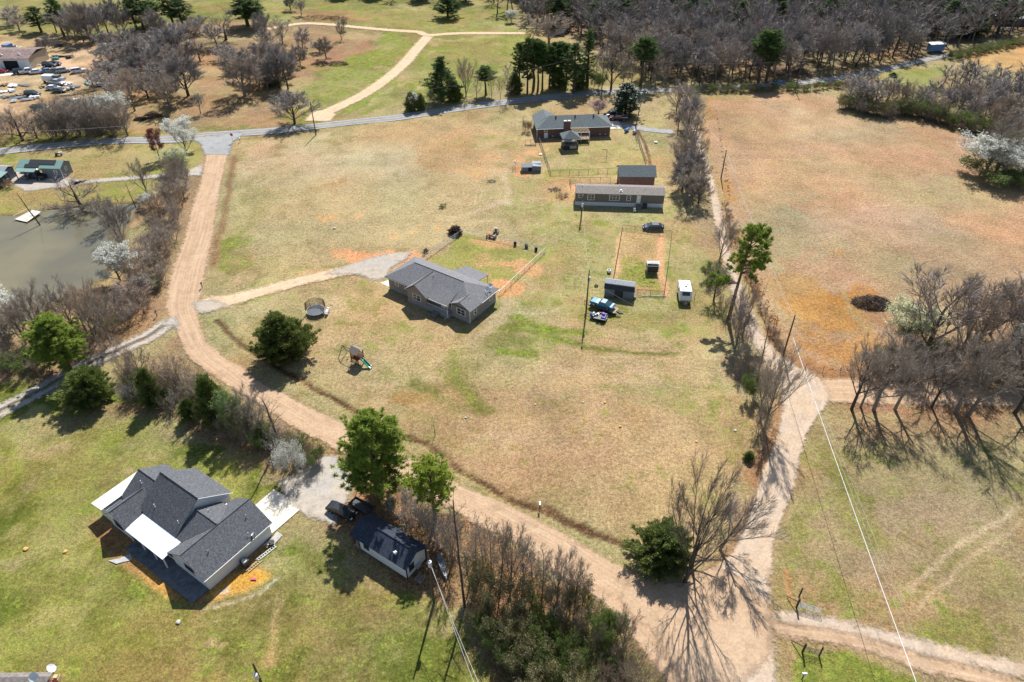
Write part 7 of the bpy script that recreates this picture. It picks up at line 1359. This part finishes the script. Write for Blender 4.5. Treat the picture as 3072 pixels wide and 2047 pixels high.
# bottom left roof with two dishes
O=g(-30,1585,2.6); H=thing('corner_house','house with brown grey shingle roof cut by the bottom left corner','house',(O.x,O.y,0),R(1))
e=g(108,1546,3.4)-g(-30,1546,3.4); w=MB(); Lx=g(118,1552,3.2).x-O.x; w.slab([(-2,-3,1.9),(Lx+.2,-3,1.9),(Lx,1.0,3.3),(-2,1.0,3.3)],.12); w.slab([(-2,1.0,3.3),(Lx,1.0,3.3),(Lx,1.6,3.1),(-2,1.6,3.1)],.1); w.build('roof',M['shingle_brown'],H); w=MB(); w.box(-1.9,Lx-.25,-2.8,1.2,0,2.2); mat('siding_red',(.22,.03,.04),var=.1); w.build('wall',M['siding_red'],H); w=MB(); w.box(Lx-.25,Lx-.2,-2.8,1.0,2.2,2.4); w.build('fascia',M['trim_white'],H)
q=g(80,1556,3.2); dish(q.x,q.y,2.9,R(20),'large white satellite dish facing up on the bottom left roof',.5,.5); q=g(121,1545,3.4); dish(q.x,q.y,3.1,R(95),'white satellite dish on a dark mast at the roof corner bottom left',1.1,.45)
t=thing('stacked_crates','pale pots and boxes beside the bottom left roof corner','crates',g(133,1562)); w=MB(); w.box(-.3,.3,-.3,.3,0,.5); w.box(-.2,.25,-.2,.2,.5,.8); w.build('box_stack',M['wood_new'],t)
# --- cabin with green roof on the left, carport beside it ---
def K2(x,y,h=0): return P4(x/9.05,470+y/9.05,h)
a=K2(1740,585);b_=K2(2060,455); 
c0=K2(1740,600); d0=K2(620,235,2.6)
H=thing('green_roof_cabin','dark sided cabin with green metal roof, roof panels and a carport end','cabin',(c0.x,c0.y,0),math.atan2((K2(1740,600)-K2(1260,590)).y,(K2(1740,600)-K2(1260,590)).x)-0.02)
w=MB(); wall(w,-5.2,0,0,4.3,0,2.9,4.0,'x'); w.build('wall',M['siding_steel'],H); w=MB(); gable(w,-11.5,.25,-.35,4.65,2.85,4.05,'x'); w.build('roof',M['metal_green'],H)
w=MB(); w.slab([(-8.6,.75,3.53),(-1.6,.75,3.53),(-1.6,2.05,4.15),(-8.6,2.05,4.15)],.05); w.slab([(-9.4,-.25,3.03),(-5.6,-.25,3.03),(-5.6,.7,3.5),(-9.4,.7,3.5)],.05); w.build('roof_panel',M['metal_dark'],H)
w=MB(); w.slab([(-11.3,-1.8,2.45),(-6,-1.8,2.45),(-6,-.2,2.85),(-11.3,-.2,2.85)],.06); w.build('carport_roof',M['metal_green'],H)
for x,y in ((-11.2,-1.6),(-11.2,4.4),(-6.2,-1.6),(-8.7,-1.6)): w=MB(); w.box(x-.08,x+.08,y-.08,y+.08,0,2.5); w.build('post',M['wood_dark'],H)
window(H,'-y',(-1.6,0),1.2,.7,1.0); window(H,'+x',(2.1,0),1.5,.7,.9); w=MB()
for p_,q_ in (((0,0),(0,0)),): w.box(-.05,.04,-.05,.04,0,2.85)
w.build('corner_trim',M['trim_white'],H)
q=K2(1010,590); car('pickup',q,R(-12)+math.pi,'navy','dark blue pickup with a pale bed cover parked in front of the green roof cabin',name='parked_truck',cat='pickup truck')
q=K2(860,400); car('suv',q,R(-15),'silver','pale car under the carport end of the green roof cabin')
a=K2(-120,750); H=thing('carport','open carport with green metal roof at the left edge','carport',(a.x,a.y,0),R(-8)); w=MB(); w.slab([(-4,-1.2,2.6),(3.6,-1.2,2.6),(3.6,1.6,2.9),(-4,1.6,2.9)],.08); w.build('roof',M['metal_green'],H)
for x,y in ((3.4,-1),(3.4,1.4),(-3.6,-1)): w=MB(); w.box(x-.08,x+.08,y-.08,y+.08,0,2.6); w.build('post',M['wood_dark'],H)
w=MB(); w.box(-4,2.2,1.6,5,0,2.8); w.build('wall',M['siding_steel'],H); w=MB(); gable(w,-4.2,2.5,1.5,5.2,2.8,3.5,'x'); w.build('back_roof',M['metal_grey'],H)
q=K2(60,760); car('suv',q,R(70),'grey','dark grey car in front of the green carport at the left edge')
plant('bushdeadleaf',22,432,h=2.2,w=3,name='shrub',cat='shrub',label='brown shrub beside the grey car at the left edge')
t=mower(g(135,357),R(20),'paint_white','small white and black riding mower on the grass below the highway')
# --- junk yard ---
def J(x,y,h=0): return P4(x/6.92,130+y/6.92,h)
a=J(670,545); b_=J(1050,400); H=thing('workshop','low workshop with rusty brown metal roof and open dark bays','workshop',(a.x,a.y,0),R(2))
w=MB(); w.box(-26,0,0,13,0,4.0); w.build('wall',M['siding_beige'],H); w=MB(); w.slab([(-26.4,-.5,3.9),(.4,-.5,3.9),(.4,6.5,5.2),(-26.4,6.5,5.2)],.15); w.slab([(-26.4,6.5,5.2),(.4,6.5,5.2),(.4,13.4,4),(-26.4,13.4,4)],.15); w.build('roof',M['metal_rust'],H)
w=MB(); w.box(-26,0,-.05,-.002,0,3.9); w.build('front_cladding',M['siding_white'],H)
for x,wd in ((-6.6,5.0),(-14.5,5),(-21.5,5)): w=MB(); w.box(x-wd/2,x+wd/2,-.1,-.051,0,3.1); w.build('dark_bay_panel',M['void_dark'],H)  # dark panels stand in for the shaded inside of the open bays
for x,y in ((-4,2.5),(-7,5),(-10,2)): pipe(H,x,y,4.7,.4,.22,'tarp_white')
patch('yard_concrete',None,.03,'concrete',.2,[J(-400,600),J(760,560),J(760,590),J(380,650),J(-400,720)])
for i,(x,y,k,c,a_,lb) in enumerate([(440,625,'suv','navy',30,'dark blue car at the left of the row before the open workshop bay'),(600,620,'pickup','white',25,'white pickup second in the row before the open workshop bay'),(780,625,'sedan','white',25,'white sedan right of the white pickup by the workshop'),(1010,600,'sedan','skyblue',35,'blue grey car at the left of the second row in the junk yard'),(1150,620,'pickup','grey',30,'grey pickup in the middle of the second row in the junk yard'),(1320,600,'suv','silver',28,'silver van like car at the right of the second row in the junk yard'),(1640,605,'suv','white',30,'single white car standing apart at the right of the yard'),(30,615,'sedan','red',25,'red car at the left edge by the workshop'),(1040,490,'suv','black',0,'dark wreck against the right wall of the workshop'),(1140,455,'sedan','black',0,'second dark wreck right of the workshop')]):
    car(k,J(x,y),R(a_),c,lb)
def truckbox(p,rz,Ln,wd,h,m,label,name='truck_box',cat='truck box'):
    t=thing(name,label,cat,p,rz); w=MB(); w.box(-Ln/2,Ln/2,-wd/2,wd/2,.7,.7+h); w.build('box',M[m],t,bev=.05); w=MB(); w.box(Ln/2,Ln/2+1.5,-wd/2+.1,wd/2-.1,.6,.6+h*.6); w.build('cab',M['paint_silver'],t,bev=.08)
    for x in (-Ln*.3,Ln*.4):
        for s_ in (-1,1): w=MB(); w.tube([(x,s_*wd/2-.12,.4),(x,s_*wd/2+.12,.4)],.4,12); w.build('wheel',M['rubber'],t)
truckbox(J(1040,810),R(-5),3.6,2.2,1.8,'tarp_white','white box truck in the middle of the junk yard','old_truck','truck'); truckbox(J(1190,800),R(-5),3.0,2.1,1.6,'siding_green','greenish truck right of the white box truck in the junk yard','old_truck','truck')
car('pickup',J(1200,855),R(-15),'silver','pale stripped pickup in front of the box trucks in the junk yard'); car('sedan',J(1110,960),R(0),'white','white low car in the junk yard scrap row'); car('sedan',J(1230,1010),R(-4),'grey','dark grey car at the lower end of the junk yard row'); car('suv',J(690,1090),R(0),'black','small black car alone on the junk yard grass'); car('pickup',J(850,1370),R(-4),'grey','grey flat truck on the green patch of the junk yard')
truckbox(J(200,180),R(80),3,2.4,2.2,'paint_skyblue','pale blue truck behind the workshop','old_truck','truck')
r=random.Random(9); kinds=[('scrap_beam','beam'),('scrap_sheet','sheet metal'),('scrap_part','scrap')]
spots=[(520,880,5,'metal_grey'),(900,905,8,'wood_new'),(430,1090,7,'wood_plank'),(360,1150,5,'metal_grey'),(300,1210,6,'metal_grey'),(700,1140,5,'tarp_white'),(560,1190,4,'paint_silver'),(20,1030,5,'tarp_white'),(60,1140,4,'metal_grey'),(200,1130,3.5,'wood_grey'),(1440,860,6,'tarp_white'),(1480,960,5,'metal_grey'),(1560,900,5,'metal_grey'),(1830,850,4,'paint_teal'),(1980,880,4,'tarp_white'),(2120,820,4,'wood_dark'),(2100,900,4,'wood_dark'),(2180,900,3,'tarp_white'),(1400,1080,5,'wood_new'),(1480,1200,5,'wood_new'),(1620,1190,3,'tarp_white'),(780,470,3.5,'tarp_white'),(260,900,2.5,'tarp_white'),(240,1000,2.5,'tarp_white'),(1240,290,7,'metal_dark'),(1440,300,5,'metal_dark'),(1150,330,4,'paint_teal'),(2160,40,4,'tarp_white'),(2240,90,4,'paint_white'),(2140,150,3,'paint_silver'),(2330,40,5,'metal_grey'),(1230,60,5,'metal_dark'),(1500,140,4,'wood_new'),(2500,60,5,'metal_grey'),(2600,20,5,'tarp_white'),(2750,-20,5,'tarp_white'),(2850,-60,5,'metal_grey'),(2950,-90,5,'tarp_white'),(3080,-100,4,'tarp_white'),(650,110,4,'metal_dark'),(350,110,3,'tarp_white'),(1650,1260,4,'metal_grey'),(950,1330,4,'metal_dark'),(1100,740,2,'tarp_white'),(60,880,4,'wood_plank')]
for i,(x,y,Ln,m_) in enumerate(spots):
    p=J(x,y); w=MB(); nm=kinds[i%3][0]
    for k in range(5+i%4):
        if i%3==0: w.rbox(r.uniform(-.6,.6),r.uniform(-.8,.8),.15+r.uniform(0,.3),Ln*r.uniform(.5,1),r.uniform(.15,.35),.2,r.uniform(-.25,.25)+(.3 if y>1000 else -.1))
        elif i%3==1: w.rbox(r.uniform(-1,1),r.uniform(-.8,.8),.2+r.uniform(0,.5),r.uniform(.8,2.4),r.uniform(.5,1.3),.06,r.uniform(0,3),r.uniform(-.5,.5))
        else: w.rbox(r.uniform(-1.2,1.2),r.uniform(-.8,.8),.35,r.uniform(.5,1.6),r.uniform(.4,1.2),r.uniform(.3,.8),r.uniform(0,3),r.uniform(-.3,.3))
    o=w.build('scrap_heap',M[m_]); o.location=(p.x,p.y,0); tag(o,{'metal_grey':'heap of grey scrap metal','wood_new':'pile of pale yellow beams','wood_plank':'pile of brown beams','tarp_white':'heap of white scrap panels','paint_silver':'heap of silver scrap','wood_grey':'pile of weathered boards','paint_teal':'heap of teal green scrap','wood_dark':'dark heap of timber and machinery','metal_dark':'dark heap of metal','paint_white':'white scrap box'}[m_]+' in the junk yard at the upper left','scrap heap','scrap heaps in the junk yard')
# --- far houses, top right ---
q=g(2140,62); H=thing('far_house','far house with pale hipped roof among trees at the top right','house',(q.x-2,q.y-3,0),R(8)); w=MB(); w.box(0,13,0,9,0,2.8); w.build('wall',M['brick_red'],H); w=MB(); hip(w,-.5,13.5,-.5,9.5,2.8,5,4.5,4.5); w.build('roof',M['metal_grey'],H); window(H,'-y',(4,0),1,1.4,1.2,2); door(H,'-y',(7,0),.05,1,2.1)
q=g(2262,24); H=thing('far_barn','long pale roofed building behind bare trees at the top right corner','barn',(q.x,q.y,0),R(-4)); w=MB(); wall(w,0,26,0,9,0,3,4.6,'x'); w.build('wall',M['siding_white'],H); w=MB(); gable(w,-.5,26.5,-.5,9.5,3,4.8,'x'); w.build('roof',M['tarp_white'],H); window(H,'-y',(6,0),1,2,1.2,2)
q=g(2290,58); H=thing('far_house','dark brick house with white trimmed roof under the trees at the top right corner','house',(q.x,q.y,0),R(-3)); w=MB(); w.box(0,17,0,8,0,2.8); w.build('wall',M['brick_red'],H); w=MB(); hip(w,-.5,17.5,-.5,8.5,2.8,4.4,4,4); w.build('roof',M['metal_grey'],H); window(H,'-y',(5,0),1,1.4,1.2,2)
q=g(2147,119); t=thing('roadside_sign','pale blue and white boxy hut beside the far highway','hut',(q.x,q.y,0),R(10)); w=MB(); w.box(-3,3,-1,1,.4,3.0); w.build('wall',M['paint_skyblue'],t); w=MB(); w.slab([(-3.2,-1.2,3.0),(3.2,-1.2,3.0),(3.2,1.2,3.3),(-3.2,1.2,3.3)],.1); w.build('roof',M['tarp_white'],t); t.name='roadside_hut'
q=g(1258,43); t=thing('yard_light','tall mast with a white lamp head at the wood edge','light mast',(q.x,q.y,0)); w=MB(); w.tube([(0,0,0),(0,0,4.5)],.06,6); w.build('mast',M['metal_grey'],t); w=MB(); w.ball((0,0,4.6),.5,10,6,.5); w.build('lamp_head',M['tarp_white'],t)
car('pickup',g(1292,76),R(5),'black','dark truck parked at the end of the sandy track by the wood',name='parked_truck',cat='pickup truck'); car('sedan',g(1283,82),R(170),'grey','grey machine like car near the dark truck at the wood edge')
t=thing('pole_barn','low building roof at the top edge left of the long field','barn',g(790,-4),R(3)); w=MB(); w.box(-5,5,0,6,0,2.5); w.build('wall',M['siding_steel'],t); w=MB(); gable(w,-5.4,5.4,-.4,6.4,2.5,3.6,'x'); w.build('roof',M['metal_grey'],t)
# odds and ends around the brick house
for i,(x,y,sx,m_,lb) in enumerate([(1183,372,.5,'tarp_white','small white pan on the grass above the dark coop'),(1242,356,.8,'tarp_white','white lid on the ground outside the lawn fence'),(1507,328,.9,'metal_grey','grey trailer frame near the bare trees right of the red shed'),(1440,303,2.2,'paint_skyblue','blue tank with pipes at the right corner of the brick house'),(1458,306,2.4,'metal_grey','grey propane tank beside the blue tank'),(1360,426,.8,'tarp_white','white tub in the vegetable bed'),(1325,425,.9,'wood_red','rusty barrel in the vegetable bed'),(1337,800,.3,'rubber','black spot of a bucket near the shed pole') ]):
    t=thing(('pan','lid','frame','tank','tank','tub','barrel','bucket')[i],lb,('pan','lid','trailer','tank','tank','tub','barrel','bucket')[i],g(x,y),.3*i); w=MB()
    if 'tank' in lb: w.tube([(-sx/2,0,.6),(-sx/2+.2,0,.6),(sx/2-.2,0,.6),(sx/2,0,.6)],[.15,.45,.45,.15],12); w.box(-.5,-.4,-.3,.3,0,.3); w.box(.4,.5,-.3,.3,0,.3)
    else: w.tube([(0,0,.02),(0,0,.25*min(1,sx)+.05)],[sx*.42,sx*.5],12); w.tube([(0,0,.25),(0,0,.32)],[sx*.3,sx*.2],8)
    w.build('vessel',M[m_],t)
# pale stones scattered where the photo shows them
mat('rock',(.5,.46,.40),var=.15); mat('clay',(.72,.38,.14),var=.15)
for i,(x,y,s_,m_) in enumerate([(768,525,.35,'rock'),(760,700,.2,'rock'),(59,1262,.35,'clay'),(150,1268,.3,'clay'),(1070,960,.2,'rock'),(1390,925,.25,'clay'),(1600,1015,.25,'clay'),(1340,925,.2,'rock'),(1690,990,.25,'rock'),(410,1430,.3,'rock'),(640,1170,.2,'rock'),(1425,980,.25,'clay'),(1230,930,.2,'clay'),(1850,1010,.2,'rock')]):
    w=MB(); r=random.Random(i); w.ball((0,0,s_*.2),s_,7,5,.45); w.v=[(a+r.uniform(-.15,.15)*s_,b+r.uniform(-.15,.15)*s_,c) for a,b,c in w.v]; o=w.build('stone',M[m_]); p=g(x,y); o.location=(p.x,p.y,0); tag(o,'small pale stone lying alone in the grass' if m_=='rock' else 'small orange clay clod lying in the grass','stone','loose stones and clods in the grass')
